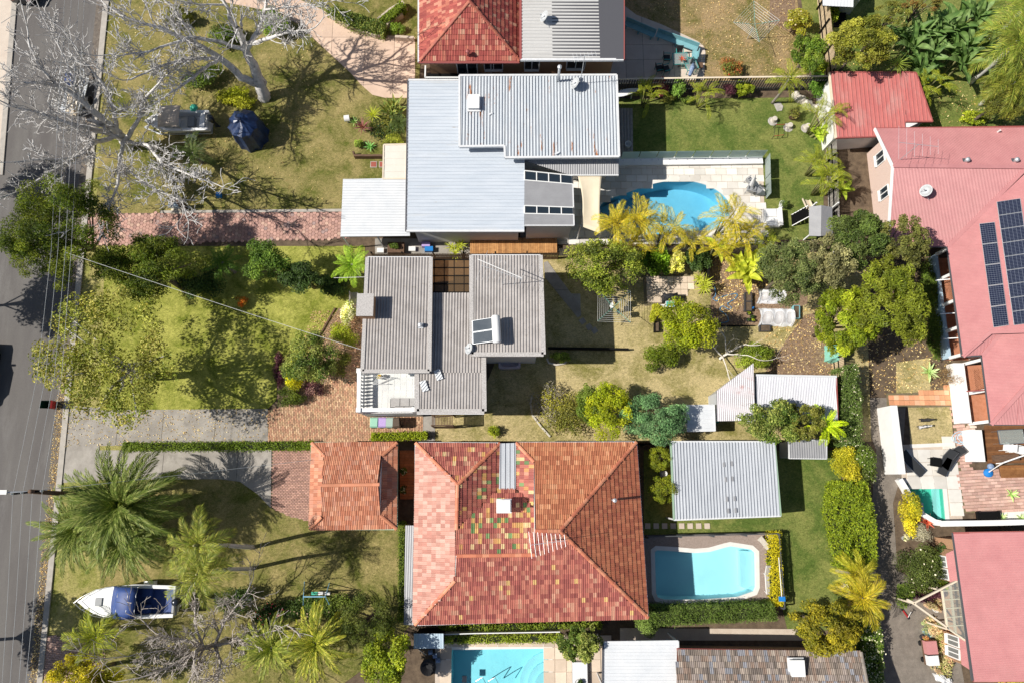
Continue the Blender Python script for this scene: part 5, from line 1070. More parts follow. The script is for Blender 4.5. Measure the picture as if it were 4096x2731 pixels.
def lattice(root, a, b, z0, z1, step=.16, name='lattice_screen', mat_='terracotta'):
    a, b = Vector(a), Vector(b); L = (b-a).length; d = (b-a)/L; hh = z1-z0; mb = MB(); k = -hh
    while k < L:
        for sg in (1, -1):
            s0, s1 = max(k, 0), min(k+hh, L)
            if s1 > s0:
                p = a+d*s0+Vector((0, 0, z0+(s0-k if sg > 0 else hh-(s0-k)))); q = a+d*s1+Vector((0, 0, z0+(s1-k if sg > 0 else hh-(s1-k)))); mb.bar(p, q, .012, .035)
        k += step
    return mb.build(name, mat_, root)
lattice(h, v0.lerp(v1, .26)+Vector((.3, 0, 0)), v0.lerp(v1, .48)+Vector((.3, 0, 0)), .9, 2.2); lattice(h, w0.lerp(w1, .1)+Vector((.75, 0, 0)), w0.lerp(w1, .45)+Vector((.75, 0, 0)), .8, 2.3)
for t in (.3, .62, .85): p = v0.lerp(v1, t); MB().bar(p+Vector((0, 0, 2.35)), p+Vector((-1.0, .0, 2.0)), .06, .05).build('bracket', 'white_paint', h)
p = w0.lerp(w1, .52); MB().bar(p+Vector((-.7, 0, 2.3)), p+Vector((1.0, .1, 2.45)), .08, .06).build('bracket', 'gutter_red', h)
# solar panels lying on the west slope
m, t, b, pos, out = newmat('solar_cell'); tc = nn(t, 'ShaderNodeTexCoord'); brk = nn(t, 'ShaderNodeTexBrick'); brk.offset = 0; brk.inputs['Scale'].default_value = 1; brk.inputs['Brick Width'].default_value = 1/6; brk.inputs['Row Height'].default_value = .1; brk.inputs['Mortar Size'].default_value = .006
brk.inputs['Color1'].default_value = (.012, .016, .035, 1); brk.inputs['Color2'].default_value = (.016, .02, .045, 1); brk.inputs['Mortar'].default_value = (.16, .18, .23, 1); t.links.new(tc.outputs['Generated'], brk.inputs['Vector']); t.links.new(brk.outputs['Color'], b.inputs['Base Color']); b.inputs['Roughness'].default_value = .12; b.inputs['Specular IOR Level'].default_value = .6
nB, uB, vB = plane_axes(FB)
def solar(label, pxs, k):
    q = [on_plane(x, y, FB)+nB*.1 for x, y in pxs]; c = sum(q, Vector())/4; root = k
    mb = MB(); slab(mb, [c+(p-c)*.985 for p in q], .035, 0); s = mb.build('solar_panel', 'galv', root); MB().add([c+(p-c)*.95+nB*.006 for p in q], [(0, 3, 2, 1)]).build('glass', 'solar_cell', s); mb = MB()
    for i in (0, 1): a_, b_ = q[0].lerp(q[3], .25+.5*i), q[1].lerp(q[2], .25+.5*i); mb.bar(a_-nB*.07, b_-nB*.07, .03, .05)
    mb.build('mounting_rail', 'galv', s)
ordn = ['first', 'second', 'third', 'fourth', 'fifth', 'sixth', 'seventh', 'eighth', 'ninth']
def lerp2(a, b, t): return (a[0]+(b[0]-a[0])*t, a[1]+(b[1]-a[1])*t)
L0, L1, R0_, R1_ = (3915, 897), (3972, 1312), (3977, 890), (4034, 1303); arr = thing('solar_array', 'narrow column of solar panels on the pink red roof', 'solar array', tuple(on_plane(3940, 1100, FB)))
for i in range(5): solar('', [lerp2(L0, L1, i/5), lerp2(R0_, R1_, i/5), lerp2(R0_, R1_, (i+1)/5), lerp2(L0, L1, (i+1)/5)], arr)
L0, L1, R0_, R1_ = (3984, 810), (4053, 1303), (4080, 796), (4149, 1290); arr = thing('solar_array', 'wide column of solar panels at the picture edge on the pink red roof', 'solar array', tuple(on_plane(4060, 1050, FB)))
for i in range(9): solar('', [lerp2(L0, L1, i/9), lerp2(R0_, R1_, i/9), lerp2(R0_, R1_, (i+1)/9), lerp2(L0, L1, (i+1)/9)], arr)
dish('round blue grey satellite dish on the pink red roof', on_plane(3690, 775, FS), .42, math.pi); 
for x, lb in ((3862, 'spinning roof ventilator nearer the TV aerial on the pink red ridge'), (4058, 'spinning roof ventilator close to the picture edge on the pink red ridge')):
    c = on_plane(x, 646, FA); o = thing('roof_ventilator', lb, 'vent', tuple(c)); MB().box(c+Vector((0, 0, .02)), (.4, .4, .04)).build('flashing', 'gutter_dark', o); mb = MB().lathe([(.1, 0), (.12, .12), (.17, .22), (.14, .34), (.01, .38)], c, 14, False); mb.build('turbine', 'galv', o, smooth=True)
c = on_plane(3600, 640, FA); a = thing('tv_antenna', 'wide TV aerial on the gable end of the pink red roof', 'antenna', tuple(c)); antenna(a, c, 2.2, 2.6, -.12, 6, 2.4)
c = on_plane(3990, 530, FA); solid('roof_pipe', 'short pale vent pipe near the north gutter of the pink red roof', 'vent', MB().tube([c, c+Vector((0, 0, .3))], .06, 8), 'pot_white')
# east garage with the leaf-strewn red roof
h = thing('red_ribbed_garage', 'garage with a leaf strewn dark red ribbed roof beside the palms', 'garage', P(3480, 420)); A_ = P3([(3318, 290, 2.7), (3622, 290, 2.7), (3622, 515, 2.6), (3500, 548, 2.55), (3345, 553, 2.55)]); B_ = P3([(3622, 290, 2.7), (3664, 292, 2.7), (3730, 488, 2.6), (3622, 488, 2.6)])
metal_roof(h, [A_, B_], 'metal_red_dirty', 'roof', pitch=.3, depth=.05, prof='pan', ribs=(0, 1, 0)); edges(h, A_, 'gutter_red', .1, .12, -.02, 'fascia', (0, 2, 3)); edges(h, A_, 'timber_cream', .1, .2, -.06, 'barge_board', (4,)); edges(h, B_, 'gutter_red', .1, .12, -.02, 'fascia', (0, 1, 2))
wp = [(A_[0].x+.15, A_[0].y-.3), (B_[1].x-.2, A_[0].y-.3), (B_[2].x-.3, B_[2].y+.3), (A_[2].x, A_[3].y+.6), (A_[4].x+.15, A_[4].y+.3)]; walls(h, wp, 2.5, 'render_white')
# ------------------------------------------------------------------ red roofed house in the bottom right corner
h = thing('corner_red_house', 'house with a broad red corrugated roof in the bottom corner', 'house', P(3980, 2430)); q = P3([(3813, 2130, 2.9), (4300, 2122, 4.4), (4300, 2722, 4.4), (3892, 2722, 2.9)]); metal_roof(h, [q], 'metal_red', 'roof', pitch=.1, depth=.022, ribs=(1, 0, 0)); edges(h, q, 'gutter_red', .1, .14, -.03, 'fascia', (0, 2)); gutter(h, [q[0], q[3]], 'gutter_dark', .1); wp = inset([p[:2] for p in q], .5); walls(h, wp, 2.8, 'brick_wall')
for (pts, tt) in (([(3783, 2214), (3818, 2196), (3838, 2318), (3800, 2334)], 0), ([(3836, 2540), (3866, 2560), (3884, 2680), (3842, 2656)], 1)):
    b_ = P3([(pts[0][0], pts[0][1], 2.1), (pts[1][0], pts[1][1], 2.7), (pts[2][0], pts[2][1], 2.7), (pts[3][0], pts[3][1], 2.1)]); metal_roof(h, [b_], 'metal_red', 'bay_roof', pitch=.1, depth=.02, ribs=(1, 0, .3)); bp = [(b_[0].x+.2, b_[0].y-.1), (b_[1].x+.3, b_[1].y-.1), (b_[2].x+.3, b_[2].y+.1), (b_[3].x+.2, b_[3].y+.1)]; walls(h, bp, 1.95, 'brick_wall', 'bay_wall'); wall_window(h, bp[0], bp[3], .06, .46, .6, 1.8, out=1, glass='clear_glass'); wall_window(h, bp[0], bp[3], .54, .94, .6, 1.8, out=1, glass='clear_glass')
g = thing('glass_roof_pergola', 'cream timber pergola with a glazed roof in front of the corner house', 'pergola', P(3800, 2440)); z = 2.45; T = [P(3834, 2318, z), P(3652, 2411, z), P(3868, 2566, z), P(3768, 2360, z), P(3790, 2515, z), P(3852, 2500, z)]
for a_, b_ in ((T[0], T[1]), (T[1], T[2]), (T[0], T[2]), (T[3], T[4]), (P(3800, 2338, z), P(3822, 2530, z))): MB().bar(a_, b_, .1, .14).build('beam', 'timber_cream', g)
MB().bar(P(3628, 2398, z-.02), P(3662, 2415, z-.02), .16, .14).build('beam_end', 'timber_cream', g)
for i in range(5): y = 2362+i*35; MB().bar(P(3770+i*4.5, y, z+.08), P(3842+i*6, y-4, z+.08), .06, .06).build('glazing_bar', 'timber_cream', g)
MB().add([P(3770, 2355, z+.12), P(3836, 2322, z+.12), P(3868, 2560, z+.12), P(3792, 2515, z+.12)], [(0, 3, 2, 1)]).build('glass_pane', 'clear_glass', g)
for p in (T[1], T[4], T[3]): MB().box((p.x, p.y, z/2-.05), (.1, .1, z-.1)).build('post', 'timber_cream', g)
# ------------------------------------------------------------------ walls of the courtyard
def wall_line(label, pxs, hh, th, mat_, name='garden_wall', cap=None):
    """masonry wall along photo points of its top centre line"""
    pts = PP(pxs, hh); root = thing(name, label, 'wall', (pts[0].x, pts[0].y, 0)); mb = MB(); n = len(pts)
    L = []; Rr = []
    for i, p in enumerate(pts):
        d = (pts[min(i+1, n-1)]-pts[max(i-1, 0)]); d.z = 0; d.normalize(); s_ = Vector((-d.y, d.x, 0))*th/2; L.append(p+s_); Rr.append(p-s_)
    mb.prism([tuple(p[:2]) for p in L+Rr[::-1]], 0, hh); mb.build('masonry', mat_, root)
    if cap:
        mc = MB(); L2 = [p+(p-q)*.14 for p, q in zip(L, Rr)]; R2 = [q+(q-p)*.14 for p, q in zip(L, Rr)]; mc.prism([tuple(p[:2]) for p in L2+R2[::-1]], hh, hh+.06); mc.build('capping', cap, root)
    return root
wall_line('tall white rendered wall beside the lawn with two dogs', [(3573, 1621), (3590, 1760), (3607, 1895)], 1.8, .36, 'render_white', cap='white_paint')
wall_line('curved white wall round the small plunge pool', [(3600, 1915), (3622, 1950), (3655, 2010), (3690, 2055), (3740, 2085), (3790, 2094)], .5, .25, 'render_white', cap='white_paint')
wall_line('straight white wall along the bottom of the paved courtyard', [(3760, 2093), (3950, 2090), (4250, 2084)], .9, .28, 'render_white', cap='white_paint')
wall_line('broad white planter wall next to the timber deck', [(3902, 1718), (3917, 1845)], .85, .85, 'white_paint')
wall_line('low white kerb between the dogs lawn and the pool deck', [(3640, 1783), (3820, 1775)], .12, .25, 'coping')
o = flat('gravel_strip', [(3862, 1728), (3882, 1726), (3892, 1838), (3872, 1840)], .05, 'terracotta')
# timber deck with single boards
def deck(label, pxs, z, bw_, mat_, name='timber_deck', along=(1, 0), cols=((.5, .36, .28), (.6, .44, .34), (.42, .3, .24)), seed=1):
    poly = [(p.x, p.y) for p in PP(pxs, z)]; c = P(sum(p[0] for p in pxs)/len(pxs), sum(p[1] for p in pxs)/len(pxs)); root = thing(name, label, 'deck', (c.x, c.y, 0)); rs = random.Random(seed)
    ins = inset(poly, .1); MB().prism(ins, 0, z-.04).build('deck_frame', 'timber_dark', root); ax = 1 if along[0] else 0; lo = min(p[ax] for p in poly); hi = max(p[ax] for p in poly); k = lo
    while k < hi:
        q = clip(clip(poly, 1-ax, ax, k+bw_-.012), -(1-ax), -ax, -k)
        if len(q) >= 3: b_ = MB().prism(q, z-.035, z+rs.uniform(-.003, .003)).build('board', mat_, root, col=(1, 1, 1)); c_ = palette(rs, cols, None, .12); b_.color = (*c_, 1)
        k += bw_
    return root
deck('dark timber deck with outdoor table east of the white planter wall', [(3938, 1700), (4250, 1695), (4250, 1848), (3950, 1852)], .3, .14, 'timber_deck')
deck('brown timber deck behind the white house carport along the fence', [(1880, 955), (2228, 950), (2228, 1012), (1880, 1016)], .5, .13, 'timber_deck', along=(0, 1), cols=((1.25, 1.05, .8), (1.1, .9, .7), (1.35, 1.15, .9)), seed=2)
deck('low timber platform at the edge of the paved courtyard', [(3998, 1860), (4250, 1852), (4250, 1905), (4006, 1910)], .35, .14, 'timber_deck', seed=3, cols=((.8, .6, .4), (.7, .5, .35)))
# ------------------------------------------------------------------ boats
mat('gel_white', (.8, .8, .79), (.84, .84, .83), 2, .25, spec=.5); mat('boat_beige', (.6, .5, .41), (.65, .55, .45), 3, .8); mat('blue_canvas', (.03, .06, .2), (.04, .08, .25), 3, .5); mat('blue_tarp', (.008, .018, .06), (.015, .04, .12), 2, .35, .6, 6, spec=.5); mat('red_paint', (.35, .03, .03), None, rough=.4); mat('engine_black', (.02, .025, .035), None, rough=.25, spec=.6); mat('grey_screen', (.28, .29, .3), None, rough=.5)
def hull_mesh(root, L, Bm, H_, z0, name='hull', mat_='gel_white', bow=.55):
    """boat hull along +x (bow at +x): lofted sections with a keel and a rolled gunwale, open on top"""
    n = 14; secs = []; mb = MB()
    for i in range(n+1):
        s = i/n; x = -L/2+L*s; w_ = Bm/2*(1-max(0, (s-bow)/(1-bow))**2.0) if s > bow else Bm/2*(.93+.07*s/bow); w_ = max(w_, .02); kz = z0+H_*.55*max(0, (s-.6)/.4)**2; top = z0+H_*(1+.12*s)
        secs.append([(x, 0, kz), (x, -w_*.75, kz+H_*.25*(1-s*.3)), (x, -w_, top), (x, -w_*.9-.0, top+.03), (x, -max(w_-.22, .01), top), (x, max(w_-.22, .01), top), (x, w_*.9, top+.03), (x, w_, top), (x, w_*.75, kz+H_*.25*(1-s*.3))])
    for sct in secs: mb.v += sct
    k = 9
    for i in range(n):
        for j in range(k):
            if j == 4: continue
            a, b = i*k+j, i*k+(j+1) % k; mb.f.append((a, b, b+k, a+k))
    mb.f.append(tuple(range(k))); h_ = mb.build(name, mat_, root, local=True, smooth=False); return secs
def trailer(root, L, W_, z=.45, mat_='galv'):
    mb = MB(); mb.bar((-L/2, -W_/2, z), (L*.35, -W_/2, z), .08); mb.bar((-L/2, W_/2, z), (L*.35, W_/2, z), .08); mb.bar((L*.35, -W_/2, z), (L*.62, 0, z), .08); mb.bar((L*.35, W_/2, z), (L*.62, 0, z), .08); [mb.bar((x, -W_/2, z), (x, W_/2, z), .07) for x in (-L/2, -L*.1, L*.35)]; mb.build('trailer_frame', mat_, root, local=True)
    for sy in (-1, 1):
        MB().tube([(-L*.15, sy*(W_/2+.2), .3), (-L*.15, sy*(W_/2+.36), .3)], .3, 16).build('trailer_wheel', 'black_rubber', root, local=True); mb = MB(); arc = [(-L*.15+.42*math.cos(t), .3+.42*math.sin(t)) for t in [k*math.pi/8 for k in range(9)]]
        for a, b in zip(arc[:-1], arc[1:]): mb.add([(a[0], sy*(W_/2+.14), a[1]), (b[0], sy*(W_/2+.14), b[1]), (b[0], sy*(W_/2+.42), b[1]), (a[0], sy*(W_/2+.42), a[1])], [(0, 1, 2, 3)])
        mb.build('mudguard', 'gel_white', root, local=True)
b = thing('trailer_boat', 'white open boat with beige canopy under the bare trees on the north lawn', 'boat', P(740, 520), math.pi+.02); S = hull_mesh(b, 4.7, 1.75, .8, .55)
mb = MB(); mb.prism([(-2.2, -.6), (1.3, -.6), (1.8, -.3), (1.8, .3), (1.3, .6), (-2.2, .6)], .75, .8); mb.build('cockpit_floor', 'gel_white', b, local=True); mb = MB(); mb.prism([(.9, -.72), (1.7, -.5), (2.15, -.1), (2.15, .1), (1.7, .5), (.9, .72)], 1.2, 1.38); mb.build('foredeck', 'gel_white', b, local=True)
mb = MB(); 
for i in range(6):
    for j in range(5): mb.v.append((-.55+1.55*i/5, -.85+1.7*j/4, 2.0+.14*math.sin(math.pi*j/4)+.05*math.sin(math.pi*i/5)))
mb.f = [(i*5+j, (i+1)*5+j, (i+1)*5+j+1, i*5+j+1) for i in range(5) for j in range(4)]; cv = mb.build('canopy', 'boat_beige', b, local=True, smooth=True); cv.modifiers.new('thick', 'SOLIDIFY').thickness = .03
mb = MB(); [mb.tube([(x, sy*.83, 1.3), (x*1.02, sy*.84, 2.02)], .018, 6) for x in (-.5, .95) for sy in (-1, 1)]; mb.build('canopy_pole', 'steel', b, local=True); MB().box((.2, 0, 1.15), (.6, .55, .8)).build('console', 'gel_white', b, local=True); MB().add([(.5, -.35, 1.5), (.5, .35, 1.5), (.3, .32, 1.85), (.3, -.32, 1.85)], [(0, 1, 2, 3)]).build('windscreen', 'clear_glass', b, local=True)
MB().box((-1.0, 0, 1.0), (.5, .8, .45)).build('bench_seat', 'grey_screen', b, local=True); MB().box((-1.9, 0, 1.25), (.35, 1.4, .2)).build('stern_seat', 'gel_white', b, local=True)
def outboard(root, x, z):
    mb = MB(); mb.tube([(x, 0, z-.3), (x-.02, 0, z), (x-.06, 0, z+.32), (x-.06, 0, z+.42)], [.16, .24, .24, .12], 10); mb.build('outboard_motor', 'engine_black', root, local=True, smooth=True); mb = MB(); mb.bar((x-.05, 0, z-.3), (x-.12, 0, z-1.1), .1, .2); mb.tube([(x-.28, 0, z-1.02), (x+.1, 0, z-1.05)], .07, 8); mb.build('motor_leg', 'engine_black', root, local=True)
outboard(b, -2.6, 1.45); trailer(b, 4.6, 1.2)
b = thing('trailer_boat', 'white cabin boat with blue canvas beside the tall palms on the south verge', 'boat', P(556, 2388), math.pi); S = hull_mesh(b, 6.2, 2.1, .95, .6, bow=.4)
fd = MB(); pts = [(.55, -.98), (1.2, -.92), (1.9, -.72), (2.5, -.4), (2.95, -.05), (2.95, .05), (2.5, .4), (1.9, .72), (1.2, .92), (.55, .98)]; fd.prism(pts, 1.5, 1.72); fd.build('foredeck', 'gel_white', b, local=True); MB().box((1.65, 0, 1.76), (.42, .5, .08)).build('hatch', 'grey_screen', b, local=True)
mb = MB(); rows = [(.75, 1.72, .95), (.2, 2.15, .95), (-.5, 2.25, .95), (-1.0, 2.2, .93)]
for x, z, hw in rows:
    for j in range(7): t_ = j/6*2-1; mb.v.append((x, hw*t_, z+.14*(1-t_*t_)))
mb.f = [(i*7+j, (i+1)*7+j, (i+1)*7+j+1, i*7+j+1) for i in range(3) for j in range(6)]; o = mb.build('canopy', 'blue_canvas', b, local=True, smooth=True); o.modifiers.new('thick', 'SOLIDIFY').thickness = .03
mb = MB(); [mb.tube([(x, -.95, z-.02), (x, -.5, z+.13), (x, .5, z+.13), (x, .95, z-.02)], .02, 6) for x, z, w_ in rows]; mb.tube([(-1.0, -.95, 1.5), (-1.0, -.95, 2.2)], .02, 6); mb.tube([(-1.0, .95, 1.5), (-1.0, .95, 2.2)], .02, 6); mb.build('canopy_frame', 'steel', b, local=True)
MB().prism([(-2.9, -.8), (.5, -.8), (.5, .8), (-2.9, .8)], .95, 1.0).build('cockpit_floor', 'blue_canvas', b, local=True); [MB().box((-1.2, y, 1.25), (.5, .5, .4)).build('cockpit_seat', 'blue_canvas', b, local=True) for y in (-.5, .5)]; mb = MB()
for sy in (-1, 1): mb.tube([(.6, sy*1.0, 1.75), (.65, sy*1.0, 2.0), (1.8, sy*.78, 2.02), (2.6, sy*.36, 2.05), (3.05, 0, 2.06)], .018, 6); [mb.tube([(x, sy*y, 1.7), (x, sy*y, 2.02)], .014, 5) for x, y in ((1.2, .92), (1.9, .74), (2.5, .42))]
mb.build('bow_rail', 'steel', b, local=True); MB().box((-3.0, 0, 1.2), (.3, 1.8, .2)).build('stern_platform', 'grey_screen', b, local=True); outboard(b, -3.25, 1.55); trailer(b, 5.6, 1.4)
# ------------------------------------------------------------------ vehicles at the road edge
mat('car_dark', (.012, .014, .018), None, rough=.2, spec=.7)
def car(label, c, rz, mat_='car_dark', L=4.4, Wd=1.8, name='parked_car'):
    root = thing(name, label, 'car', tuple(c), rz, group='cars at the road edge'); body = MB(); pr = [(-.5, .35), (-.5, .78), (-.47, .88), (-.3, .92), (.18, .9), (.42, .82), (.5, .68), (.5, .35)]
    k = len(pr)
    for sy, ins in ((-1, .94), (-1, 1), (1, 1), (1, .94)):
        for i, (x, z) in enumerate(pr): body.v.append((x*L, sy*Wd/2*(.97 if ins < 1 and z > .7 else 1)*(ins if z > .85 else 1), z))
    for s_ in range(3):
        for i in range(k): a = s_*k+i; b_ = s_*k+(i+1) % k; body.f.append((a, b_, b_+k, a+k))
    body.f.append(tuple(range(k))); body.f.append(tuple(range(4*k-1, 3*k-1, -1))); body.build('body', mat_, root, local=True)
    cab = MB(); lo = [(-.42*L, -.84, .9), (.2*L, -.84, .9), (.2*L, .84, .9), (-.42*L, .84, .9)]; hi = [(-.33*L, -.64, 1.44), (.04*L, -.64, 1.44), (.04*L, .64, 1.44), (-.33*L, .64, 1.44)]; cab.add(lo+hi, [(0, 1, 5, 4), (1, 2, 6, 5), (2, 3, 7, 6), (3, 0, 4, 7)]); cab.build('windows', 'window_glass', root, local=True); rf = MB(); rf.add([(x*1.02, y*1.02, z+.02) for x, y, z in hi]+[(x*.9, y*.85, z+.06) for x, y, z in hi], [(0, 1, 5, 4), (1, 2, 6, 5), (2, 3, 7, 6), (3, 0, 4, 7), (4, 5, 6, 7), (3, 2, 1, 0)]); rf.build('roof', mat_, root, local=True)
    for x in (-.3*L, .3*L):
        for sy in (-1, 1): wl = MB().tube([(x, sy*(Wd/2-.2), .32), (x, sy*(Wd/2+.01), .32)], .32, 16).build('wheel', 'black_rubber', root, local=True); MB().tube([(x, sy*(Wd/2+.005), .32), (x, sy*(Wd/2+.02), .32)], .2, 12).build('rim', 'steel', wl, local=True)
    for sy in (-1, 1): MB().box((.16*L, sy*(Wd/2+.1), .98), (.14, .2, .14)).build('mirror', mat_, root, local=True); MB().box((.49*L, sy*.62, .66), (.08, .34, .12)).build('headlight', 'steel', root, local=True); MB().box((-.495*L, sy*.68, .74), (.06, .28, .12)).build('tail_light', 'red_paint', root, local=True)
    return root
car('dark car on the road whose black shadow shows at the picture edge', P(-62, 1500), math.pi/2-.06); car('dark car cut off by the top of the picture near the kerb', P(135, -68), math.pi/2-.1)
# caged box trailer under the bare trees, with its load
t_ = thing('cage_trailer', 'white caged box trailer on the verge under the bare trees', 'trailer', P(318, 400), math.pi/2-.1); MB().box((0, 0, .6), (3.0, 1.6, .08)).build('tray', 'galv', t_, local=True); mb = MB()
for x in np.linspace(-1.5, 1.5, 9): [mb.bar((x, y, .6), (x, y, 2.0), .03) for y in (-.8, .8)]
for z in (.9, 1.25, 1.6, 2.0): [mb.bar((-1.5, y, z), (1.5, y, z), .03) for y in (-.8, .8)]; [mb.bar((x, -.8, z), (x, .8, z), .03) for x in (-1.5, 1.5)]
mb.build('cage', 'gel_white', t_, local=True); [MB().tube([(-.1, sy*.85, .3), (-.1, sy*1.05, .3)], .3, 14).build('wheel', 'black_rubber', t_, local=True) for sy in (-1, 1)]; mb = MB(); mb.bar((1.5, -.5, .45), (2.4, 0, .45), .07); mb.bar((1.5, .5, .45), (2.4, 0, .45), .07); mb.build('drawbar', 'galv', t_, local=True)
c = P(318, 430); mb = MB(); [mb.box((c.x+U(-.3, .3), c.y+U(-.4, .4), .75+.09*i), (.24, 2.0, .05), U(-.3, .3)) for i in range(5)]; solid('timber_load', 'pale planks lying in the caged trailer', 'planks', mb, 'timber_cream'); c = P(318, 345); solid('blue_crate', 'blue plastic crate in the caged trailer', 'crate', MB().box((c.x, c.y, .9), (.8, .7, .5)), 'blue_canvas')
# ------------------------------------------------------------------ power pole, street light, wires
pl = thing('power_pole', 'leaning timber power pole with a street light arm beside the palms', 'power pole', P(432, 1985)); base, top = P(432, 1985), P(120, 1964, 8.6); MB().tube([base, base.lerp(top, .5), top], [.17, .15, .12], 10).build('pole', 'timber_dark', pl, smooth=True)
MB().bar(P(52, 1974, 8.3), P(170, 1962, 8.3), .1, .1).build('crossarm', 'timber_grey', pl); MB().tube([P(110, 1965, 7.8), P(20, 1967, 8.2)], .04, 8).build('lamp_arm', 'galv', pl); l = P(8, 1967, 8.2); MB().box(l, (.6, .25, .12)).build('lamp_head', 'pot_white', pl)
for i in range(4): q = P(52, 1974, 8.4).lerp(P(170, 1962, 8.4), i/3); MB().lathe([(.05, 0), (.07, .08), (.04, .16), (.01, .2)], q, 8, False).build('insulator', 'pot_white', pl)
mat('wire', (.5, .52, .54), None, rough=.4, metal=.6)
for i, (xa, xb, xc) in enumerate(((50, 205, 9), (90, 232, 40), (130, 262, 75), (165, 285, 102))):
    m_ = P(52+39*i, 1974-4*i, 8.4); cable('power wire along the road, %s counted from the road centre' % ['first', 'second', 'third', 'fourth'][i], [P(xb+70, -300, 8.6), P(xb+25, 500, 8.3), P(xb, 1000, 8.3), P((xb+xa)/2+22, 1500, 8.3), m_, P((52+39*i+xc)/2, 2400, 8.2), P(xc-5, 2800, 8.3)], .01, 'wire', 'power_wire', group='power wires along the road')
cable('white service cable running to the grey corrugated roof across the front lawn', [P(262, 1010, 8.2), P(1452, 1400, 5.6)], .012, 'pot_white', sag=.5); cable('thin service wire from the leaning pole to the orange tiled garage', [P(110, 1965, 8.2), P(1245, 1838, 2.9)], .012, 'wire', sag=.35)
cable('pale wire from the palm garden to the western grey roof edge', [P(1335, 1112, 5.0), P(1470, 1108, 5.4)], .015, 'pot_white')
# ------------------------------------------------------------------ wheelie bins
def bin_(label, c, rz, body, lid, open_=False, name='wheelie_bin', tip=0):
    r = thing(name, label, 'bin', tuple(c), rz, group='wheelie bins'); mb = MB(); lo = [(-.2, -.22, .08), (.2, -.22, .08), (.2, .22, .08), (-.2, .22, .08)]; hi = [(-.27, -.3, .98), (.27, -.3, .98), (.27, .34, .98), (-.27, .34, .98)]; mb.add(lo+hi, [(0, 3, 2, 1), (0, 1, 5, 4), (1, 2, 6, 5), (2, 3, 7, 6), (3, 0, 4, 7)]); mb.build('bin_body', body, r, local=True)
    lm = MB(); lm.add([(-.29, -.33, 0), (.29, -.33, 0), (.29, .36, 0), (-.29, .36, 0), (-.23, -.24, .08), (.23, -.24, .08), (.23, .28, .1), (-.23, .28, .1)], [(0, 3, 2, 1), (0, 1, 5, 4), (1, 2, 6, 5), (2, 3, 7, 6), (3, 0, 4, 7), (4, 5, 6, 7)])
    if open_: lm.v = [(x, .36+z*1+.05, 1.0+(.36-y)*-.75) for x, y, z in lm.v]
    else: lm.v = [(x, y, z+.99) for x, y, z in lm.v]
    lm.build('lid', lid, r, local=True); MB().tube([(-.2, .38, .95), (.2, .38, .95)], .025, 6).build('handle', body, r, local=True); [MB().tube([(sx*.22, .26, .1), (sx*.28, .26, .1)], .1, 10).build('wheel', 'black_rubber', r, local=True) for sx in (-1, 1)]
mat('bin_green', (.02, .07, .045), None, rough=.5); mat('lid_mint', (.3, .55, .42), None, rough=.45); mat('lid_purple', (.45, .33, .62), None, rough=.45); mat('lid_brown', (.1, .07, .05), None, rough=.5); mat('bin_grey_green', (.35, .45, .4), None, rough=.5)
for x, lid, lb in ((1508, 'lid_mint', 'wheelie bin with a mint green lid below the white balcony'), (1541, 'lid_purple', 'wheelie bin with a pale purple lid between the mint and grey green bins'), (1568, 'bin_grey_green', 'wheelie bin with a grey green lid next to the brown one'), (1593, 'lid_brown', 'wheelie bin with a dark brown lid at the end of the balcony bins')): bin_(lb, P(x, 1692, .06), math.pi if lid != 'lid_brown' else math.pi+.1, 'bin_green' if lid != 'lid_brown' else 'lid_brown', lid)
bin_('open green wheelie bin with a red lid standing in the gutter', P(215, 1622, .03), -math.pi/2, 'bin_green', 'red_paint', True)
# ------------------------------------------------------------------ blue tarp, bucket, tap
mb = MB(); n = 10; rs_ = random.Random(5); c = P(1010, 545); prof = ((1.28, 0), (1.22, .6), (1.12, 1.5), (1.08, 1.9), (.55, 2.25), (.02, 2.45))
for r, z in prof:
    for j in range(n*2): a = math.pi*j/n; k = 1+(.05 if j % 2 else -.06)*(z < 2)+rs_.uniform(-.03, .03); mb.v.append((c.x+r*k*math.cos(a), c.y+r*k*math.sin(a)*1.05, z*(1+rs_.uniform(-.03, .03)*(z > 0))))
m2 = n*2; mb.f = [(i*m2+j, i*m2+(j+1) % m2, (i+1)*m2+(j+1) % m2, (i+1)*m2+j) for i in range(len(prof)-1) for j in range(m2)]; solid('blue_tarp_cover', 'dark blue tarpaulin draped over a round frame on the north lawn', 'tarp', mb, 'blue_tarp')
mat('green_plastic', (.05, .42, .28), None, rough=.5); mat('blue_plastic', (.02, .2, .55), None, rough=.45); mat('hose_blue', (.02, .25, .5), None, rough=.4); mat('hose_pale', (.4, .62, .75), None, rough=.4)
o = thing('green_patio_umbrella', 'small green fabric cover on a stand behind the beige boat canopy', 'umbrella', P(790, 448)); c = P(775, 432, 1.7); MB().lathe([(.33, 0), (.2, .16), (.01, .24)], c, 6, False).build('canopy', 'green_plastic', o); MB().tube([(c.x, c.y, 0), (c.x, c.y, 1.75)], .02, 6).build('pole', 'steel', o)
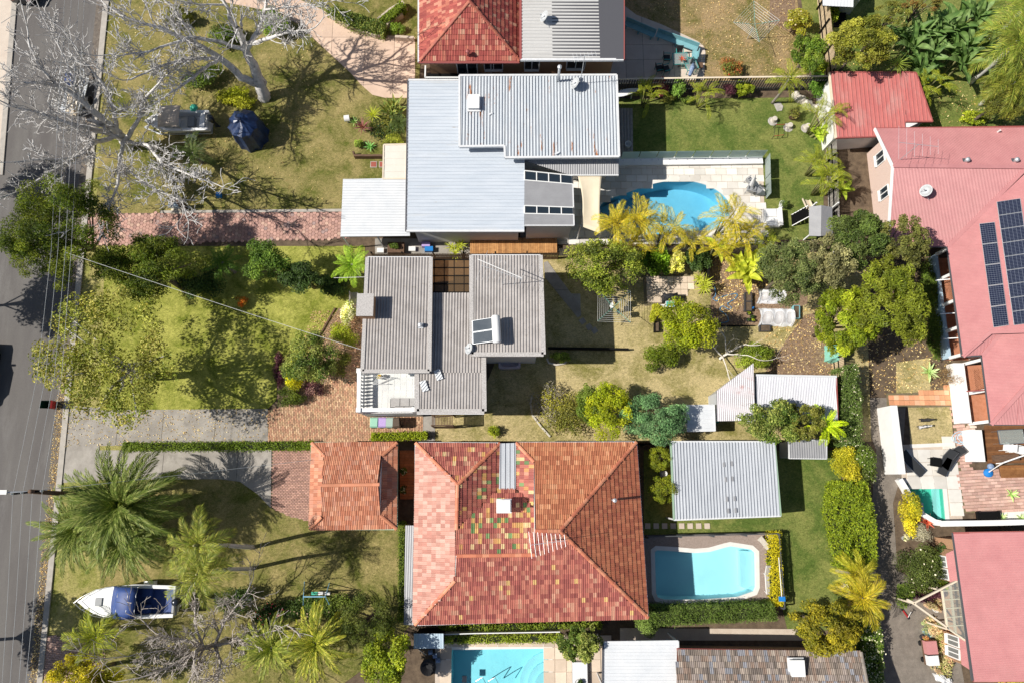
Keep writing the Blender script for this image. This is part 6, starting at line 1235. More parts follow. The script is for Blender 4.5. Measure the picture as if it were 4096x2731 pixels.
# ------------------------------------------------------------------ fences
mat('steel_fence', (.08, .085, .09), None, rough=.5)
paling_fence('tall dark slatted fence between the white house garden and the patio above', [P(2440, 372), P(2860, 366), P(3320, 360)], 1.8, 'fence_charcoal', pw=.1, gap=.09, postm='timber_cream', capped=True, side=-1, railz=(.4, 1.3))
paling_fence('brown paling fence along the southern boundary of the middle lot', [P(1730, 1772), P(2160, 1774), P(2700, 1776)], 1.5, 'timber_brown', pw=.1, gap=.02, side=1)
paling_fence('pale timber fence between the two northern back gardens', [P(3235, -300), P(3270, 40), P(3300, 330)], 1.8, 'timber_pale', pw=.1, gap=.01, side=1)
paling_fence('grey paling fence along the east side of the white house lawn', [P(3300, 560), P(3308, 760), P(3315, 965)], 1.7, 'timber_grey', pw=.1, gap=.015)
paling_fence('weathered timber fence between the pool deck and the middle garden', [P(2230, 1022), P(2600, 1022), P(3050, 1010), P(3290, 1005)], 1.6, 'timber_grey', pw=.1, gap=.012, side=-1)
paling_fence('dark timber fence between the grey roof house and the timber deck', [P(1500, 1040), P(1860, 1040), P(2230, 1036)], 1.5, 'timber_brown', pw=.1, gap=.012, side=-1)
paling_fence('pale timber fence beside the rusty shed at the eastern boundary', [P(3325, 1440), P(3335, 1540), P(3345, 1775)], 1.7, 'timber_pale', pw=.1, gap=.012)
paling_fence('black steel rail fence round the moulded pool', [P(2580, 2140), P(3090, 2128), P(3112, 2420)], 1.2, 'steel_fence', pw=.02, gap=.1, th=.02, side=1, railz=(.15, 1.15), name='steel_fence')
def timber_gate(label, pxs, hh, mat_, n, name='timber_gate'):
    a, b = PP(pxs); r = thing(name, label, 'gate', tuple(a)); d = b-a
    for i in range(n): p = a+d*((i+.5)/n); MB().box((p.x, p.y, hh/2+.05), (d.length/n*.6, .03, hh), math.atan2(d.y, d.x)).build('slat', mat_, r)
    for z in (.3, hh-.2): MB().bar(a+Vector((0, .04, z)), b+Vector((0, .04, z)), .05, .1).build('rail', mat_, r)
# lattice arbour beside the house
g = thing('lattice_arbour', 'dark timber lattice gate and slatted arbour beside the grey roof house', 'arbour', P(1770, 1710)); ob = PP([(1726, 1655), (1812, 1655), (1812, 1700), (1726, 1700)], 2.1)
for i in range(14): t = (i+.5)/14; MB().bar(ob[0].lerp(ob[1], t), ob[3].lerp(ob[2], t), .05, .04).build('slat', 'timber_dark', g)
for a, b in ((ob[0], ob[1]), (ob[3], ob[2])): MB().bar(a-Vector((0, 0, .06)), b-Vector((0, 0, .06)), .07, .09).build('beam', 'timber_dark', g)
for p in ob: MB().box((p.x, p.y, 1.02), (.09, .09, 2.04)).build('post', 'timber_dark', g)
lattice(g, (ob[3].x, ob[3].y-.05, 0), (ob[2].x, ob[2].y-.05, 0), .1, 1.9, .14, 'lattice_screen', 'timber_dark')
glass_fence('frameless glass fence along the white wall north of the teardrop pool', PP([(2478, 645), (3045, 638)], .3), 1.15, base=.3); glass_fence('frameless glass fence at the eastern end of the teardrop pool', PP([(3058, 640), (3062, 800)], 0), 1.15)
wall_line('long low white retaining wall below the glass fence', [(2470, 648), (3050, 640)], .35, .5, 'render_white', cap='white_paint')
wall_line('low timber retaining wall of the planter below the palms', [(1412, 605), (1416, 622), (1530, 622)], .5, .15, 'timber_dark', 'timber_planter')
wall_line('narrow brick edging wall of the sunken yard east of the grey roof', [(2192, 1390), (2390, 1393), (2515, 1395)], .5, .12, 'timber_brown', 'low_garden_wall')
wall_line('curved sandstone edging of the hedged bed above the peach driveway', [(1310, 55), (1400, 105), (1500, 140), (1525, 138), (1535, 110), (1560, 85), (1610, 55)], .5, .14, 'sandstone', 'bed_edging'); wall_line('short sandstone wall of the bed beside the brick house steps', [(1510, 75), (1560, 35), (1610, 5), (1625, 30)], .5, .14, 'sandstone', 'bed_edging')
wall_line('white timber rail fence behind the bottom pool', [(1772, 2536), (1900, 2532), (2240, 2526)], 1.1, .06, 'white_paint', 'rail_fence')
wall_line('small sandstone garden wall at the end of the peach driveway', [(1580, 146), (1655, 150)], .5, .2, 'sandstone', 'bed_edging')
# ------------------------------------------------------------------ leaf colours
MID = [(.075, .12, .02), (.1, .15, .026), (.055, .09, .018), (.13, .17, .035)]; DARK = [(.028, .055, .014), (.042, .078, .02), (.06, .1, .026)]; LIME = [(.2, .25, .018), (.27, .31, .025), (.14, .19, .015)]
GOLD = [(.36, .33, .02), (.44, .39, .03), (.28, .27, .02)]; OLIVE = [(.14, .15, .03), (.19, .19, .045), (.1, .115, .024)]; GREYG = [(.14, .17, .07), (.19, .21, .1), (.1, .13, .05), (.07, .1, .035)]; BLUEC = [(.1, .2, .1), (.15, .26, .14), (.07, .15, .07)]
SPARSE = [(.2, .22, .045), (.27, .28, .07), (.14, .17, .03), (.32, .3, .09)]; PURP = [(.07, .02, .045), (.1, .035, .06), (.05, .015, .03)]; CASU = [(.085, .125, .014), (.125, .165, .02), (.05, .08, .012), (.16, .19, .03)]; VAR = [(.62, .6, .25), (.5, .5, .14), (.34, .38, .06)]; GLOSS = [(.06, .1, .02), (.09, .14, .025), (.16, .2, .05), (.24, .27, .08)]
# ------------------------------------------------------------------ leafless trees
bare_tree('huge pale leafless tree on the north lawn near the peach driveway', [
  [(1058, 392, 0, .5), (1040, 330, 1.6, .4), (1012, 262, 3.0, .34), (985, 205, 4.2, .28)],
  [(1045, 345, 1.2, .3), (965, 310, 2.6, .27), (880, 235, 4.2, .22), (790, 180, 5.6, .17), (650, 115, 7.2, .12), (500, 70, 8.5, .07)],
  [(985, 205, 4.2, .2), (940, 110, 5.6, .16), (900, 20, 7, .12), (860, -80, 8, .08)], [(985, 205, 4.2, .2), (1030, 130, 5.6, .15), (1060, 40, 7, .1), (1070, -60, 8, .06)],
  [(1012, 175, 4.8, .15), (1090, 150, 6, .12), (1160, 128, 7, .09), (1240, 120, 7.6, .05)], [(985, 205, 4.2, .16), (890, 170, 5.4, .13), (760, 150, 6.6, .1), (600, 205, 7.8, .07), (470, 225, 8.6, .045)],
  [(880, 235, 4.2, .14), (760, 235, 5.4, .11), (640, 265, 6.6, .08), (520, 320, 7.4, .05)], [(880, 235, 4.2, .14), (800, 290, 5.2, .1), (720, 350, 6.0, .07), (640, 400, 6.8, .045)],
  [(790, 180, 5.6, .12), (700, 40, 7.2, .08), (620, -40, 8.4, .05)], [(900, 20, 7, .08), (800, 20, 8, .05), (700, 0, 9, .03)], [(1060, 40, 7, .07), (1150, 30, 8, .05), (1260, 20, 8.6, .03)]], 3, base=(1058, 392), maxlev=3, twigs=(3, 5), kid_len=.7, density=.85, rmin=.02)
bare_tree('wide spreading leafless tree on the verge beside the road, grey bark', [
  [(512, 588, 0, .42), (495, 560, 1.2, .36), (470, 530, 2.2, .32)], [(470, 530, 2.2, .28), (400, 470, 3.6, .24), (320, 400, 5, .2), (240, 345, 6.2, .16), (170, 280, 7.4, .11), (120, 190, 8.4, .07)],
  [(470, 530, 2.2, .24), (390, 525, 3.4, .2), (290, 500, 4.8, .16), (180, 460, 6.2, .11), (60, 430, 7.4, .06)], [(240, 345, 6.2, .12), (140, 330, 7.4, .08), (40, 330, 8.4, .05)], [(320, 400, 5, .13), (300, 320, 6.4, .1), (245, 200, 7.8, .07), (200, 120, 8.8, .04)],
  [(480, 545, 1.9, .2), (380, 570, 3.4, .16), (290, 640, 4.8, .12), (190, 700, 6, .09), (90, 760, 7, .05)], [(470, 530, 2.2, .18), (455, 450, 3.8, .14), (430, 360, 5.4, .1), (330, 240, 7, .07)], [(495, 560, 1.6, .16), (480, 650, 3.2, .13), (470, 740, 4.6, .1), (440, 820, 5.6, .06)],
  [(500, 565, 1.8, .18), (560, 470, 3.4, .13), (570, 400, 4.6, .1), (640, 330, 5.8, .06)], [(500, 570, 1.6, .16), (590, 580, 3.0, .12), (650, 660, 4.2, .09), (760, 700, 5.2, .06), (860, 735, 6, .035)], [(480, 650, 3.2, .1), (560, 720, 4.4, .08), (640, 770, 5.2, .05), (720, 800, 5.8, .03)], [(380, 570, 3.4, .12), (330, 620, 4.6, .1), (240, 640, 6, .07), (120, 640, 7.2, .04)]], 5, base=(512, 588), maxlev=3, twigs=(3, 5), kid_len=.68, density=.9, rmin=.02)
bare_tree('leafless tree with fine pale twigs beside the blue canvas boat', [
  [(900, 2560, 0, .2), (860, 2580, 1.4, .16), (815, 2590, 2.4, .14)], [(815, 2590, 2.4, .1), (740, 2560, 3.4, .08), (650, 2540, 4.2, .05)], [(815, 2590, 2.4, .1), (720, 2640, 3.4, .07), (620, 2690, 4.2, .05)], [(860, 2580, 1.4, .12), (880, 2640, 2.8, .09), (870, 2730, 4, .05)], [(815, 2590, 2.4, .09), (780, 2500, 3.4, .07), (780, 2420, 4.2, .045)], [(860, 2580, 1.4, .12), (900, 2480, 2.8, .08), (960, 2400, 3.8, .05)], [(860, 2580, 1.6, .1), (960, 2560, 2.8, .07), (1040, 2540, 3.6, .04)], [(740, 2560, 3.2, .06), (660, 2600, 4, .045), (580, 2610, 4.6, .03)], [(815, 2590, 2.2, .09), (780, 2680, 3.4, .07), (740, 2760, 4.2, .04)]], 8, base=(900, 2560), maxlev=3, twigs=(3, 5), kid_len=.64, density=1.2, bark='twig_brown', rmin=.017)
bare_tree('white dead branches lying beside the round green backyard tree', [[(2878, 1436, .1, .1), (2905, 1415, .5, .08), (2950, 1390, .9, .05)], [(2890, 1425, .4, .06), (2850, 1385, 1.1, .04), (2815, 1370, 1.5, .02)], [(2905, 1415, .5, .05), (2900, 1350, 1.4, .03), (2880, 1320, 1.8, .02)], [(2905, 1415, .5, .05), (2990, 1420, 1.2, .03), (3040, 1440, 1.6, .02)], [(2890, 1425, .4, .05), (2915, 1500, 1.2, .03), (2930, 1560, 1.6, .015)]], 9, name='dead_branches', base=(2878, 1436), maxlev=2, twigs=(2, 4), kid_len=.45, density=.6, bark='white_bark')
# ------------------------------------------------------------------ leafy trees: label, photo centre of crown, height there, radius px, leaves, leaf size, colours, options
TREES = [
 ('tall feathery green tree overhanging the road at the kerb', 265, 930, 6.2, (225, 225), 24000, .2, CASU, dict(clumps=120, cr=.15, hollow=.25, aspect=.26, trunk=.22, rz=3.0)),
 ('lime topped shaggy tree at the corner of the middle front garden', 600, 1075, 4.6, (215, 130), 16000, .2, CASU, dict(clumps=70, cr=.2, hollow=.3, aspect=.3, trunk=.18, rz=2.2)),
 ('big airy street tree with yellow green leaves in front of the middle lot', 430, 1450, 5.4, (275, 290), 11500, .19, SPARSE, dict(clumps=120, cr=.14, hollow=.3, aspect=.5, trunk=.3, rz=2.6, bark='grey_bark')),
 ('bright green bushy conifer in the middle front garden', 1060, 1050, 3.4, (85, 85), 7000, .14, [(.1, .18, .03), (.15, .23, .04), (.07, .13, .02)], dict(clumps=30)),
 ('dark leafy tree between the fern and the bright conifer', 1215, 1110, 2.6, (95, 65), 6000, .16, DARK, {}),
 ('camellia tree with glossy leaves left of the brick path', 1240, 1432, 2.6, (98, 112), 8000, .15, GLOSS, dict(clumps=40, cr=.24)),
 ('rounded olive green tree close to the clothes line', 2405, 1070, 3.0, (165, 110), 11000, .15, [(.12, .16, .02), (.19, .23, .03), (.26, .28, .06), (.08, .11, .02)], dict(clumps=60, cr=.2)),
 ('round yellow green citrus tree in the middle of the back lawn', 2745, 1305, 3.0, (115, 108), 10000, .15, [(.2, .24, .01), (.27, .29, .015), (.13, .17, .012)], dict(clumps=40, cr=.26)),
 ('grey green tree behind the white netted garden beds', 3160, 1085, 4.6, (125, 130), 12000, .17, GREYG, dict(clumps=60, cr=.2, aspect=.4)),
 ('sparse grey tree with pale twigs in the back corner', 3310, 1050, 5.2, (105, 110), 7000, .15, [(.18, .18, .1), (.24, .23, .13), (.13, .13, .07)], dict(clumps=60, cr=.17, bark='grey_bark')),
 ('dark glossy tree at the rear corner near the brick gable', 3425, 960, 5.0, (120, 110), 11000, .2, [(.08, .12, .03), (.12, .16, .05), (.05, .08, .02)], dict(clumps=50, cr=.22, aspect=.38)),
 ('open olive tree casting shade on the pink red roof', 3600, 960, 5.2, (100, 115), 7000, .15, [(.13, .14, .04), (.18, .18, .06), (.09, .1, .03)], dict(clumps=60, cr=.17)),
 ('mango tree with yellow green leaf tufts by the eastern boundary', 3365, 1290, 4.2, (115, 150), 12000, .24, LIME, dict(clumps=70, cr=.17, aspect=.3)),
 ('large mango tree with dull green leaf tufts beside the verandah', 3545, 1240, 5.0, (140, 195), 15000, .24, [(.15, .18, .02), (.2, .23, .03), (.1, .13, .015)], dict(clumps=80, cr=.16, aspect=.3)),
 ('bright lime green conifer bush at the southern fence', 2435, 1650, 2.4, (92, 108), 9000, .13, [(.28, .32, .012), (.34, .36, .02), (.2, .25, .01)], dict(clumps=50, cr=.22)),
 ('blue green conifer with feathery tips beside the garden shed', 2615, 1672, 2.6, (130, 95), 11000, .16, BLUEC, dict(clumps=60, cr=.2, aspect=.3, tr='conifer')),
 ('dark green bush next to the lime conifer', 2350, 1620, 1.9, (55, 85), 4500, .14, [(.09, .14, .02), (.13, .18, .03)], {}),
 ('rounded green tree overhanging the rusty shed', 3080, 1692, 3.2, (110, 88), 9000, .15, GLOSS, dict(clumps=40, cr=.24)),
 ('twiggy olive tree overhanging the white shed roof', 3212, 1680, 3.2, (82, 75), 5000, .14, OLIVE, dict(clumps=40, cr=.2)),
 ('broad yellow green tree beside the northern playhouse', 3440, 185, 4.4, (135, 120), 11000, .18, [(.2, .21, .03), (.26, .26, .05), (.13, .15, .02)], dict(clumps=60, cr=.19, aspect=.4)),
 ('dark green tree above the slatted fence corner', 3230, 215, 3.6, (70, 90), 7000, .15, [(.07, .12, .015), (.1, .16, .02), (.15, .2, .03)], dict(clumps=40, cr=.22)),
 ('thin see-through gum sapling on the far northern lawn', 3560, 70, 4.0, (85, 60), 1800, .14, OLIVE, dict(clumps=30, cr=.16)),
 ('thin gum with reddish leaves at the top of the far lawn', 3690, 20, 4.0, (90, 45), 1500, .14, [(.2, .12, .04), (.16, .15, .04)], dict(clumps=24, cr=.18)),
 ('feathery olive shrub tree below the top right palms', 4005, 400, 3.4, (85, 90), 7000, .16, OLIVE, dict(clumps=40, cr=.22, aspect=.25)),
 ('dark conifer clump beside the tiled house lawn', 1470, 2470, 3.0, (100, 95), 8000, .14, [(.06, .085, .018), (.09, .12, .025), (.13, .15, .04)], dict(clumps=50, cr=.2, aspect=.3)),
 ('lime green bush in front of the bottom pool shed', 1545, 2640, 3.0, (88, 105), 8000, .16, LIME, dict(clumps=40, cr=.24)),
 ('golden lime bush in the bottom left corner', 345, 2705, 3.0, (125, 85), 8000, .17, GOLD, dict(clumps=50, cr=.2, aspect=.3)),
 ('small magnolia on the stone deck nearer the bottom pool', 2282, 2568, 2.6, (48, 62), 3000, .16, GLOSS, dict(clumps=20)),
 ('small magnolia on the stone deck nearer the white flat roof', 2352, 2572, 2.8, (55, 68), 3500, .16, GLOSS, dict(clumps=22)),
 ('golden olive tree overhanging the brown tiled roof', 3300, 2500, 3.6, (130, 95), 10000, .15, [(.2, .18, .015), (.27, .23, .02), (.13, .13, .012)], dict(clumps=60, cr=.19)),
 ('leafy street tree across the road beyond the picture edge', -540, 1130, 7.0, (150, 190), 9000, .24, MID, dict(clumps=40)),
 ('second leafy street tree across the road beyond the bottom picture edge', -560, 2690, 7.0, (170, 170), 9000, .24, MID, dict(clumps=40)),
 ('third leafy tree across the road beyond the picture edge near the top', -540, 600, 7.0, (150, 130), 7000, .24, MID, dict(clumps=40)),
]
for lb, x, y, z, r, n, lf, pal, kw in TREES: tree(lb, x, y, z, r, n, lf, pal, **kw)
SHRUBS = [   # label, centre, height, radius px, leaves, leaf size, colours, options
 ('deep green shrub under the shaggy tree in the middle front garden', 800, 1130, 1.6, (90, 70), 3500, .17, DARK, {}), ('dark fern like shrub by the middle front lawn edge', 1320, 1140, 1.4, (70, 45), 3000, .16, DARK, {}), ('small shrub with orange red leaves on the middle front lawn', 965, 1207, .8, (26, 24), 900, .1, [(.5, .14, .02), (.4, .2, .03), (.2, .15, .02)], {}),
 ('golden clipped shrub curving round the camellia', 1182, 1492, 1.5, (34, 70), 3500, .1, [(.42, .4, .008), (.5, .46, .012), (.34, .34, .008)], dict(clumps=20)), ('tall purple shrub on the lawn side of the golden shrub', 1118, 1478, 1.0, (22, 62), 1800, .11, PURP, {}), ('dark rounded hedge bush at the tip of the corner bed', 1165, 1580, 1.0, (58, 40), 3200, .1, [(.06, .09, .012), (.1, .13, .015)], {}), ('purple flowering shrub beside the brick forecourt', 1255, 1556, .8, (38, 28), 1500, .1, PURP+[(.3, .18, .2)], {}),
 ('light lime shrub at the brick path corner', 1375, 1345, 1.3, (58, 48), 3500, .1, LIME, {}), ('white flowering bush next to the garden bench', 1392, 1255, 1.1, (32, 50), 2200, .12, [(.8, .78, .72), (.72, .7, .62), (.3, .35, .12)], {}), ('low green ground cover along the brick path', 1360, 1450, .6, (45, 50), 1500, .12, OLIVE, {}),
 ('lush bright green philodendron near the patio', 2640, 1050, 1.6, (48, 60), 3200, .22, [(.12, .24, .015), (.18, .3, .02), (.08, .15, .01)], dict(clumps=16)), ('darker lush plant between the round tree and the philodendron', 2560, 1045, 1.5, (48, 60), 2800, .22, [(.07, .15, .012), (.1, .2, .015)], {}), ('cream variegated shrub beside the patio', 2702, 1058, 1.5, (42, 48), 1800, .26, VAR, dict(aspect=.35)), ('dark shrub between the variegated shrub and the grey fence panel', 2790, 1040, 1.6, (50, 55), 2500, .18, DARK, {}),
 ('small golden green shrub at the curved garden edge', 2622, 1250, 1.0, (30, 38), 1800, .14, [(.28, .3, .02), (.34, .34, .03)], {}), ('round dark green citrus bush on the back lawn', 2635, 1428, 1.6, (72, 58), 4500, .14, [(.1, .14, .01), (.14, .18, .015), (.07, .1, .01)], {}), ('green bush under the white dead branches', 3010, 1432, 1.4, (80, 48), 4000, .13, [(.14, .2, .02), (.2, .25, .03)], {}),
 ('grey purple twiggy shrub with yellow leaves', 2190, 1605, 1.4, (70, 78), 2600, .12, [(.22, .2, .2), (.3, .28, .28), (.3, .29, .04)], dict(bark='twig_brown')), ('straggly olive shrub behind the curved stone edging', 2280, 1650, 1.3, (100, 85), 3600, .13, OLIVE+[(.25, .24, .05)], {}), ('tiny ball shaped shrub on the dry side lawn', 1975, 1722, .8, (24, 22), 900, .1, LIME, {}), ('leafy plant in the semicircular bed behind the grey roof', 2245, 1428, .9, (36, 24), 1300, .13, [(.14, .2, .03), (.24, .3, .06)], {}),
 ('clipped round conifer nearer the orange boundary, beside the silver carport', 2635, 1832, 3.2, (44, 44), 5000, .09, [(.14, .17, .01), (.19, .21, .015), (.1, .13, .01)], dict(clumps=60, cr=.24, hollow=.75, aspect=.3, tr='conifer')), ('clipped round conifer below the other, beside the silver carport', 2650, 1955, 3.3, (52, 50), 6000, .09, [(.14, .17, .01), (.19, .21, .015), (.1, .13, .01)], dict(clumps=60, cr=.24, hollow=.75, aspect=.3, tr='conifer')),
 ('rounded glossy shrub by the slatted fence', 2712, 352, 1.4, (32, 40), 1800, .14, [(.14, .24, .05), (.2, .3, .08)], {}), ('burgundy and cream cordyline shrub by the slatted fence', 2640, 348, 1.5, (36, 40), 1100, .26, [(.3, .06, .1), (.55, .4, .3), (.14, .03, .06)], dict(aspect=.3)), ('dark purple shrub by the slatted fence', 2918, 366, 1.2, (34, 24), 1300, .18, PURP, dict(aspect=.3)), ('yellow green shrub at the end of the fence bed', 2975, 362, 1.3, (36, 34), 1600, .17, LIME, {}), ('low shrub under the slatted fence, nearest the white house', 2672, 400, .7, (32, 16), 900, .12, OLIVE, {}), ('low shrub under the slatted fence beside the golden cane palm', 2748, 402, .7, (26, 15), 800, .12, MID, {}), ('glossy green shrub at the garage corner by the fence', 3268, 345, 1.6, (40, 46), 2600, .15, [(.1, .2, .03), (.15, .26, .05)], {}),
 ('rusty flowering shrub at the edge of the northern patio', 2925, 272, 1.2, (62, 38), 2600, .12, [(.2, .18, .05), (.3, .14, .05), (.14, .16, .04)], dict(flower=(.6, .1, .06), fl=.03)), ('yellow green shrub by the northern timber fence', 3185, 95, 1.8, (60, 62), 3600, .15, [(.28, .28, .03), (.2, .22, .03), (.36, .33, .05)], dict(flower=(.7, .6, .55), fl=.03)), ('bright bushy shrub behind the pale fence near the red garage', 3280, 285, 1.6, (36, 36), 2000, .13, LIME, {}),
 ('rounded green bush at the foot of the huge pale tree', 1095, 88, 1.8, (62, 60), 4200, .14, [(.09, .16, .02), (.14, .22, .03)], {}), ('lime ground plants round the base of the huge pale tree', 945, 395, .9, (85, 45), 2800, .16, [(.26, .29, .02), (.33, .34, .03)], {}), ('dark green understorey shrub below the huge pale tree', 820, 300, 1.2, (85, 60), 3000, .16, MID, {}), ('second understorey shrub below the huge pale tree near the drive', 900, 150, 1.2, (70, 55), 2600, .16, MID, {}), ('leafy shrub under the huge pale tree at the top edge', 720, 70, 1.2, (70, 45), 2400, .16, OLIVE, {}),
 ('dark shrub with pink flowers on the southern front lawn', 1085, 2445, 1.2, (62, 48), 3000, .12, DARK, dict(flower=(.5, .05, .1), fl=.03)), ('rose bushes beside the blue swing frame', 1215, 2440, 1.2, (85, 45), 3600, .12, [(.05, .09, .02), (.08, .13, .03)], dict(flower=(.7, .5, .5), fl=.02)), ('dark bush behind the blue canvas boat', 945, 2405, 1.4, (70, 50), 3200, .13, DARK, {}), ('shady shrub along the fence at the southern end', 1360, 2430, 1.2, (55, 50), 2200, .13, MID, {}),
 ('golden lime bush at the head of the eastern hedge', 3375, 1855, 2.2, (58, 78), 5000, .12, [(.34, .33, .02), (.42, .38, .03), (.26, .27, .02)], {}), ('dark green bush with white blossom at the lane', 3440, 1850, 2.0, (48, 85), 4500, .13, MID, dict(flower=(.75, .72, .7), fl=.03)),
 ('yellow leaved shrub above the plunge pool corner', 3640, 2050, 1.4, (42, 75), 3400, .14, [(.42, .38, .02), (.5, .44, .04), (.2, .22, .02)], {}), ('large clipped green mound beside the lane', 3680, 2245, 2.0, (78, 92), 8000, .11, [(.08, .11, .025), (.11, .14, .04), (.06, .085, .02)], dict(flower=(.7, .66, .62), fl=.012)), ('dark shrub against the corner house bay window', 3765, 2260, 1.4, (40, 75), 3200, .13, DARK, {}), ('purple leaved shrub under the glass roof pergola', 3715, 2365, 1.2, (58, 36), 2600, .11, PURP, {}), ('grey leafless looking shrub beside the red bromeliad', 3680, 2125, .9, (48, 32), 1300, .14, [(.4, .39, .37), (.3, .29, .28)], dict(aspect=.15)), ('yellow green shrub between the bay window and the pergola', 3775, 2335, 1.0, (30, 26), 1100, .13, LIME, {}), ('green shrub along the lane below the purple shrub', 3615, 2380, 1.0, (36, 45), 1800, .14, MID, {}),
 ('low shady plants along the verandah wall', 3715, 1130, .9, (32, 100), 2600, .2, MID, dict(aspect=.25)), ('second low shady plants along the verandah wall further down', 3735, 1340, .9, (32, 100), 2600, .2, MID, dict(aspect=.25)), ('brown twiggy shrub at the corner of the white verandah wall', 3790, 1510, 1.0, (55, 38), 1500, .16, [(.2, .13, .08), (.28, .19, .12)], dict(aspect=.1)), ('flowering bush at the bottom corner of the red roof', 4030, 2716, 2.4, (95, 30), 3200, .14, [(.34, .33, .04), (.42, .36, .08)], dict(flower=(.6, .3, .3), fl=.05)),
 ('pink succulent bed in front of the corner house', 3760, 2600, .5, (50, 90), 3200, .12, [(.42, .26, .22), (.5, .36, .28), (.3, .3, .14), (.36, .34, .2)], {}), ('pink succulents under the pergola corner', 3735, 2412, .5, (36, 24), 1100, .11, [(.42, .3, .26), (.34, .3, .2)], {}), ('pink and green succulents by the blue bucket', 3725, 2510, .5, (36, 36), 1300, .11, [(.5, .38, .3), (.3, .36, .22)], {}),
 ('green weedy bush at the back of the far northern lawn', 3900, 470, .8, (60, 30), 1600, .14, LIME, {}), ('bank of shrubs at the top edge by the playhouse', 3330, 40, 1.2, (25, 50), 1500, .14, LIME, {}), ('small agapanthus clump beside the peach driveway', 1590, 115, .7, (32, 26), 1100, .2, [(.16, .24, .03), (.1, .16, .02)], dict(aspect=.2)), ('weeping conifer spilling over the end of the long hedge', 2580, 2490, 1.6, (48, 50), 3000, .13, [(.14, .2, .06), (.18, .25, .08)], dict(aspect=.25)),
]
for lb, x, y, z, r, n, lf, pal, kw in SHRUBS: shrub(lb, x, y, z, r, n, lf, pal, **kw)
hedge('low clipped hedge between the two concrete driveways', [(495, 1770), (1245, 1765), (1245, 1797), (495, 1800)], .7, 9000, .1, [(.1, .16, .015), (.15, .21, .02)]); hedge('short lime hedge along the brick forecourt below the balcony', [(1490, 1732), (1700, 1726), (1702, 1752), (1485, 1758)], .8, 3500, .1, [(.2, .26, .015), (.26, .31, .02)])
hedge('glossy hedge along the curved sandstone bed', [(1300, 38), (1345, 25), (1480, 70), (1540, 95), (1528, 132), (1400, 98)], 1.0, 5500, .13, GLOSS); hedge('hedge in the bed beside the brick house steps', [(1512, 78), (1600, 5), (1622, 25), (1560, 75)], .9, 2500, .12, [(.12, .18, .02), (.18, .24, .03)])
hedge('tall dark flowering hedge at the rear boundary of the middle lot', [(3375, 1470), (3435, 1455), (3455, 1775), (3368, 1775)], 2.2, 9000, .12, [(.06, .1, .025), (.09, .14, .035), (.13, .18, .06)], flower=(.7, .68, .66), fl=.03, round_=.4)
hedge('long lime hedge between the southern back lawn and the lane', [(3360, 1930), (3470, 1925), (3500, 2060), (3510, 2270), (3385, 2270), (3345, 2050)], 2.1, 15000, .13, [(.16, .22, .015), (.23, .28, .02), (.12, .17, .015)], round_=.45)
hedge('feathery green hedge below the moulded pool', [(2565, 2425), (3090, 2412), (3108, 2480), (2600, 2505)], 1.4, 13000, .14, [(.1, .16, .035), (.15, .21, .06), (.08, .12, .03)], aspect=.25, round_=.3); hedge('narrow golden hedge beside the moulded pool', [(3084, 2135), (3120, 2132), (3140, 2415), (3095, 2420)], 1.1, 5000, .1, [(.4, .36, .015), (.46, .41, .02)])
hedge('thin clipped hedge beside the grey awning', [(1594, 2092), (1618, 2092), (1614, 2480), (1592, 2480)], .7, 4000, .09, [(.1, .15, .02), (.14, .19, .03)]); hedge('white flowering hedge beside the lane at the bottom', [(3448, 2440), (3520, 2420), (3540, 2760), (3450, 2740), (3470, 2600)], 1.2, 8000, .12, [(.08, .14, .02), (.13, .2, .03)], flower=(.78, .75, .72), fl=.2, round_=.3)
hedge('lime ground cover strip behind the bottom pool', [(1772, 2545), (2232, 2540), (2235, 2566), (1772, 2570)], .3, 5000, .12, [(.18, .24, .02), (.25, .29, .05)], round_=.2); hedge('green planting under the eaves of the tiled house', [(1765, 2500), (2400, 2490), (2400, 2512), (1765, 2522)], .6, 4000, .13, [(.12, .18, .02), (.18, .22, .03)], round_=.3)
# ------------------------------------------------------------------ palms
PHX = [frond_mesh('frond', 200+i, 26, .15, .036, .12, 1.15, .3, .75, [(.09, .13, .03), (.12, .16, .04), (.19, .22, .075)]) for i in range(4)]; KNG = [frond_mesh('frond', 210+i, 26, .24, .026, .1, 1.5, .1, .5, [(.14, .18, .03), (.2, .23, .04), (.26, .26, .06)], sway=.2) for i in range(4)]
CNE = [frond_mesh('frond', 220+i, 24, .24, .03, .2, 1.7, .2, .7, [(.36, .3, .02), (.28, .27, .02), (.42, .34, .04)], sway=.2) for i in range(4)]; CNG = [frond_mesh('frond', 230+i, 24, .24, .03, .2, 1.6, .2, .7, [(.2, .24, .02), (.28, .29, .03), (.14, .18, .02)], sway=.2) for i in range(4)]
FRN = [frond_mesh('frond', 240+i, 30, .2, .03, .1, 1.0, .05, .35, [(.1, .18, .02), (.15, .24, .03)], sway=.05) for i in range(3)]; DRK = [frond_mesh('frond', 250+i, 26, .24, .026, .1, 1.4, .1, .5, [(.05, .08, .025), (.08, .11, .035)]) for i in range(3)]
BAN = [broad_leaf_mesh('leaf', 260+i, .17, 1.3, .3, .25, [(.3, .34, .03), (.38, .4, .05), (.22, .27, .02)], 10, .12) for i in range(4)]; STR = [broad_leaf_mesh('leaf', 270+i, .15, .9, .3, .35, [(.05, .1, .03), (.08, .14, .045), (.11, .17, .07)], 9, .1) for i in range(4)]
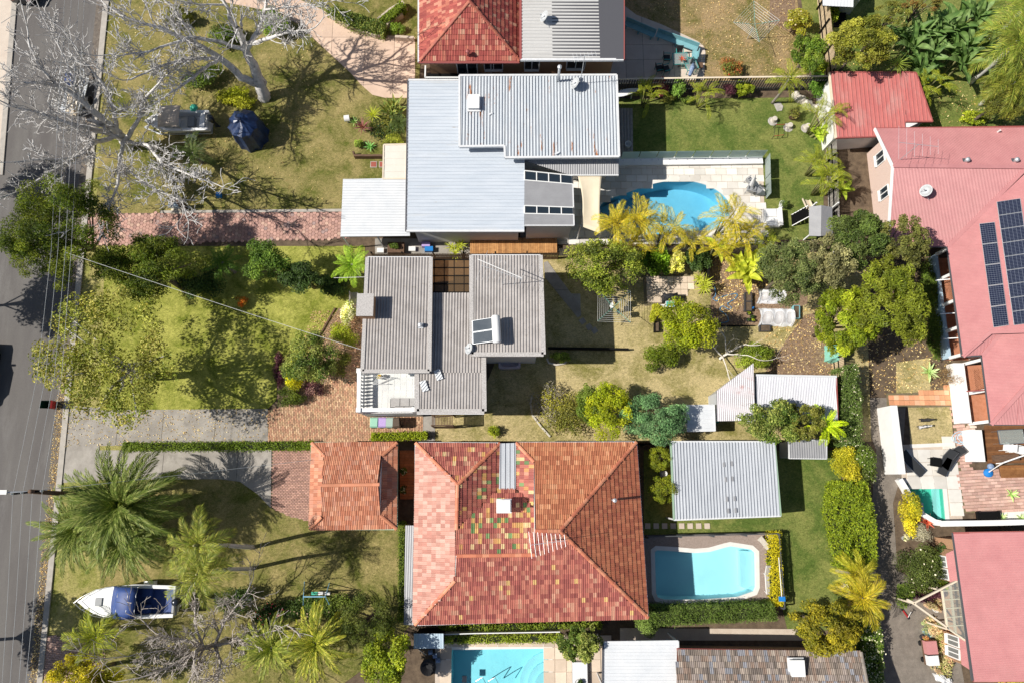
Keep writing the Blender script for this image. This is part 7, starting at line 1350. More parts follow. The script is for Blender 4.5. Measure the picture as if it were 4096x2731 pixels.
SPK = [broad_leaf_mesh('leaf', 280+i, .05, .5, .05, .4, [(.3, .34, .04), (.38, .41, .07)], 6, 0, shape=.5) for i in range(3)]; AGV = [broad_leaf_mesh('leaf', 290+i, .11, .5, .1, .35, [(.3, .4, .24), (.38, .48, .3)], 6, 0, shape=.7) for i in range(3)]; BRO = [broad_leaf_mesh('leaf', 300+i, .1, .8, .2, .35, [(.45, .08, .06), (.3, .06, .05), (.5, .2, .12)], 6, 0, shape=.6) for i in range(3)]; FAN = [broad_leaf_mesh('leaf', 310+i, .035, .35, .0, .3, [(.16, .22, .04), (.22, .28, .06)], 5, 0, shape=.5) for i in range(2)]; CRD = [broad_leaf_mesh('leaf', 320+i, .05, .9, .2, .3, [(.16, .06, .08), (.24, .1, .11)], 6, 0, shape=.5) for i in range(2)]; BOP = [broad_leaf_mesh('leaf', 330+i, .085, .5, .2, .35, [(.1, .16, .05), (.14, .2, .06), (.2, .2, .06)], 7, 0, shape=.8) for i in range(3)]
palm('tallest date palm at the verge, largest crown of dark arching fronds', 490, 2015, 4.6, 3.9, 74, PHX, tr=.3, lo=-.55, hi=1.3); palm('date palm nearest the kerb with fronds reaching over the gutter', 318, 2112, 3.6, 2.9, 50, PHX, tr=.25, lo=-.5, hi=1.3); palm('date palm directly above the blue canvas boat', 515, 2150, 3.8, 3.1, 56, PHX, tr=.26, lo=-.6, hi=1.2)
palm('slim king palm with a long pale trunk, upper of two', 790, 2178, 7.2, 2.3, 18, KNG, base=(1009, 2187), tr=.13, bark='pale_bark', shaft='cane_bark', lo=-.7, hi=1.2); palm('slim king palm with a long pale trunk, lower of two', 800, 2292, 7.0, 2.4, 20, KNG, base=(1005, 2272), tr=.12, bark='pale_bark', shaft='cane_bark', lo=-.7, hi=1.2)
palm('young lime palm at the brick drive corner', 385, 2548, 2.6, 2.3, 16, CNG, tr=.14, lo=-.4, hi=1.2); palm('dusty date palm at the bottom, left of two', 1085, 2590, 3.4, 2.3, 26, PHX, tr=.2, lo=-.5, hi=1.2, color=(1.5, 1.35, 1.0)); palm('dusty date palm at the bottom with yellowing fronds, right of two', 1262, 2572, 3.6, 2.6, 30, PHX, tr=.2, lo=-.5, hi=1.1, color=(2.0, 1.65, .9))
palm('tree fern beside the western grey corrugated roof', 1408, 1058, 2.6, 1.55, 22, FRN, 'tree_fern', tr=.13, lo=-.25, hi=.9, color=(1.6, 1.5, 1.2), cat='tree fern'); palm('dark tree fern in the shady middle front garden', 890, 1050, 2.2, 1.4, 20, FRN, 'tree_fern', tr=.12, lo=-.25, hi=.9, color=(.6, .7, .7), cat='tree fern'); palm('yellow green feathery plant beside the white shed roof', 3300, 1700, 3.2, 1.5, 14, FRN, 'cassia_tree', tr=.1, lo=-.3, hi=1.0, color=(3.2, 2.5, .6), cat='tree')
palm('dark palm in the shade of the white open boat', 770, 612, 1.6, 1.9, 14, DRK, tr=.12, lo=-.3, hi=1.0); palm('palm on the patio garden corner with upright lime fronds', 3155, 318, 3.2, 1.7, 12, CNG, tr=.09, lo=-.4, hi=1.2)
for x, y, z, L, n, lb in ((2470, 905, 3.6, 1.9, 20, 'golden cane palm at the western end of the pool'), (2575, 880, 4.0, 2.1, 26, 'golden cane palm leaning over the middle of the pool'), (2680, 900, 3.6, 1.9, 20, 'golden cane palm leaning over the deep end of the pool'), (2930, 865, 3.8, 2.0, 22, 'golden cane palm at the eastern end of the pool'), (2990, 925, 3.0, 1.6, 16, 'shorter golden cane palm at the corner of the pool deck'), (2540, 990, 2.6, 1.5, 18, 'golden cane palm hanging over the back fence by the round tree'), (2890, 985, 2.8, 1.6, 18, 'golden cane palm hanging over the fence near the bananas'), (2770, 965, 2.4, 1.3, 14, 'small golden cane palm behind the variegated shrub')): cane_palm(lb, x, y, z, L, n, CNE, group='golden cane palms by the pool')
for x, y, z, L, n, lb in ((2592, 372, 1.8, 1.4, 14, 'yellow green cane palm by the slatted fence near the white house'), (2818, 376, 1.9, 1.4, 16, 'yellow green cane palm in the middle of the fence bed'), (3305, 455, 3.0, 1.7, 16, 'cane palm casting spiky shade on the dark red garage roof'), (3290, 640, 2.6, 1.6, 18, 'bright cane palm beside the white house lawn, upper'), (3318, 715, 2.8, 1.8, 18, 'bright cane palm beside the white house lawn, lower'), (3730, 340, 2.6, 1.5, 16, 'drooping palm behind the dark red garage'), (3060, 975, 2.2, 1.3, 12, 'small cane palm beside the deck stairs')): cane_palm(lb, x, y, z, L, n, CNG, group='green cane palms')
palm('golden palm beside the lane, upper of two', 3425, 2300, 2.6, 1.7, 22, CNE, tr=.12, lo=-.3, hi=1.2, color=(.9, 1.0, 1)); palm('golden palm beside the lane, lower of two', 3450, 2390, 3.2, 2.1, 20, CNE, tr=.12, lo=-.4, hi=1.0)
palm('tall queen palm in the top right corner', 4075, 165, 6.0, 3.2, 26, KNG, base=(3880, 330), tr=.16, bark='pale_bark', lo=-.6, hi=1.1, color=(.9, .95, .9)); palm('queen palm at the right edge above the olive shrub', 4060, 330, 4.6, 2.6, 22, KNG, base=(3920, 420), tr=.14, bark='pale_bark', lo=-.6, hi=1.1, color=(.8, .8, .7)); palm('second queen palm beyond the top right corner', 4110, 20, 5.5, 2.8, 20, KNG, tr=.14, bark='pale_bark', lo=-.6, hi=1.1, color=(.8, .9, .8))
def clump(label, x, y, meshes, L, n, stems, sp, h_, name, cat='plant', color=(1, 1, 1), lo=.1, hi=1.3):
    c = P(x, y, h_*.5); SEED[0] += 1; rs = random.Random(SEED[0]); root = thing(name, label, cat, (c.x, c.y, 0))
    for s in range(stems):
        a = s*2.4; d = sp*math.sqrt((s+.3)/stems); b = Vector((math.cos(a)*d, math.sin(a)*d, 0)); t = b+Vector((rs.uniform(-.1, .1), rs.uniform(-.1, .1), h_*rs.uniform(.6, 1.1)))
        MB().tube([b, t], [.08, .06], 6).build('stem', 'cane_bark', root, local=True); rosette(root, meshes, n, L*rs.uniform(.8, 1.1), t, rs, lo, hi, name='leaf', color=color, yaw0=a)
    return root
clump('banana clump with broad lime leaves in the back garden', 2965, 1085, BAN, 1.7, 8, 4, .55, 1.4, 'banana_plant'); clump('single banana plant leaning over the grey fence panel', 2855, 1015, BAN, 1.4, 6, 1, .1, 1.6, 'banana_plant'); clump('banana plant by the white house lawn below the red garage', 3262, 545, BAN, 1.2, 6, 2, .3, .9, 'banana_plant', color=(.7, .85, .9)); clump('banana plant at the foot of the bright cane palms', 3345, 775, BAN, 1.2, 6, 2, .3, 1.0, 'banana_plant', color=(.75, .9, .9))
for x, y, st, lb in ((3600, 200, 4, 'giant strelitzia clump left of the palm grove'), (3690, 180, 4, 'giant strelitzia clump in the middle of the palm grove'), (3770, 160, 5, 'giant strelitzia clump near the leaning palm trunk'), (3850, 110, 4, 'giant strelitzia clump towards the top right corner'), (3650, 300, 4, 'giant strelitzia clump hanging over the dark red garage'), (3800, 260, 4, 'giant strelitzia clump below the leaning palm trunk'), (3900, 220, 3, 'giant strelitzia clump beside the right palms')): clump(lb, x, y, STR, 1.9, 8, st, .9, 2.2, 'strelitzia', color=(1, 1, 1))
spiky('fan palm with a round green head at the garage roof edge', 3590, 255, 1.0, 40, FAN, z=3.2, name='fan_palm', cat='palm', lo=-.4, hi=1.3, stem=True); clump('yucca with three spiky lime heads beside the patio', 2800, 1140, SPK, .75, 26, 3, .5, 1.3, 'yucca', lo=-.4, hi=1.3)
spiky('large pale agave on the strip lawn beside the verandah', 3714, 1487, .75, 18, AGV); spiky('red bromeliad beside the plunge pool wall', 3703, 2085, .6, 22, BRO, name='bromeliad'); spiky('pale agave on white pebbles in the courtyard', 4005, 2068, .42, 14, AGV); spiky('second pale agave on white pebbles at the picture edge', 4082, 2072, .42, 14, AGV); spiky('agave standing on the courtyard paving', 4042, 1976, .5, 14, AGV, color=(1, 1.1, .9))
clump('bird of paradise clump with orange flowers by the white house', 1572, 448, BOP, 1.1, 9, 6, .6, .3, 'bird_of_paradise', lo=.4, hi=1.4); spiky('purple cordyline with thin leaves in the front planter', 1452, 512, .8, 30, CRD, z=.5, name='cordyline'); spiky('pale yellow green cordyline in the front planter', 1492, 462, .75, 26, SPK, z=.6, name='cordyline'); clump('dark cycad against the white house wall', 1600, 495, DRK, 1.1, 18, 1, .1, .5, 'cycad', lo=.0, hi=1.2); spiky('blue green agave beside the dark cycad', 1562, 520, .45, 14, AGV, color=(.4, .6, .55)); spiky('green agave at the lawn corner of the front planter', 1418, 490, .45, 14, AGV, color=(.6, .7, .5))
shrub('round bromeliad bush at the lower corner of the front planter', 1435, 578, .6, (18, 18), 700, .12, [(.2, .28, .05), (.28, .34, .08)]); spiky('green agave at the bottom of the front planter', 1480, 590, .5, 16, AGV, color=(.5, .8, .5)); shrub('yellow green ferns along the white house wall', 1570, 560, .6, (55, 22), 1800, .2, [(.22, .26, .03), (.3, .32, .05)], aspect=.2); shrub('low mixed foliage filling the front planter', 1530, 500, .5, (80, 60), 2200, .15, DARK+OLIVE)
# weeds and fallen leaves, uncountable
def scatter(name, label, pxs, n, size, pal, z=.05, seed=1, up=1.0, cat=None, sz=.03):
    rs = np.random.default_rng(seed); V = []; q = [(p.x, p.y) for p in PP(pxs, 0)]; x0, x1 = min(p[0] for p in q), max(p[0] for p in q); y0, y1 = min(p[1] for p in q), max(p[1] for p in q); x = rs.uniform(x0, x1, n*3); y = rs.uniform(y0, y1, n*3); k = inpoly(x, y, q); x, y = x[k][:n], y[k][:n]; m = len(x)
    C = np.stack([x, y, z+np.abs(rs.normal(0, sz, m))], 1); N = rs.normal(size=(m, 3))*.5+np.array([0, 0, up]); pal = np.array(pal); col = pal[rs.integers(0, len(pal), m)]*(1+.2*rs.standard_normal(m))[:, None]; L = size*(.6+.8*rs.random(m)); V, Fq, cv = leafcloud(rs, C, N, L, L*.5, col.clip(.01, 1)); o = put(name, np_mesh(name, V, Fq, 'leaf', cv)); o['kind'] = 'stuff'; return o
STRAW = [(.6, .48, .28), (.5, .36, .2), (.68, .58, .4), (.36, .24, .13)]
scatter('fallen_leaves', '', [(2560, 20), (3140, -100), (3230, 300), (2830, 300), (2760, 120)], 1500, .1, STRAW, seed=2); scatter('fallen_leaves', '', [(240, 1640), (1080, 1635), (1080, 1770), (240, 1785)], 900, .1, STRAW, z=.075, seed=3); scatter('fallen_leaves', '', [(3060, 1240), (3340, 1230), (3345, 1500), (3060, 1490)], 900, .12, STRAW, seed=4); scatter('fallen_leaves', '', [(2860, 1010), (3110, 1010), (3110, 1160), (2860, 1290)], 1000, .15, STRAW, seed=5); scatter('fallen_leaves', '', strip(-4, 34, 1500, 2800), 1800, .1, STRAW, z=.03, seed=6); scatter('fallen_leaves', '', [(1250, 1240), (1440, 1250), (1440, 1500), (1150, 1580)], 2000, .11, [(.5, .34, .26), (.6, .46, .36), (.3, .2, .14)], seed=7); scatter('fallen_leaves', '', [(420, -200), (1300, 100), (1300, 840), (420, 840)], 1600, .1, STRAW, seed=8); scatter('fallen_leaves', '', [(3200, 100), (4096, 0), (4096, 500), (3560, 540)], 1500, .13, STRAW, seed=9); scatter('fallen_leaves', '', [(3440, 1000), (3750, 1000), (3830, 1560), (3440, 1580)], 1800, .13, STRAW, seed=10)
# ------------------------------------------------------------------ clothes lines
def hoist(label, px, py, half, rot, zt, mat_='green_line'):
    c = P(px, py); r = thing('rotary_clothes_line', label, 'clothes line', tuple(c), rot); MB().tube([(0, 0, 0), (0, 0, zt)], .03, 8).build('post', 'galv', r, local=True); tips = [Vector((math.cos(a)*half, math.sin(a)*half, zt+.25)) for a in [math.pi/2*k for k in range(4)]]
    for t in tips: MB().tube([(0, 0, zt-.1), t], .018, 6).build('arm', mat_, r, local=True); MB().tube([(0, 0, zt-.9), t*.45+Vector((0, 0, zt*.55))], .012, 5).build('strut', mat_, r, local=True)
    for i in range(6):
        f = 1-i*.13; MB().tube([Vector((t.x*f, t.y*f, zt-.1+.35*f)) for t in tips+tips[:1]], .012, 4).build('line', 'pot_white', r, local=True)
    return r
mat('green_line', (.12, .3, .24), None, rough=.5)
hoist('rotary clothes line on the northern brown lawn', 2988, 158, 1.75, .05, 1.9); hoist('rotary clothes line with washing on the back lawn of the middle lot', 2440, 1252, 1.6, .75, 1.8)
mat('cloth_black', (.02, .02, .024), None, rough=.9); mat('cloth_white', (.7, .7, .7), None, rough=.9)
for x, y, a, w_, m_, lb in ((2394, 1174, .2, .5, 'cloth_black', 'black garment at the top corner of the washing line'), (2424, 1168, .3, .3, 'cloth_white', 'small white garment beside the black one on the washing line'), (2452, 1218, 1.6, .42, 'cloth_white', 'white cloth hanging inside the washing line'), (2470, 1198, 1.7, .45, 'cloth_black', 'black garment hung on the far line near the upper corner'), (2480, 1242, 1.7, .4, 'cloth_black', 'black garment hung on the far line near the middle'), (2443, 1275, 0, .55, 'cloth_black', 'large black garment on the lowest line')):
    c = P(x, y, 1.75); d = Vector((math.cos(a), math.sin(a), 0)); mb = MB()
    for i in range(5):
        for j in range(4): mb.v.append(tuple(c+d*(w_*(i/4-.5))+Vector((-d.y, d.x, 0))*(.04*math.sin(i*2.2+j)+.05*j)-Vector((0, 0, .16*j))))
    mb.f = [(i*4+j, (i+1)*4+j, (i+1)*4+j+1, i*4+j+1) for i in range(4) for j in range(3)]; o = solid('hung_washing', lb, 'clothing', mb, m_); o.modifiers.new('thick', 'SOLIDIFY').thickness = .01
# ------------------------------------------------------------------ furniture
def boxes(r, name, mat_, *bs):
    for c, s in bs: MB().box(c, s).build(name, mat_, r, local=True)
def table(label, px, py, sx, sy, h, topm, legm, rz=0, z=0, name='table'):
    c = P(px, py, z); r = thing(name, label, 'table', tuple(c), rz); boxes(r, 'top', topm, ((0, 0, h), (sx, sy, .03))); boxes(r, 'leg', legm, *[((a*(sx/2-.06), b*(sy/2-.06), h/2), (.04, .04, h)) for a in (-1, 1) for b in (-1, 1)]); mb = MB(); [mb.bar((a*sx/2, -sy/2, h), (a*sx/2, sy/2, h), .04) for a in (-1, 1)]; [mb.bar((-sx/2, b*sy/2, h), (sx/2, b*sy/2, h), .04) for b in (-1, 1)]; mb.build('rim', legm, r, local=True); return r
def chair(label, px, py, rz, seatm, frm, z=0, name='chair', tall=.9):
    c = P(px, py, z); r = thing(name, label, 'chair', tuple(c), rz); boxes(r, 'seat', seatm, ((0, 0, .44), (.5, .5, .05))); MB().box((-.28, 0, .7), (.05, .48, .5), ry=-.2).build('backrest', seatm, r, local=True); boxes(r, 'leg', frm, *[((a*.23, b*.24, .22), (.035, .035, .44)) for a in (-1, 1) for b in (-1, 1)]); boxes(r, 'armrest', frm, *[((0, b*.27, .64), (.5, .05, .04)) for b in (-1, 1)]); return r
def lounger(label, px, py, rz, m_, frm, back=.6, z=0):
    c = P(px, py, z); r = thing('sun_lounger', label, 'sun lounger', tuple(c), rz); MB().box((-.25, 0, .34), (1.3, .62, .04)).build('mattress', m_, r, local=True); MB().box((.4+.32*math.cos(back), 0, .34+.32*math.sin(back)), (.7, .62, .04), ry=-back).build('backrest', m_, r, local=True); mb = MB()
    for b in (-1, 1): mb.bar((-.9, b*.33, .32), (.45, b*.33, .32), .04); [mb.bar((x, b*.33, .32), (x+.05, b*.33, 0), .04) for x in (-.8, .35)]; mb.bar((.4, b*.33, .34), (.4+.66*math.cos(back), b*.33, .34+.66*math.sin(back)), .04)
    mb.build('frame', frm, r, local=True); return r
mat('teal_frame', (.05, .3, .28), None, rough=.5); mat('mesh_black', (.03, .032, .035), None, rough=.7); mat('teal_timber', (.16, .36, .4), (.22, .43, .46), 3, .7); mat('grey_cushion', (.36, .34, .33), (.42, .4, .38), 4, .95); mat('stripe_blue', (.1, .16, .3), (.3, .38, .5), 9, .9); mat('plastic_white', (.78, .77, .75), None, rough=.4)
table('glass table with potted plant on the northern patio', 2712, 258, 1.15, .95, .72, 'clear_glass', 'teal_frame', .05); table('second glass table on the northern patio beside the folded umbrella', 2755, 280, .9, .9, .72, 'clear_glass', 'teal_frame', .3)
for x, y, a, lb in ((2662, 246, 0, 'green framed chair west of the glass patio table'), (2712, 228, -1.6, 'green framed chair at the top of the glass patio table'), (2660, 290, .3, 'green framed chair below, near the fence on the patio'), (2632, 288, .2, 'darker green framed chair at the edge of the patio shade'), (2742, 262, 2.8, 'chair pushed between the two glass tables')): chair(lb, x, y, a, 'mesh_black', 'teal_frame', .06)
spiky('dark red potted bromeliad on the glass patio table', 2725, 240, .35, 14, BRO, z=.9, name='potted_bromeliad'); o = thing('folded_umbrella', 'folded blue striped umbrella leaning by the patio tables', 'umbrella', P(2764, 290)); c = P(2764, 284, .8); MB().tube([c+Vector((-.15, -.5, .1)), c+Vector((.05, .1, .25)), c+Vector((.16, .55, .1))], [.12, .2, .05], 9).build('canopy', 'stripe_blue', o); MB().tube([c+Vector((-.2, -.7, .1)), c+Vector((.2, .75, .1))], .02, 6).build('pole', 'steel', o); table('low dark stool beside the folded umbrella', 2795, 274, .4, .4, .42, 'timber_dark', 'timber_dark', name='stool')
def bench_line(label, a, b, z=.06):
    a, b = P(*a, .5), P(*b, .5); r = thing('garden_bench', label, 'bench', (a.x, a.y, 0)); d = (b-a).normalized(); s_ = Vector((-d.y, d.x, 0)); MB().bar(a, b, .42, .06).build('seat', 'teal_timber', r); MB().bar(a+s_*.22+Vector((0, 0, .25)), b+s_*.22+Vector((0, 0, .25)), .05, .4).build('backrest', 'teal_timber', r); [MB().box(((a.lerp(b, t)).x, (a.lerp(b, t)).y, .24), (.1, .36, .42), math.atan2(d.y, d.x)).build('leg', 'teal_timber', r) for t in (.08, .5, .92)]
bench_line('long teal timber bench in the shade of the brick house', (2498, 92), (2618, 143)); bench_line('pale teal timber bench in the sun on the patio edge', (2625, 138), (2790, 198)); bench_line('short teal timber bench at the patio corner', (2782, 205), (2776, 240))
# pool side
def parasol(label, px, py, z): 
    c = P(px, py); r = thing('folded_parasol', label, 'umbrella', tuple(c)); t = P(px+18, py-50, z); MB().tube([c, t], .03, 7).build('pole', 'steel', r); MB().tube([c.lerp(t, .3), c.lerp(t, .6), t], [.22, .14, .02], 9).build('canopy', 'cloth_white', r); MB().lathe([(.3, .03), (.3, .1), (.05, .14)], c, 12).build('base', 'grey_screen', r)
parasol('folded white parasol standing on the pool deck', 3004, 752, 2.4)
for x, y, a, lb in ((2992, 735, .6, 'grey wicker chair left of the folded white parasol'), (3018, 770, 2.4, 'grey wicker chair below the folded white parasol'), (2994, 768, 1.2, 'grey wicker chair at the pool side of the parasol')): chair(lb, x, y, a, 'grey_screen', 'grey_screen', .06)
c = P(3080, 880, .03); r = thing('outdoor_sofa', 'white outdoor sofa at the corner of the pool deck', 'sofa', tuple(c)); boxes(r, 'seat', 'plastic_white', ((0, 0, .25), (1.2, 1.4, .35))); boxes(r, 'backrest', 'plastic_white', ((.55, 0, .55), (.2, 1.4, .4))); boxes(r, 'cushion', 'cloth_white', ((-.1, .35, .47), (.8, .6, .12)), ((-.1, -.35, .47), (.8, .6, .12)))
pot_plant('white pot with a small plant at the lawn corner of the pool', 3124, 825, .26, .4, 300, .12, MID, 'pot_white')
for x, y, lb in ((3090, 487, 'stump seat with grey top nearest the pool fence'), (3152, 512, 'stump seat standing beside the toy frame'), (3222, 515, 'stump seat at the edge of the cane palms')): c = P(x, y); r = thing('stump_seat', lb, 'stump', tuple(c)); MB().lathe([(.36, .005), (.38, .03), (.34, .045)], (0, 0, 0), 9).build('stone_pad', 'stone', r, local=True); MB().lathe([(.24, .05), (.2, .2), (.19, .4), (.02, .41)], (.05, .05, 0), 10).build('stump', 'rock_pale', r, local=True)
pot_plant('half barrel planter with rocks on the white house lawn', 3168, 470, .4, .45, 260, .16, OLIVE, 'timber_dark'); solid('stepping_stone', 'flat grey stone slab on the white house lawn', 'stone', MB().prism([tuple(p[:2]) for p in PP([(3094, 418), (3118, 410), (3132, 428), (3126, 445), (3108, 448)])], .02, .07), 'stone')
r = thing('toy_goal_frame', 'small black and red toy frame among the stump seats', 'toy', P(3115, 520)); q = PP([(3102, 500), (3140, 498), (3136, 540), (3096, 545)], .5); [MB().tube([a, b], .02, 6).build('bar', 'cloth_black' if i % 2 else 'red_paint', r) for i, (a, b) in enumerate(zip(q, q[1:]+q[:1]))]; [MB().tube([a, (a.x, a.y, .02)], .02, 6).build('leg', 'cloth_black', r) for a in q]
mb = MB()
for i in range(7): p = P(3180+i*13, 385+i*9+6*(i % 2)); mb = MB(); mb.lathe([(.32, .02), (.3, .2), (.18, .42), (.02, .5)], (p.x, p.y, 0), 7, False); solid('garden_rock', 'pale boulder, %s along the curved bed from the fence' % ['first', 'second', 'third', 'fourth', 'fifth', 'sixth', 'seventh'][i], 'rock', mb, 'rock_pale', group='boulders by the lawn')
# playhouse with slide beside the pool, and the one at the top
h = thing('playhouse', 'grey playhouse with stairs and slide beside the white house lawn', 'playhouse', P(3270, 895)); q = P3([(3236, 828, 2.2), (3286, 822, 2.55), (3284, 945, 2.55), (3236, 945, 2.2)]); q2 = P3([(3286, 822, 2.55), (3328, 830, 2.2), (3330, 945, 2.2), (3284, 945, 2.55)]); metal_roof(h, [q, q2], 'metal_grey', 'roof', pitch=.09, depth=.015); f = P3([(3240, 835, 1.1), (3326, 835, 1.1), (3328, 940, 1.1), (3240, 940, 1.1)]); MB().prism([p[:2] for p in f], 1.0, 1.1).build('platform', 'timber_grey', h); [MB().box((p.x, p.y, 1.1), (.09, .09, 2.2)).build('post', 'white_paint', h) for p in f]
for i in range(6): a = P(3172+i*11, 880-i*6, .18*(i+1)); MB().box(a, (.22, .8, .04)).build('tread', 'timber_grey', h)
for dy in (-.42, .42): MB().bar(P(3168, 882, .1)+Vector((0, dy, 0)), P(3236, 845, 1.2)+Vector((0, dy, 0)), .05, .16).build('stringer', 'white_paint', h)
a, b = P(3240, 840, 1.1), P(3222, 800, .2); mb = MB(); s_ = Vector((.25, -.05, 0)); mb.add([a-s_, a+s_, b+s_, b-s_], [(0, 1, 2, 3)]); mb.add([a-s_, b-s_, b-s_+Vector((0, 0, .18)), a-s_+Vector((0, 0, .18))], [(0, 1, 2, 3)]); mb.add([a+s_, b+s_, b+s_+Vector((0, 0, .18)), a+s_+Vector((0, 0, .18))], [(0, 3, 2, 1)]); o = mb.build('slide', 'timber_cream', h); o.modifiers.new('thick', 'SOLIDIFY').thickness = .03
h = thing('playhouse', 'small playhouse with a white ribbed roof at the top of the picture', 'playhouse', P(3345, 40)); metal_roof(h, [P3([(3290, -60, 2.4), (3420, -60, 2.4), (3412, 30, 2.2), (3290, 24, 2.2)])], 'metal_bright', 'roof', pitch=.11, depth=.025, ribs=(0, 1, 0)); walls(h, [tuple(p[:2]) for p in PP([(3310, -20), (3400, -20), (3398, 60), (3310, 60)], 0)], 2.1, 'metal_silver'); mb = MB(); [mb.bar(P(3338+7*i, 52, .5), P(3338+6*i, 110, .1), .2, .05) for i in range(7)]; mb.build('ramp', 'timber_brown', h)
# white house side: surfboard, posts, bucket
mb = MB(); c = P(2505, 370, .9); k = 12; prof = [(-1.05+2.1*i/k, .27*math.sin(math.pi*(i/k)**.8)**.7+.01) for i in range(k+1)]; mb.prism([(c.x+x*.97+.1*y, c.y+x*.25+y) for x, y in prof]+[(c.x+x*.97-.1*y, c.y+x*.25-y) for x, y in prof[::-1]], .85, .92); [mb.box((c.x+d, c.y+d*.25, .42), (.06, .3, .85)) for d in (-.5, .5)]; solid('surfboard', 'white surfboard resting on trestles beside the rusty white roof', 'surfboard', mb, 'gel_white')
r = thing('side_deck', 'narrow dark timber deck along the east side of the white house', 'deck', P(2505, 520)); [MB().prism([tuple(p[:2]) for p in PP([(2470+12*i, 440), (2480+12*i, 440), (2482+12*i, 640), (2472+12*i, 640)])], 0, .25).build('board', 'timber_grey', r, col=(1, 1, 1)) for i in range(5)]
solid('white_bucket', 'white round tub on the dark side deck of the white house', 'tub', MB().lathe([(.2, .27), (.24, .65), (.25, .65), (.21, .62), (.18, .3), (.01, .3)], P(2508, 592), 14, False), 'pot_white')
# middle lot, around the house
c = P(2038, 1456); r = thing('bath_tub', 'old pink white bath tub on the shaded lawn behind the grey roof', 'bath tub', tuple(c), .03); mb = MB(); n = 20; hx, hy = .78, .4
ring = lambda sx, sy, z, e: [(math.copysign(abs(math.cos(t))**e, math.cos(t))*sx, math.copysign(abs(math.sin(t))**e, math.sin(t))*sy, z) for t in [2*math.pi*i/n for i in range(n)]]
for sx, sy, z, e in ((hx, hy, .0, .3), (hx, hy, .5, .3), (hx, hy, .52, .3), (.66, .27, .5, .7), (.6, .22, .2, .8), (.4, .15, .12, 1)): mb.v += ring(sx, sy, z, e)
mb.f = [(k*n+i, k*n+(i+1) % n, (k+1)*n+(i+1) % n, (k+1)*n+i) for k in range(5) for i in range(n)]+[tuple(range(5*n, 6*n))]; mat('bath_pink', (.52, .45, .5), (.58, .52, .56), 3, .3); mb.build('tub', 'bath_pink', r, local=True); MB().tube([(-.6, 0, .5), (-.6, 0, .62), (-.5, 0, .64)], .02, 6).build('tap', 'steel', r, local=True)
r = thing('balcony_sofa', 'grey cushioned sofa on the white balcony', 'sofa', P(1622, 1612, 2.78)); c = P(1622, 1618, 2.78); mb = MB(); [MB().box(c+Vector((-.62+.62*i, .1, .32)), (.58, .6, .2)).build('cushion', 'grey_cushion', r) for i in range(3)]; [MB().box(c+Vector((-.3+.62*i, -.22, .5)), (.58, .16, .38), rx=.25).build('back_cushion', 'grey_cushion', r) for i in range(2)]; MB().box(c+Vector((0, 0, .12)), (1.95, .75, .2)).build('frame', 'timber_grey', r)
pot_plant('potted cactus in a pale pot on the white balcony', 1522, 1508, .17, .32, 160, .12, [(.5, .36, .1), (.3, .3, .1)], 'pot_white', z=2.78, pr=.16)
mb = MB(); a = P(1488, 1536, 3.1); [mb.tube([a+Vector((.3*i/3, .02*i, .04)), a+Vector((.5+.35*i/3, .45, .5))], .012, 5) for i in range(4)]; mb.tube([a, a+Vector((1.0, .05, 0))], .014, 5); mb.tube([a+Vector((.2, .5, .55)), a+Vector((1.1, .35, .4))], .014, 5); [mb.tube([a+Vector((x, 0, 0)), a+Vector((x+.1, .1, -.32))], .014, 5) for x in (0, .9)]; solid('clothes_airer', 'folding white clothes airer on the balcony', 'clothes airer', mb, 'plastic_white')
c = P(1424, 1216); r = thing('garden_bench', 'weathered grey slatted bench on the brick path', 'bench', tuple(c), math.pi/2+.05); [MB().box((0, -.2+.1*i, .43), (1.5, .07, .03)).build('seat_slat', 'timber_grey', r, local=True, col=(1, 1, 1)) for i in range(5)]; [MB().box((0, .28, .52+.11*i), (1.5, .03, .07)).build('back_slat', 'timber_grey', r, local=True, col=(1, 1, 1)) for i in range(4)]; [MB().box((sx*.68, sy*.2, .22), (.06, .06, .44)).build('leg', 'timber_grey', r, local=True, col=(1, 1, 1)) for sx in (-1, 1) for sy in (-1, 1)]
drape('covered_barbecue', 'barbecue under a black cover on the patio', 'barbecue', PP([(2642, 1185), (2702, 1182), (2704, 1212), (2645, 1214)]), 1.0, 'black_cover', 7); table('small teal table beside the covered barbecue', 2672, 1226, .6, .4, .7, 'teal_cloth', 'white_paint'); solid('white_box', 'white crate at the end of the teal table', 'crate', MB().box(P(2646, 1236)+Vector((0, 0, .3)), (.35, .35, .6)), 'plastic_white')
for x0, y0, x1, y1, hh, m_, lb in ((2974, 1176, 3000, 1210, .4, 'pot_dark', 'black rectangular planter tub, upper of the pair'), (2974, 1212, 3000, 1248, .4, 'pot_dark', 'black rectangular planter tub, lower of the pair'), (3034, 1304, 3074, 1328, .35, 'pot_dark', 'black planter tub full of soil below the netted bed'), (3166, 1228, 3190, 1278, .4, 'teal_timber', 'teal and timber planter beside the netted bed'), (2614, 1292, 2632, 1330, .4, 'timber_brown', 'red brown timber planter at the lawn edge')):
    q = PP([(x0, y0), (x1, y0), (x1, y1), (x0, y1)]); r = thing('planter_box', lb, 'planter', (q[0].x, q[0].y, 0)); mb = MB(); [mb.bar(a+Vector((0, 0, hh/2)), b+Vector((0, 0, hh/2)), .04, hh) for a, b in zip(q, q[1:]+q[:1])]; mb.build('sides', m_, r); MB().prism([p[:2] for p in q], .01, hh*.8).build('potting_soil', 'soil', r)
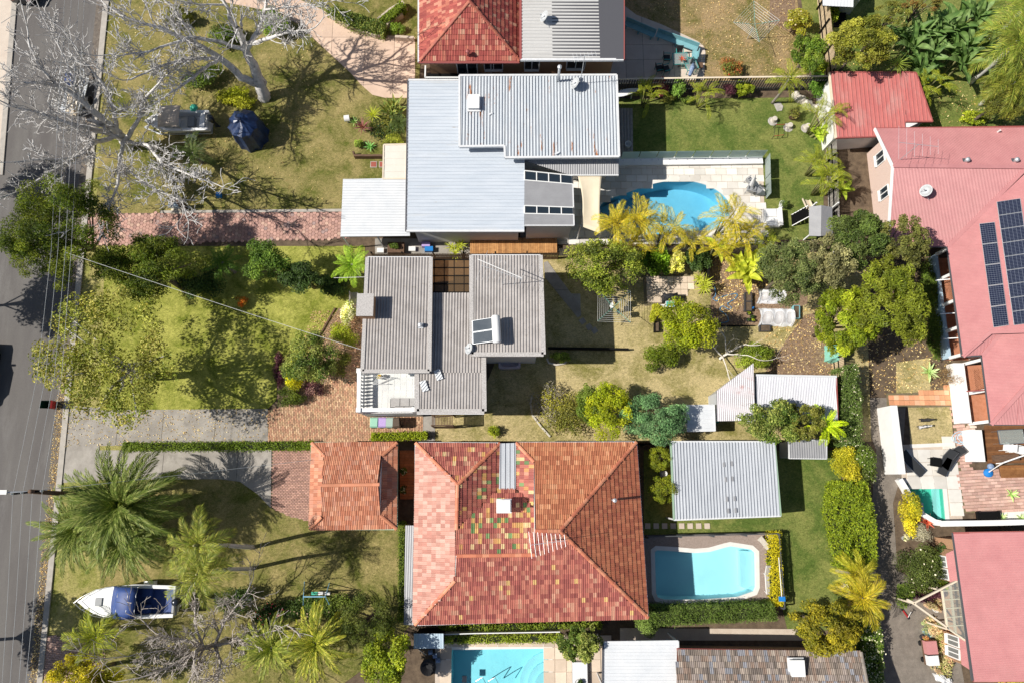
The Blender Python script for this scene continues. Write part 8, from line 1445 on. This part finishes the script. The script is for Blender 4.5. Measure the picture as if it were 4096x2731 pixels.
for x, y, lb in ((2990, 1256, 'small potted seedling at the top of the pot row'), (3004, 1270, 'empty black pot in the row of seedlings'), (3006, 1284, 'bright green potted seedling at the bottom of the row'), (2988, 1282, 'dark potted seedling at the lower left of the row')): pot_plant(lb, x, y, .13, .22, 120, .1, LIME if 'green' in lb or 'top' in lb else DARK, 'pot_dark', pr=.14)
solid('watering_bottle', 'blue and white watering bottle beside the black tubs', 'bottle', MB().lathe([(.09, 0), (.09, .3), (.03, .4), (.04, .5), (.01, .5)], P(3005, 1236), 10, False), 'blue_plastic')
def netted(label, pxs, hh, seed):
    q = PP(pxs); r = thing('netted_bed', label, 'garden bed', (q[0].x, q[0].y, 0)); mb = MB(); n, m_ = 14, 9; rs = random.Random(seed)
    for i in range(n+1):
        for j in range(m_+1): p = q[0].lerp(q[1], i/n).lerp(q[3].lerp(q[2], i/n), j/m_); mb.v.append((p.x+rs.uniform(-.03, .03), p.y+rs.uniform(-.04, .04), .03+hh*math.sin(math.pi*j/m_)**.5*(.85+.15*math.cos(i*1.35))+rs.uniform(-.02, .03)))
    mb.f = [(i*(m_+1)+j, (i+1)*(m_+1)+j, (i+1)*(m_+1)+j+1, i*(m_+1)+j+1) for i in range(n) for j in range(m_)]; mb.build('net', 'net_white', r, smooth=True)
    for t in (.05, .35, .65, .95): MB().tube([q[0].lerp(q[1], t).lerp(q[3].lerp(q[2], t), j/10)+Vector((0, 0, .02+hh*.97*math.sin(math.pi*j/10)**.5)) for j in range(11)], .015, 5).build('hoop', 'plastic_white', r)
    MB().prism([p[:2] for p in inset([p[:2] for p in q], .12)], .01, .12).build('bed_soil', 'mulch', r)
netted('white netted garden bed, upper of the two', [(3022, 1156), (3128, 1160), (3132, 1216), (3024, 1216)], .7, 1); netted('white netted garden bed, lower and longer of the two', [(3026, 1234), (3164, 1236), (3166, 1308), (3030, 1306)], .7, 2)
def hose(label, ctrl, m_, z=.05, r_=.016):
    pts = []; n = len(ctrl); Q = [Vector(P(x, y, z)) for x, y in ctrl]
    for i in range(n-1):
        p0, p1, p2, p3 = Q[max(i-1, 0)], Q[i], Q[i+1], Q[min(i+2, n-1)]
        for s in range(6): t = s/6; pts.append(.5*((2*p1)+(-p0+p2)*t+(2*p0-5*p1+4*p2-p3)*t*t+(-p0+3*p1-3*p2+p3)*t**3)+Vector((0, 0, .02*((i+s) % 3))))
    solid('garden_hose', label, 'hose', MB().tube(pts, r_, 5), m_)
hose('dark blue garden hose looped on the vegetable bed', [(2858, 1145), (2862, 1180), (2852, 1195), (2868, 1205), (2880, 1190), (2945, 1175), (2940, 1195), (2910, 1215), (2925, 1230), (2915, 1238), (2890, 1225), (2880, 1240), (2905, 1260), (2912, 1285), (2880, 1292)], 'hose_blue', r_=.022)
hose('pale blue garden hose coiled on the courtyard paving', [(3865, 1735), (3840, 1724), (3815, 1735), (3808, 1755), (3830, 1770), (3855, 1760), (3845, 1735), (3822, 1742), (3825, 1765), (3850, 1775), (3862, 1750), (3850, 1728), (3830, 1750), (3860, 1780), (3845, 1785)], 'hose_pale', z=.09, r_=.022)
drape('green_shade_cover', 'pale green mesh cover over a compost heap at the rear boundary', 'cover', PP([(3296, 1385), (3318, 1372), (3350, 1372), (3362, 1425), (3335, 1455), (3298, 1448)]), 1.3, 'green_mesh' if 'green_mesh' in MATS else mat('green_mesh', (.2, .5, .4), (.26, .56, .46), 5, .8), 12, lump=.1)
wall_line('timber edging along the bottom of the vegetable bed', [(2845, 1302), (3020, 1302)], .2, .06, 'timber_brown', 'bed_edging'); wall_line('curved stone edging of the straggly shrub bed', [(2128, 1580), (2122, 1610), (2130, 1660), (2160, 1700), (2200, 1745)], .15, .12, 'rock_pale', 'bed_edging'); wall_line('semicircular stone edging of the small bed', [(2188, 1432), (2195, 1450), (2225, 1458), (2260, 1452), (2275, 1430)], .2, .12, 'rock_pale', 'bed_edging'); wall_line('dark log edging of the corner bed beside the front lawn', [(1340, 1232), (1290, 1320), (1235, 1400)], .15, .1, 'timber_dark', 'bed_edging'); wall_line('short grey fence panel beside the yucca', [(2836, 1030), (2838, 1110)], 1.2, .05, 'timber_grey', 'fence_panel')
for i, (x, y) in enumerate(((2330, 1285), (2356, 1308), (2378, 1322))): solid('stepping_stone', 'dark paving stone in the shaded back lawn, %s from the house path' % ['first', 'second', 'third'][i], 'stone', MB().box(P(x, y)+Vector((0, 0, .035)), (.4, .4, .05), .6), 'concrete_grey', group='stepping stones')
for i, x in enumerate(range(2590, 2860, 34)): solid('stepping_stone', 'square stepping stone, %s from the tiled house towards the lawn' % (['first']+['second', 'third', 'fourth', 'fifth', 'sixth', 'seventh', 'eighth'])[i], 'stone', MB().box(P(x, 2102)+Vector((0, 0, .035)), (.36, .36, .05)), 'sandstone', group='stepping stones')
mat('red_slate', (.3, .08, .06), (.36, .11, .08), 4, .8)
for x, lb in ((1495, 'red square paver with pale border on the north lawn'), (1530, 'red square paver half under the cream porch roof')): c = P(x, 660); r = thing('edged_paver', lb, 'paver', tuple(c)); boxes(r, 'border', 'kerb_concrete', ((0, 0, .05), (.5, .5, .04))); boxes(r, 'face', 'red_slate', ((0, 0, .06), (.4, .4, .04)))
r = thing('hose_reel', 'white hose reel at the corner of the front planter', 'hose reel', P(1392, 485)); c = P(1392, 485); MB().tube([c+Vector((-.2, 0, .35)), c+Vector((.2, .05, .35))], .24, 12).build('drum', 'plastic_white', r); MB().box(c+Vector((0, 0, .2)), (.1, .3, .4)).build('stand', 'plastic_white', r)
solid('blue_crate', 'blue crate standing on the shaded north lawn', 'crate', MB().box(P(880, 786)+Vector((0, 0, .2)), (.32, .34, .36)), 'blue_plastic'); solid('folded_cover', 'white and blue folded cover beside the hexagon paver drive', 'cover', MB().box(P(705, 828)+Vector((0, 0, .25)), (.75, .35, .4)), 'metal_blue'); solid('gate_post', 'dark square gate post at the hexagon paver drive', 'post', MB().box(P(742, 832)+Vector((0, 0, .65)), (.28, .28, 1.3)), 'timber_dark'); solid('timber_pallet', 'pale timber boards under the white and blue cover', 'timber', MB().box(P(712, 842)+Vector((0, 0, .06)), (.95, .6, .06)), 'timber_cream')
for x, y, m_, lb in ((1706, 985, 'lid_purple', 'pale purple storage tub on the side path'), (1718, 1003, 'blue_plastic', 'blue storage tub on the side path')): solid('storage_tub', lb, 'tub', MB().box(P(x, y)+Vector((0, 0, .25)), (.6, .36, .4)), m_)
clump('yellow green pandanus like plant on the side of the timber deck', 1822, 998, SPK, .65, 18, 4, .5, .6, 'cordyline', lo=-.1, hi=1.3); c = P(1588, 1000); r = thing('planter_box', 'dark square planter with leafy plants on the side path', 'planter', tuple(c)); boxes(r, 'sides', 'timber_dark', ((0, 0, .3), (1.2, .8, .5))); V, Fq, cv, _ = crown_data(77, (.5, .35, .3), 500, .14, MID, clumps=8, cr=.5); put('foliage', np_mesh('foliage', V+np.array([0, 0, .65]), Fq, 'leaf', cv), r)
for x, y, lb in ((1524, 1006, 'white paving box at the western end of the side path'), (1650, 1000, 'white paving box beside the dark square planter')): solid('meter_box', lb, 'box', MB().box(P(x, y)+Vector((0, 0, .15)), (.5, .35, .24)), 'plastic_white')
# ------------------------------------------------------------------ southern lot
r = thing('swing_frame', 'pale blue A frame swing set on the southern front lawn', 'swing', P(1270, 2375)); mat('swing_blue', (.25, .5, .68), None, rough=.5); z = 1.8; a, b = P(1205, 2352+22, z), P(1318, 2350+25, z)
a, b = P(1214, 2385, z), P(1302, 2385, z); MB().tube([a, b], .035, 8).build('top_bar', 'swing_blue', r); [MB().tube([e, P(e_[0], e_[1])], .03, 7).build('leg', 'swing_blue', r) for e, e_ in ((a, (1218, 2325)), (a, (1212, 2440)), (b, (1318, 2330)), (b, (1330, 2440)))]
for t in (.25, .55, .8): p = a.lerp(b, t); [MB().tube([p+Vector((d, 0, 0)), p+Vector((d, 0, -1.3))], .01, 4).build('chain', 'galv', r) for d in (-.18, .18)]; MB().box(p+Vector((0, 0, -1.32)), (.45, .2, .04)).build('swing_seat', 'green_plastic' if t < .3 else 'plastic_white', r)
chair('white chair under the bushes behind the roses', 1078, 2438, .8, 'plastic_white', 'plastic_white'); chair('white plastic chair on the southern back lawn by the golden palms', 3362, 2350, 2.0, 'plastic_white', 'plastic_white'); lounger('pale grey lounger against the golden hedge', 3074, 2315, math.pi/2, 'grey_cushion', 'plastic_white'); c = P(3048, 2168); r = thing('curved_bench', 'curved pale stone bench at the pool corner', 'bench', tuple(c), -.9); boxes(r, 'seat', 'rock_pale', ((0, 0, .4), (.9, .34, .08))); boxes(r, 'leg', 'rock_pale', ((-.3, 0, .19), (.1, .3, .36)), ((.3, 0, .19), (.1, .3, .36)))
pot_plant('terracotta pot plant between the pool and the golden hedge', 3072, 2245, .2, .35, 350, .12, LIME); r = thing('pool_net', 'white pool pole with a blue net head lying on the golden hedge', 'pool net', P(3124, 2330)); MB().tube([P(3115, 2228, 1.2), P(3127, 2385, 1.2)], .025, 6).build('pole', 'plastic_white', r); MB().box(P(3128, 2394, 1.2), (.42, .3, .04)).build('net', 'blue_plastic', r)
c = P(2650, 1893); r = thing('garden_statue', 'small white urn between the two clipped conifers', 'urn', tuple(c)); MB().box((0, 0, .15), (.4, .4, .3)).build('plinth', 'pot_grey', r, local=True); MB().lathe([(.1, .3), (.2, .5), (.14, .7), (.18, .75)], (0, 0, 0), 12).build('urn', 'pot_white', r, local=True)
for x, y in ((1618, 1886), (1616, 1956)): pot_plant('white flowering pot plant in the courtyard, %s of two' % ('upper' if y < 1900 else 'lower'), x, y, .2, .35, 420, .12, MID, 'terracotta', fl=(.8, .78, .74))
deck('terracotta boarded entry porch between the garage and the tiled house', [(1598, 1800), (1660, 1800), (1658, 1995), (1600, 1995)], .15, .2, 'timber_deck', cols=((1.5, .9, .7), (1.4, .8, .6)), seed=9)
# bottom pool
for i, (x, y) in enumerate(((1722, 2608), (1740, 2622), (1752, 2640))): solid('pool_toy', 'blue striped pool toy roll, %s in the corner of the bottom deck' % ['first', 'second', 'third'][i], 'pool toy', MB().tube([P(x-8, y, .2), P(x+8, y-3, .2)], .16, 10), 'stripe_blue', group='pool toys')
r = thing('fire_bowl', 'dark round fire bowl on the stone deck', 'fire bowl', P(1715, 2662)); MB().lathe([(.2, .05), (.5, .35), (.52, .38), (.48, .36), (.15, .12), (.01, .12)], P(1715, 2662), 16, False).build('bowl', 'black_rubber', r); MB().tube([P(1675, 2596, .5), P(1706, 2618, .5)], .02, 5).build('poker', 'steel', r)
r = thing('pool_handrail', 'curved steel handrail of the bottom pool', 'handrail', P(1935, 2715)); [MB().tube([P(x, 2735, 0), P(x+4, 2722, .7), P(x+30, 2706, .85), P(x+45, 2735, .1)], .025, 7).build('rail', 'steel', r) for x in (1900, 1950)]; solid('pool_cleaner', 'small dark pool cleaner floating in the bottom pool', 'pool cleaner', MB().box(P(1858, 2714, 0), (.3, .4, .14)), 'engine_black')
r = thing('day_bed', 'white day bed on the stone deck beside the white flat roof', 'day bed', P(2318, 2690)); c = P(2318, 2690); MB().box(c+Vector((0, 0, .3)), (.95, 1.5, .2)).build('mattress', 'cloth_white', r); MB().box(c+Vector((0, 0, .12)), (1.0, 1.55, .14)).build('base', 'grey_screen', r); pot_plant('potted plant standing beside the white day bed', 2310, 2722, .2, .4, 220, .2, DARK, 'pot_grey')
# ------------------------------------------------------------------ eastern courtyard
lounger('black lounger in the shade of the tall white wall', 3640, 1855, 2.3, 'mesh_black', 'steel', .3, .06); lounger('black mesh lounger beside the small timber table', 3772, 1850, 1.1, 'mesh_black', 'steel', .7, .06); lounger('second black mesh lounger with raised back near the paving', 3796, 1832, .9, 'mesh_black', 'steel', .9, .06); table('small slatted timber table between the loungers', 3728, 1848, .75, .55, .45, 'timber_pale', 'timber_pale', -.15, .06)
table('glass topped table with metal frame on the timber deck', 4015, 1748, 1.75, .95, .72, 'clear_glass', 'steel', .05, .3); bench_z = P(4010, 1830, .3); r = thing('deck_bench', 'long brown timber bench on the deck', 'bench', tuple(bench_z), .05); boxes(r, 'seat', 'timber_dark', ((0, 0, .42), (1.7, .45, .06))); boxes(r, 'leg', 'timber_dark', ((-.7, 0, .2), (.08, .4, .4)), ((.7, 0, .2), (.08, .4, .4)))
for x, y, lb in ((4010, 1790, 'white plastic chair at the end of the glass topped table'), (4052, 1798, 'white plastic chair in the middle of the deck row'), (4088, 1805, 'white plastic chair at the picture edge on the deck')): chair(lb, x, y, 2.9, 'plastic_white', 'plastic_white', .3)
r = thing('cantilever_pole', 'long white cantilever umbrella pole over the deck edge', 'umbrella', P(3960, 1885)); a, b, c = P(3950, 1890, .1), P(4010, 1850, 1.9), P(4180, 1790, 2.6); MB().tube([a, b, c], .05, 8).build('mast', 'plastic_white', r); MB().tube([P(3985, 1852, 1.4), b, P(4015, 1848, 2.0)], .035, 7).build('brace', 'plastic_white', r); MB().lathe([(.3, 0), (.3, .12), (.1, .2)], a, 12).build('base', 'blue_plastic', r)
solid('beach_ball', 'blue checked ball beside the umbrella base', 'ball', MB().blob(P(3952, 1864)+Vector((0, 0, .26)), (.22, .22, .22), 14, 10), 'stripe_blue', smooth=True); c = P(3935, 2062); r = thing('timber_chest', 'timber storage bench at the bottom wall of the courtyard', 'chest', tuple(c), .03); boxes(r, 'lid', 'timber_brown', ((0, 0, .5), (1.3, .6, .05))); boxes(r, 'sides', 'timber_dark', ((0, 0, .24), (1.2, .5, .46))); boxes(r, 'arm', 'timber_brown', ((-.72, 0, .45), (.12, .66, .2)), ((.72, 0, .45), (.12, .66, .2)))
flat('pebble_bed', [(3980, 2040), (4250, 2032), (4250, 2078), (3985, 2084)], .045, 'coping')
# two dogs, each one continuous skinned body
def dog(label, px, py, rz, coat, patch):
    c = P(px, py); r = thing('dog', label, 'dog', tuple(c), rz); sk = [((-.3, 0, .4), .085), ((-.1, 0, .42), .09), ((.12, 0, .42), .11), ((.24, 0, .48), .075), ((.33, 0, .56), .06), ((.42, 0, .58), .065), ((.52, 0, .55), .035), ((-.36, 0, .44), .03), ((-.5, .02, .5), .018), ((-.62, .05, .56), .01)]; E = [(i, i+1) for i in range(6)]+[(0, 7), (7, 8), (8, 9)]
    for x, s_, k in ((-.26, 1, 0), (-.26, -1, 0), (.14, 1, 2), (.14, -1, 2)):
        n = len(sk); back = k == 0; sk += [((x, s_*.08, .34), .06), ((x+(.06 if back else -.02), s_*.085, .22), .035), ((x+(-.05 if back else .0), s_*.085, .11), .022), ((x+.0, s_*.085, .02), .022), ((x+.05, s_*.085, .015), .02)]; E += [(k, n), (n, n+1), (n+1, n+2), (n+2, n+3), (n+3, n+4)]
    for s_ in (-1, 1): n = len(sk); sk += [((.4, s_*.05, .63), .02), ((.38, s_*.08, .6), .012)]; E += [(5, n), (n, n+1)]
    me = bpy.data.meshes.new('body'); me.from_pydata([s[0] for s in sk], E, []); me.materials.append(MATS[coat]); o = put('body', me, r); m_ = o.modifiers.new('skin', 'SKIN')
    for v, (p, q) in zip(me.skin_vertices[0].data, sk): v.radius = (q, q)
    me.skin_vertices[0].data[0].use_root = True; o.modifiers.new('sub', 'SUBSURF').levels = 1; o.modifiers['sub'].render_levels = 2
m, t, b_, pos, out = newmat('dog_coat'); t.links.new(ramp(t, noise(t, pos, 2.6, 2, .4), [(.47, (.02, .02, .022)), (.53, (.6, .58, .55))]), b_.inputs['Base Color']); b_.inputs['Roughness'].default_value = .9; mat('dog_dark', (.02, .02, .022), (.05, .045, .04), 6, .9)
dog('black dog with white markings standing on the small lawn, upper one', 3690, 1680, .05, 'dog_dark', None); dog('black and white dog standing on the small lawn, lower one', 3682, 1707, .15, 'dog_coat', None)
# things along the lane
c = P(3702, 2600); r = thing('garden_trolley', 'trolley covered with a red and a white cloth beside the lane', 'trolley', tuple(c), .05); boxes(r, 'tray', 'timber_dark', ((0, 0, .35), (.75, 1.5, .1))); MB().box((0, .35, .62), (.7, .8, .4)).build('red_cloth', 'metal_red', r, local=True); MB().box((.02, -.45, .58), (.68, .6, .34)).build('white_cloth', 'cloth_white', r, local=True); [MB().tube([(s_*.36, y, .15), (s_*.42, y, .15)], .15, 12).build('wheel', 'black_rubber', r, local=True) for s_ in (-1, 1) for y in (-.5, .5)]
solid('blue_bucket', 'pale blue round tub on the lane near the pergola', 'tub', MB().lathe([(.2, 0), (.27, .32), (.28, .34), (.24, .3), (.2, .1), (.01, .1)], P(3702, 2525), 16, False), 'hose_pale'); drape('white_sack', 'crumpled white sack on the lane at the bottom', 'sack', PP([(3732, 2692), (3750, 2690), (3800, 2715), (3795, 2728), (3745, 2718)]), .35, 'cloth_white', 21, lump=.2); pot_plant('round stone pot with succulents near the white sack', 3738, 2672, .18, .25, 120, .1, [(.4, .3, .24)], 'pot_grey'); pot_plant('dark pot with flowers at the corner of the trolley', 3685, 2545, .2, .25, 220, .1, [(.3, .3, .06), (.4, .2, .1)], 'pot_dark'); pot_plant('low white bowl of succulents under the pergola', 3735, 2428, .25, .25, 260, .1, [(.42, .3, .26), (.34, .3, .2)], 'pot_white'); pot_plant('flower pot with white flowers at the lane corner of the mound', 3612, 2150, .18, .25, 200, .1, [(.6, .58, .5), (.2, .22, .1)], 'pot_grey')
r = thing('scooter', 'childs red and white scooter lying beside the lane', 'scooter', P(3630, 2455)); MB().bar(P(3612, 2440, .1), P(3632, 2468, .1), .1, .04).build('deck', 'red_paint', r); MB().tube([P(3632, 2468, .1), P(3645, 2445, .5)], .02, 6).build('stem', 'plastic_white', r); MB().tube([P(3640, 2440, .5), P(3652, 2450, .5)], .02, 6).build('handlebar', 'black_rubber', r); [MB().lathe([(.08, -.015), (.08, .015)], P(x, y, .09), 12).build('wheel', 'black_rubber', r) for x, y in ((3610, 2437), (3634, 2471))]
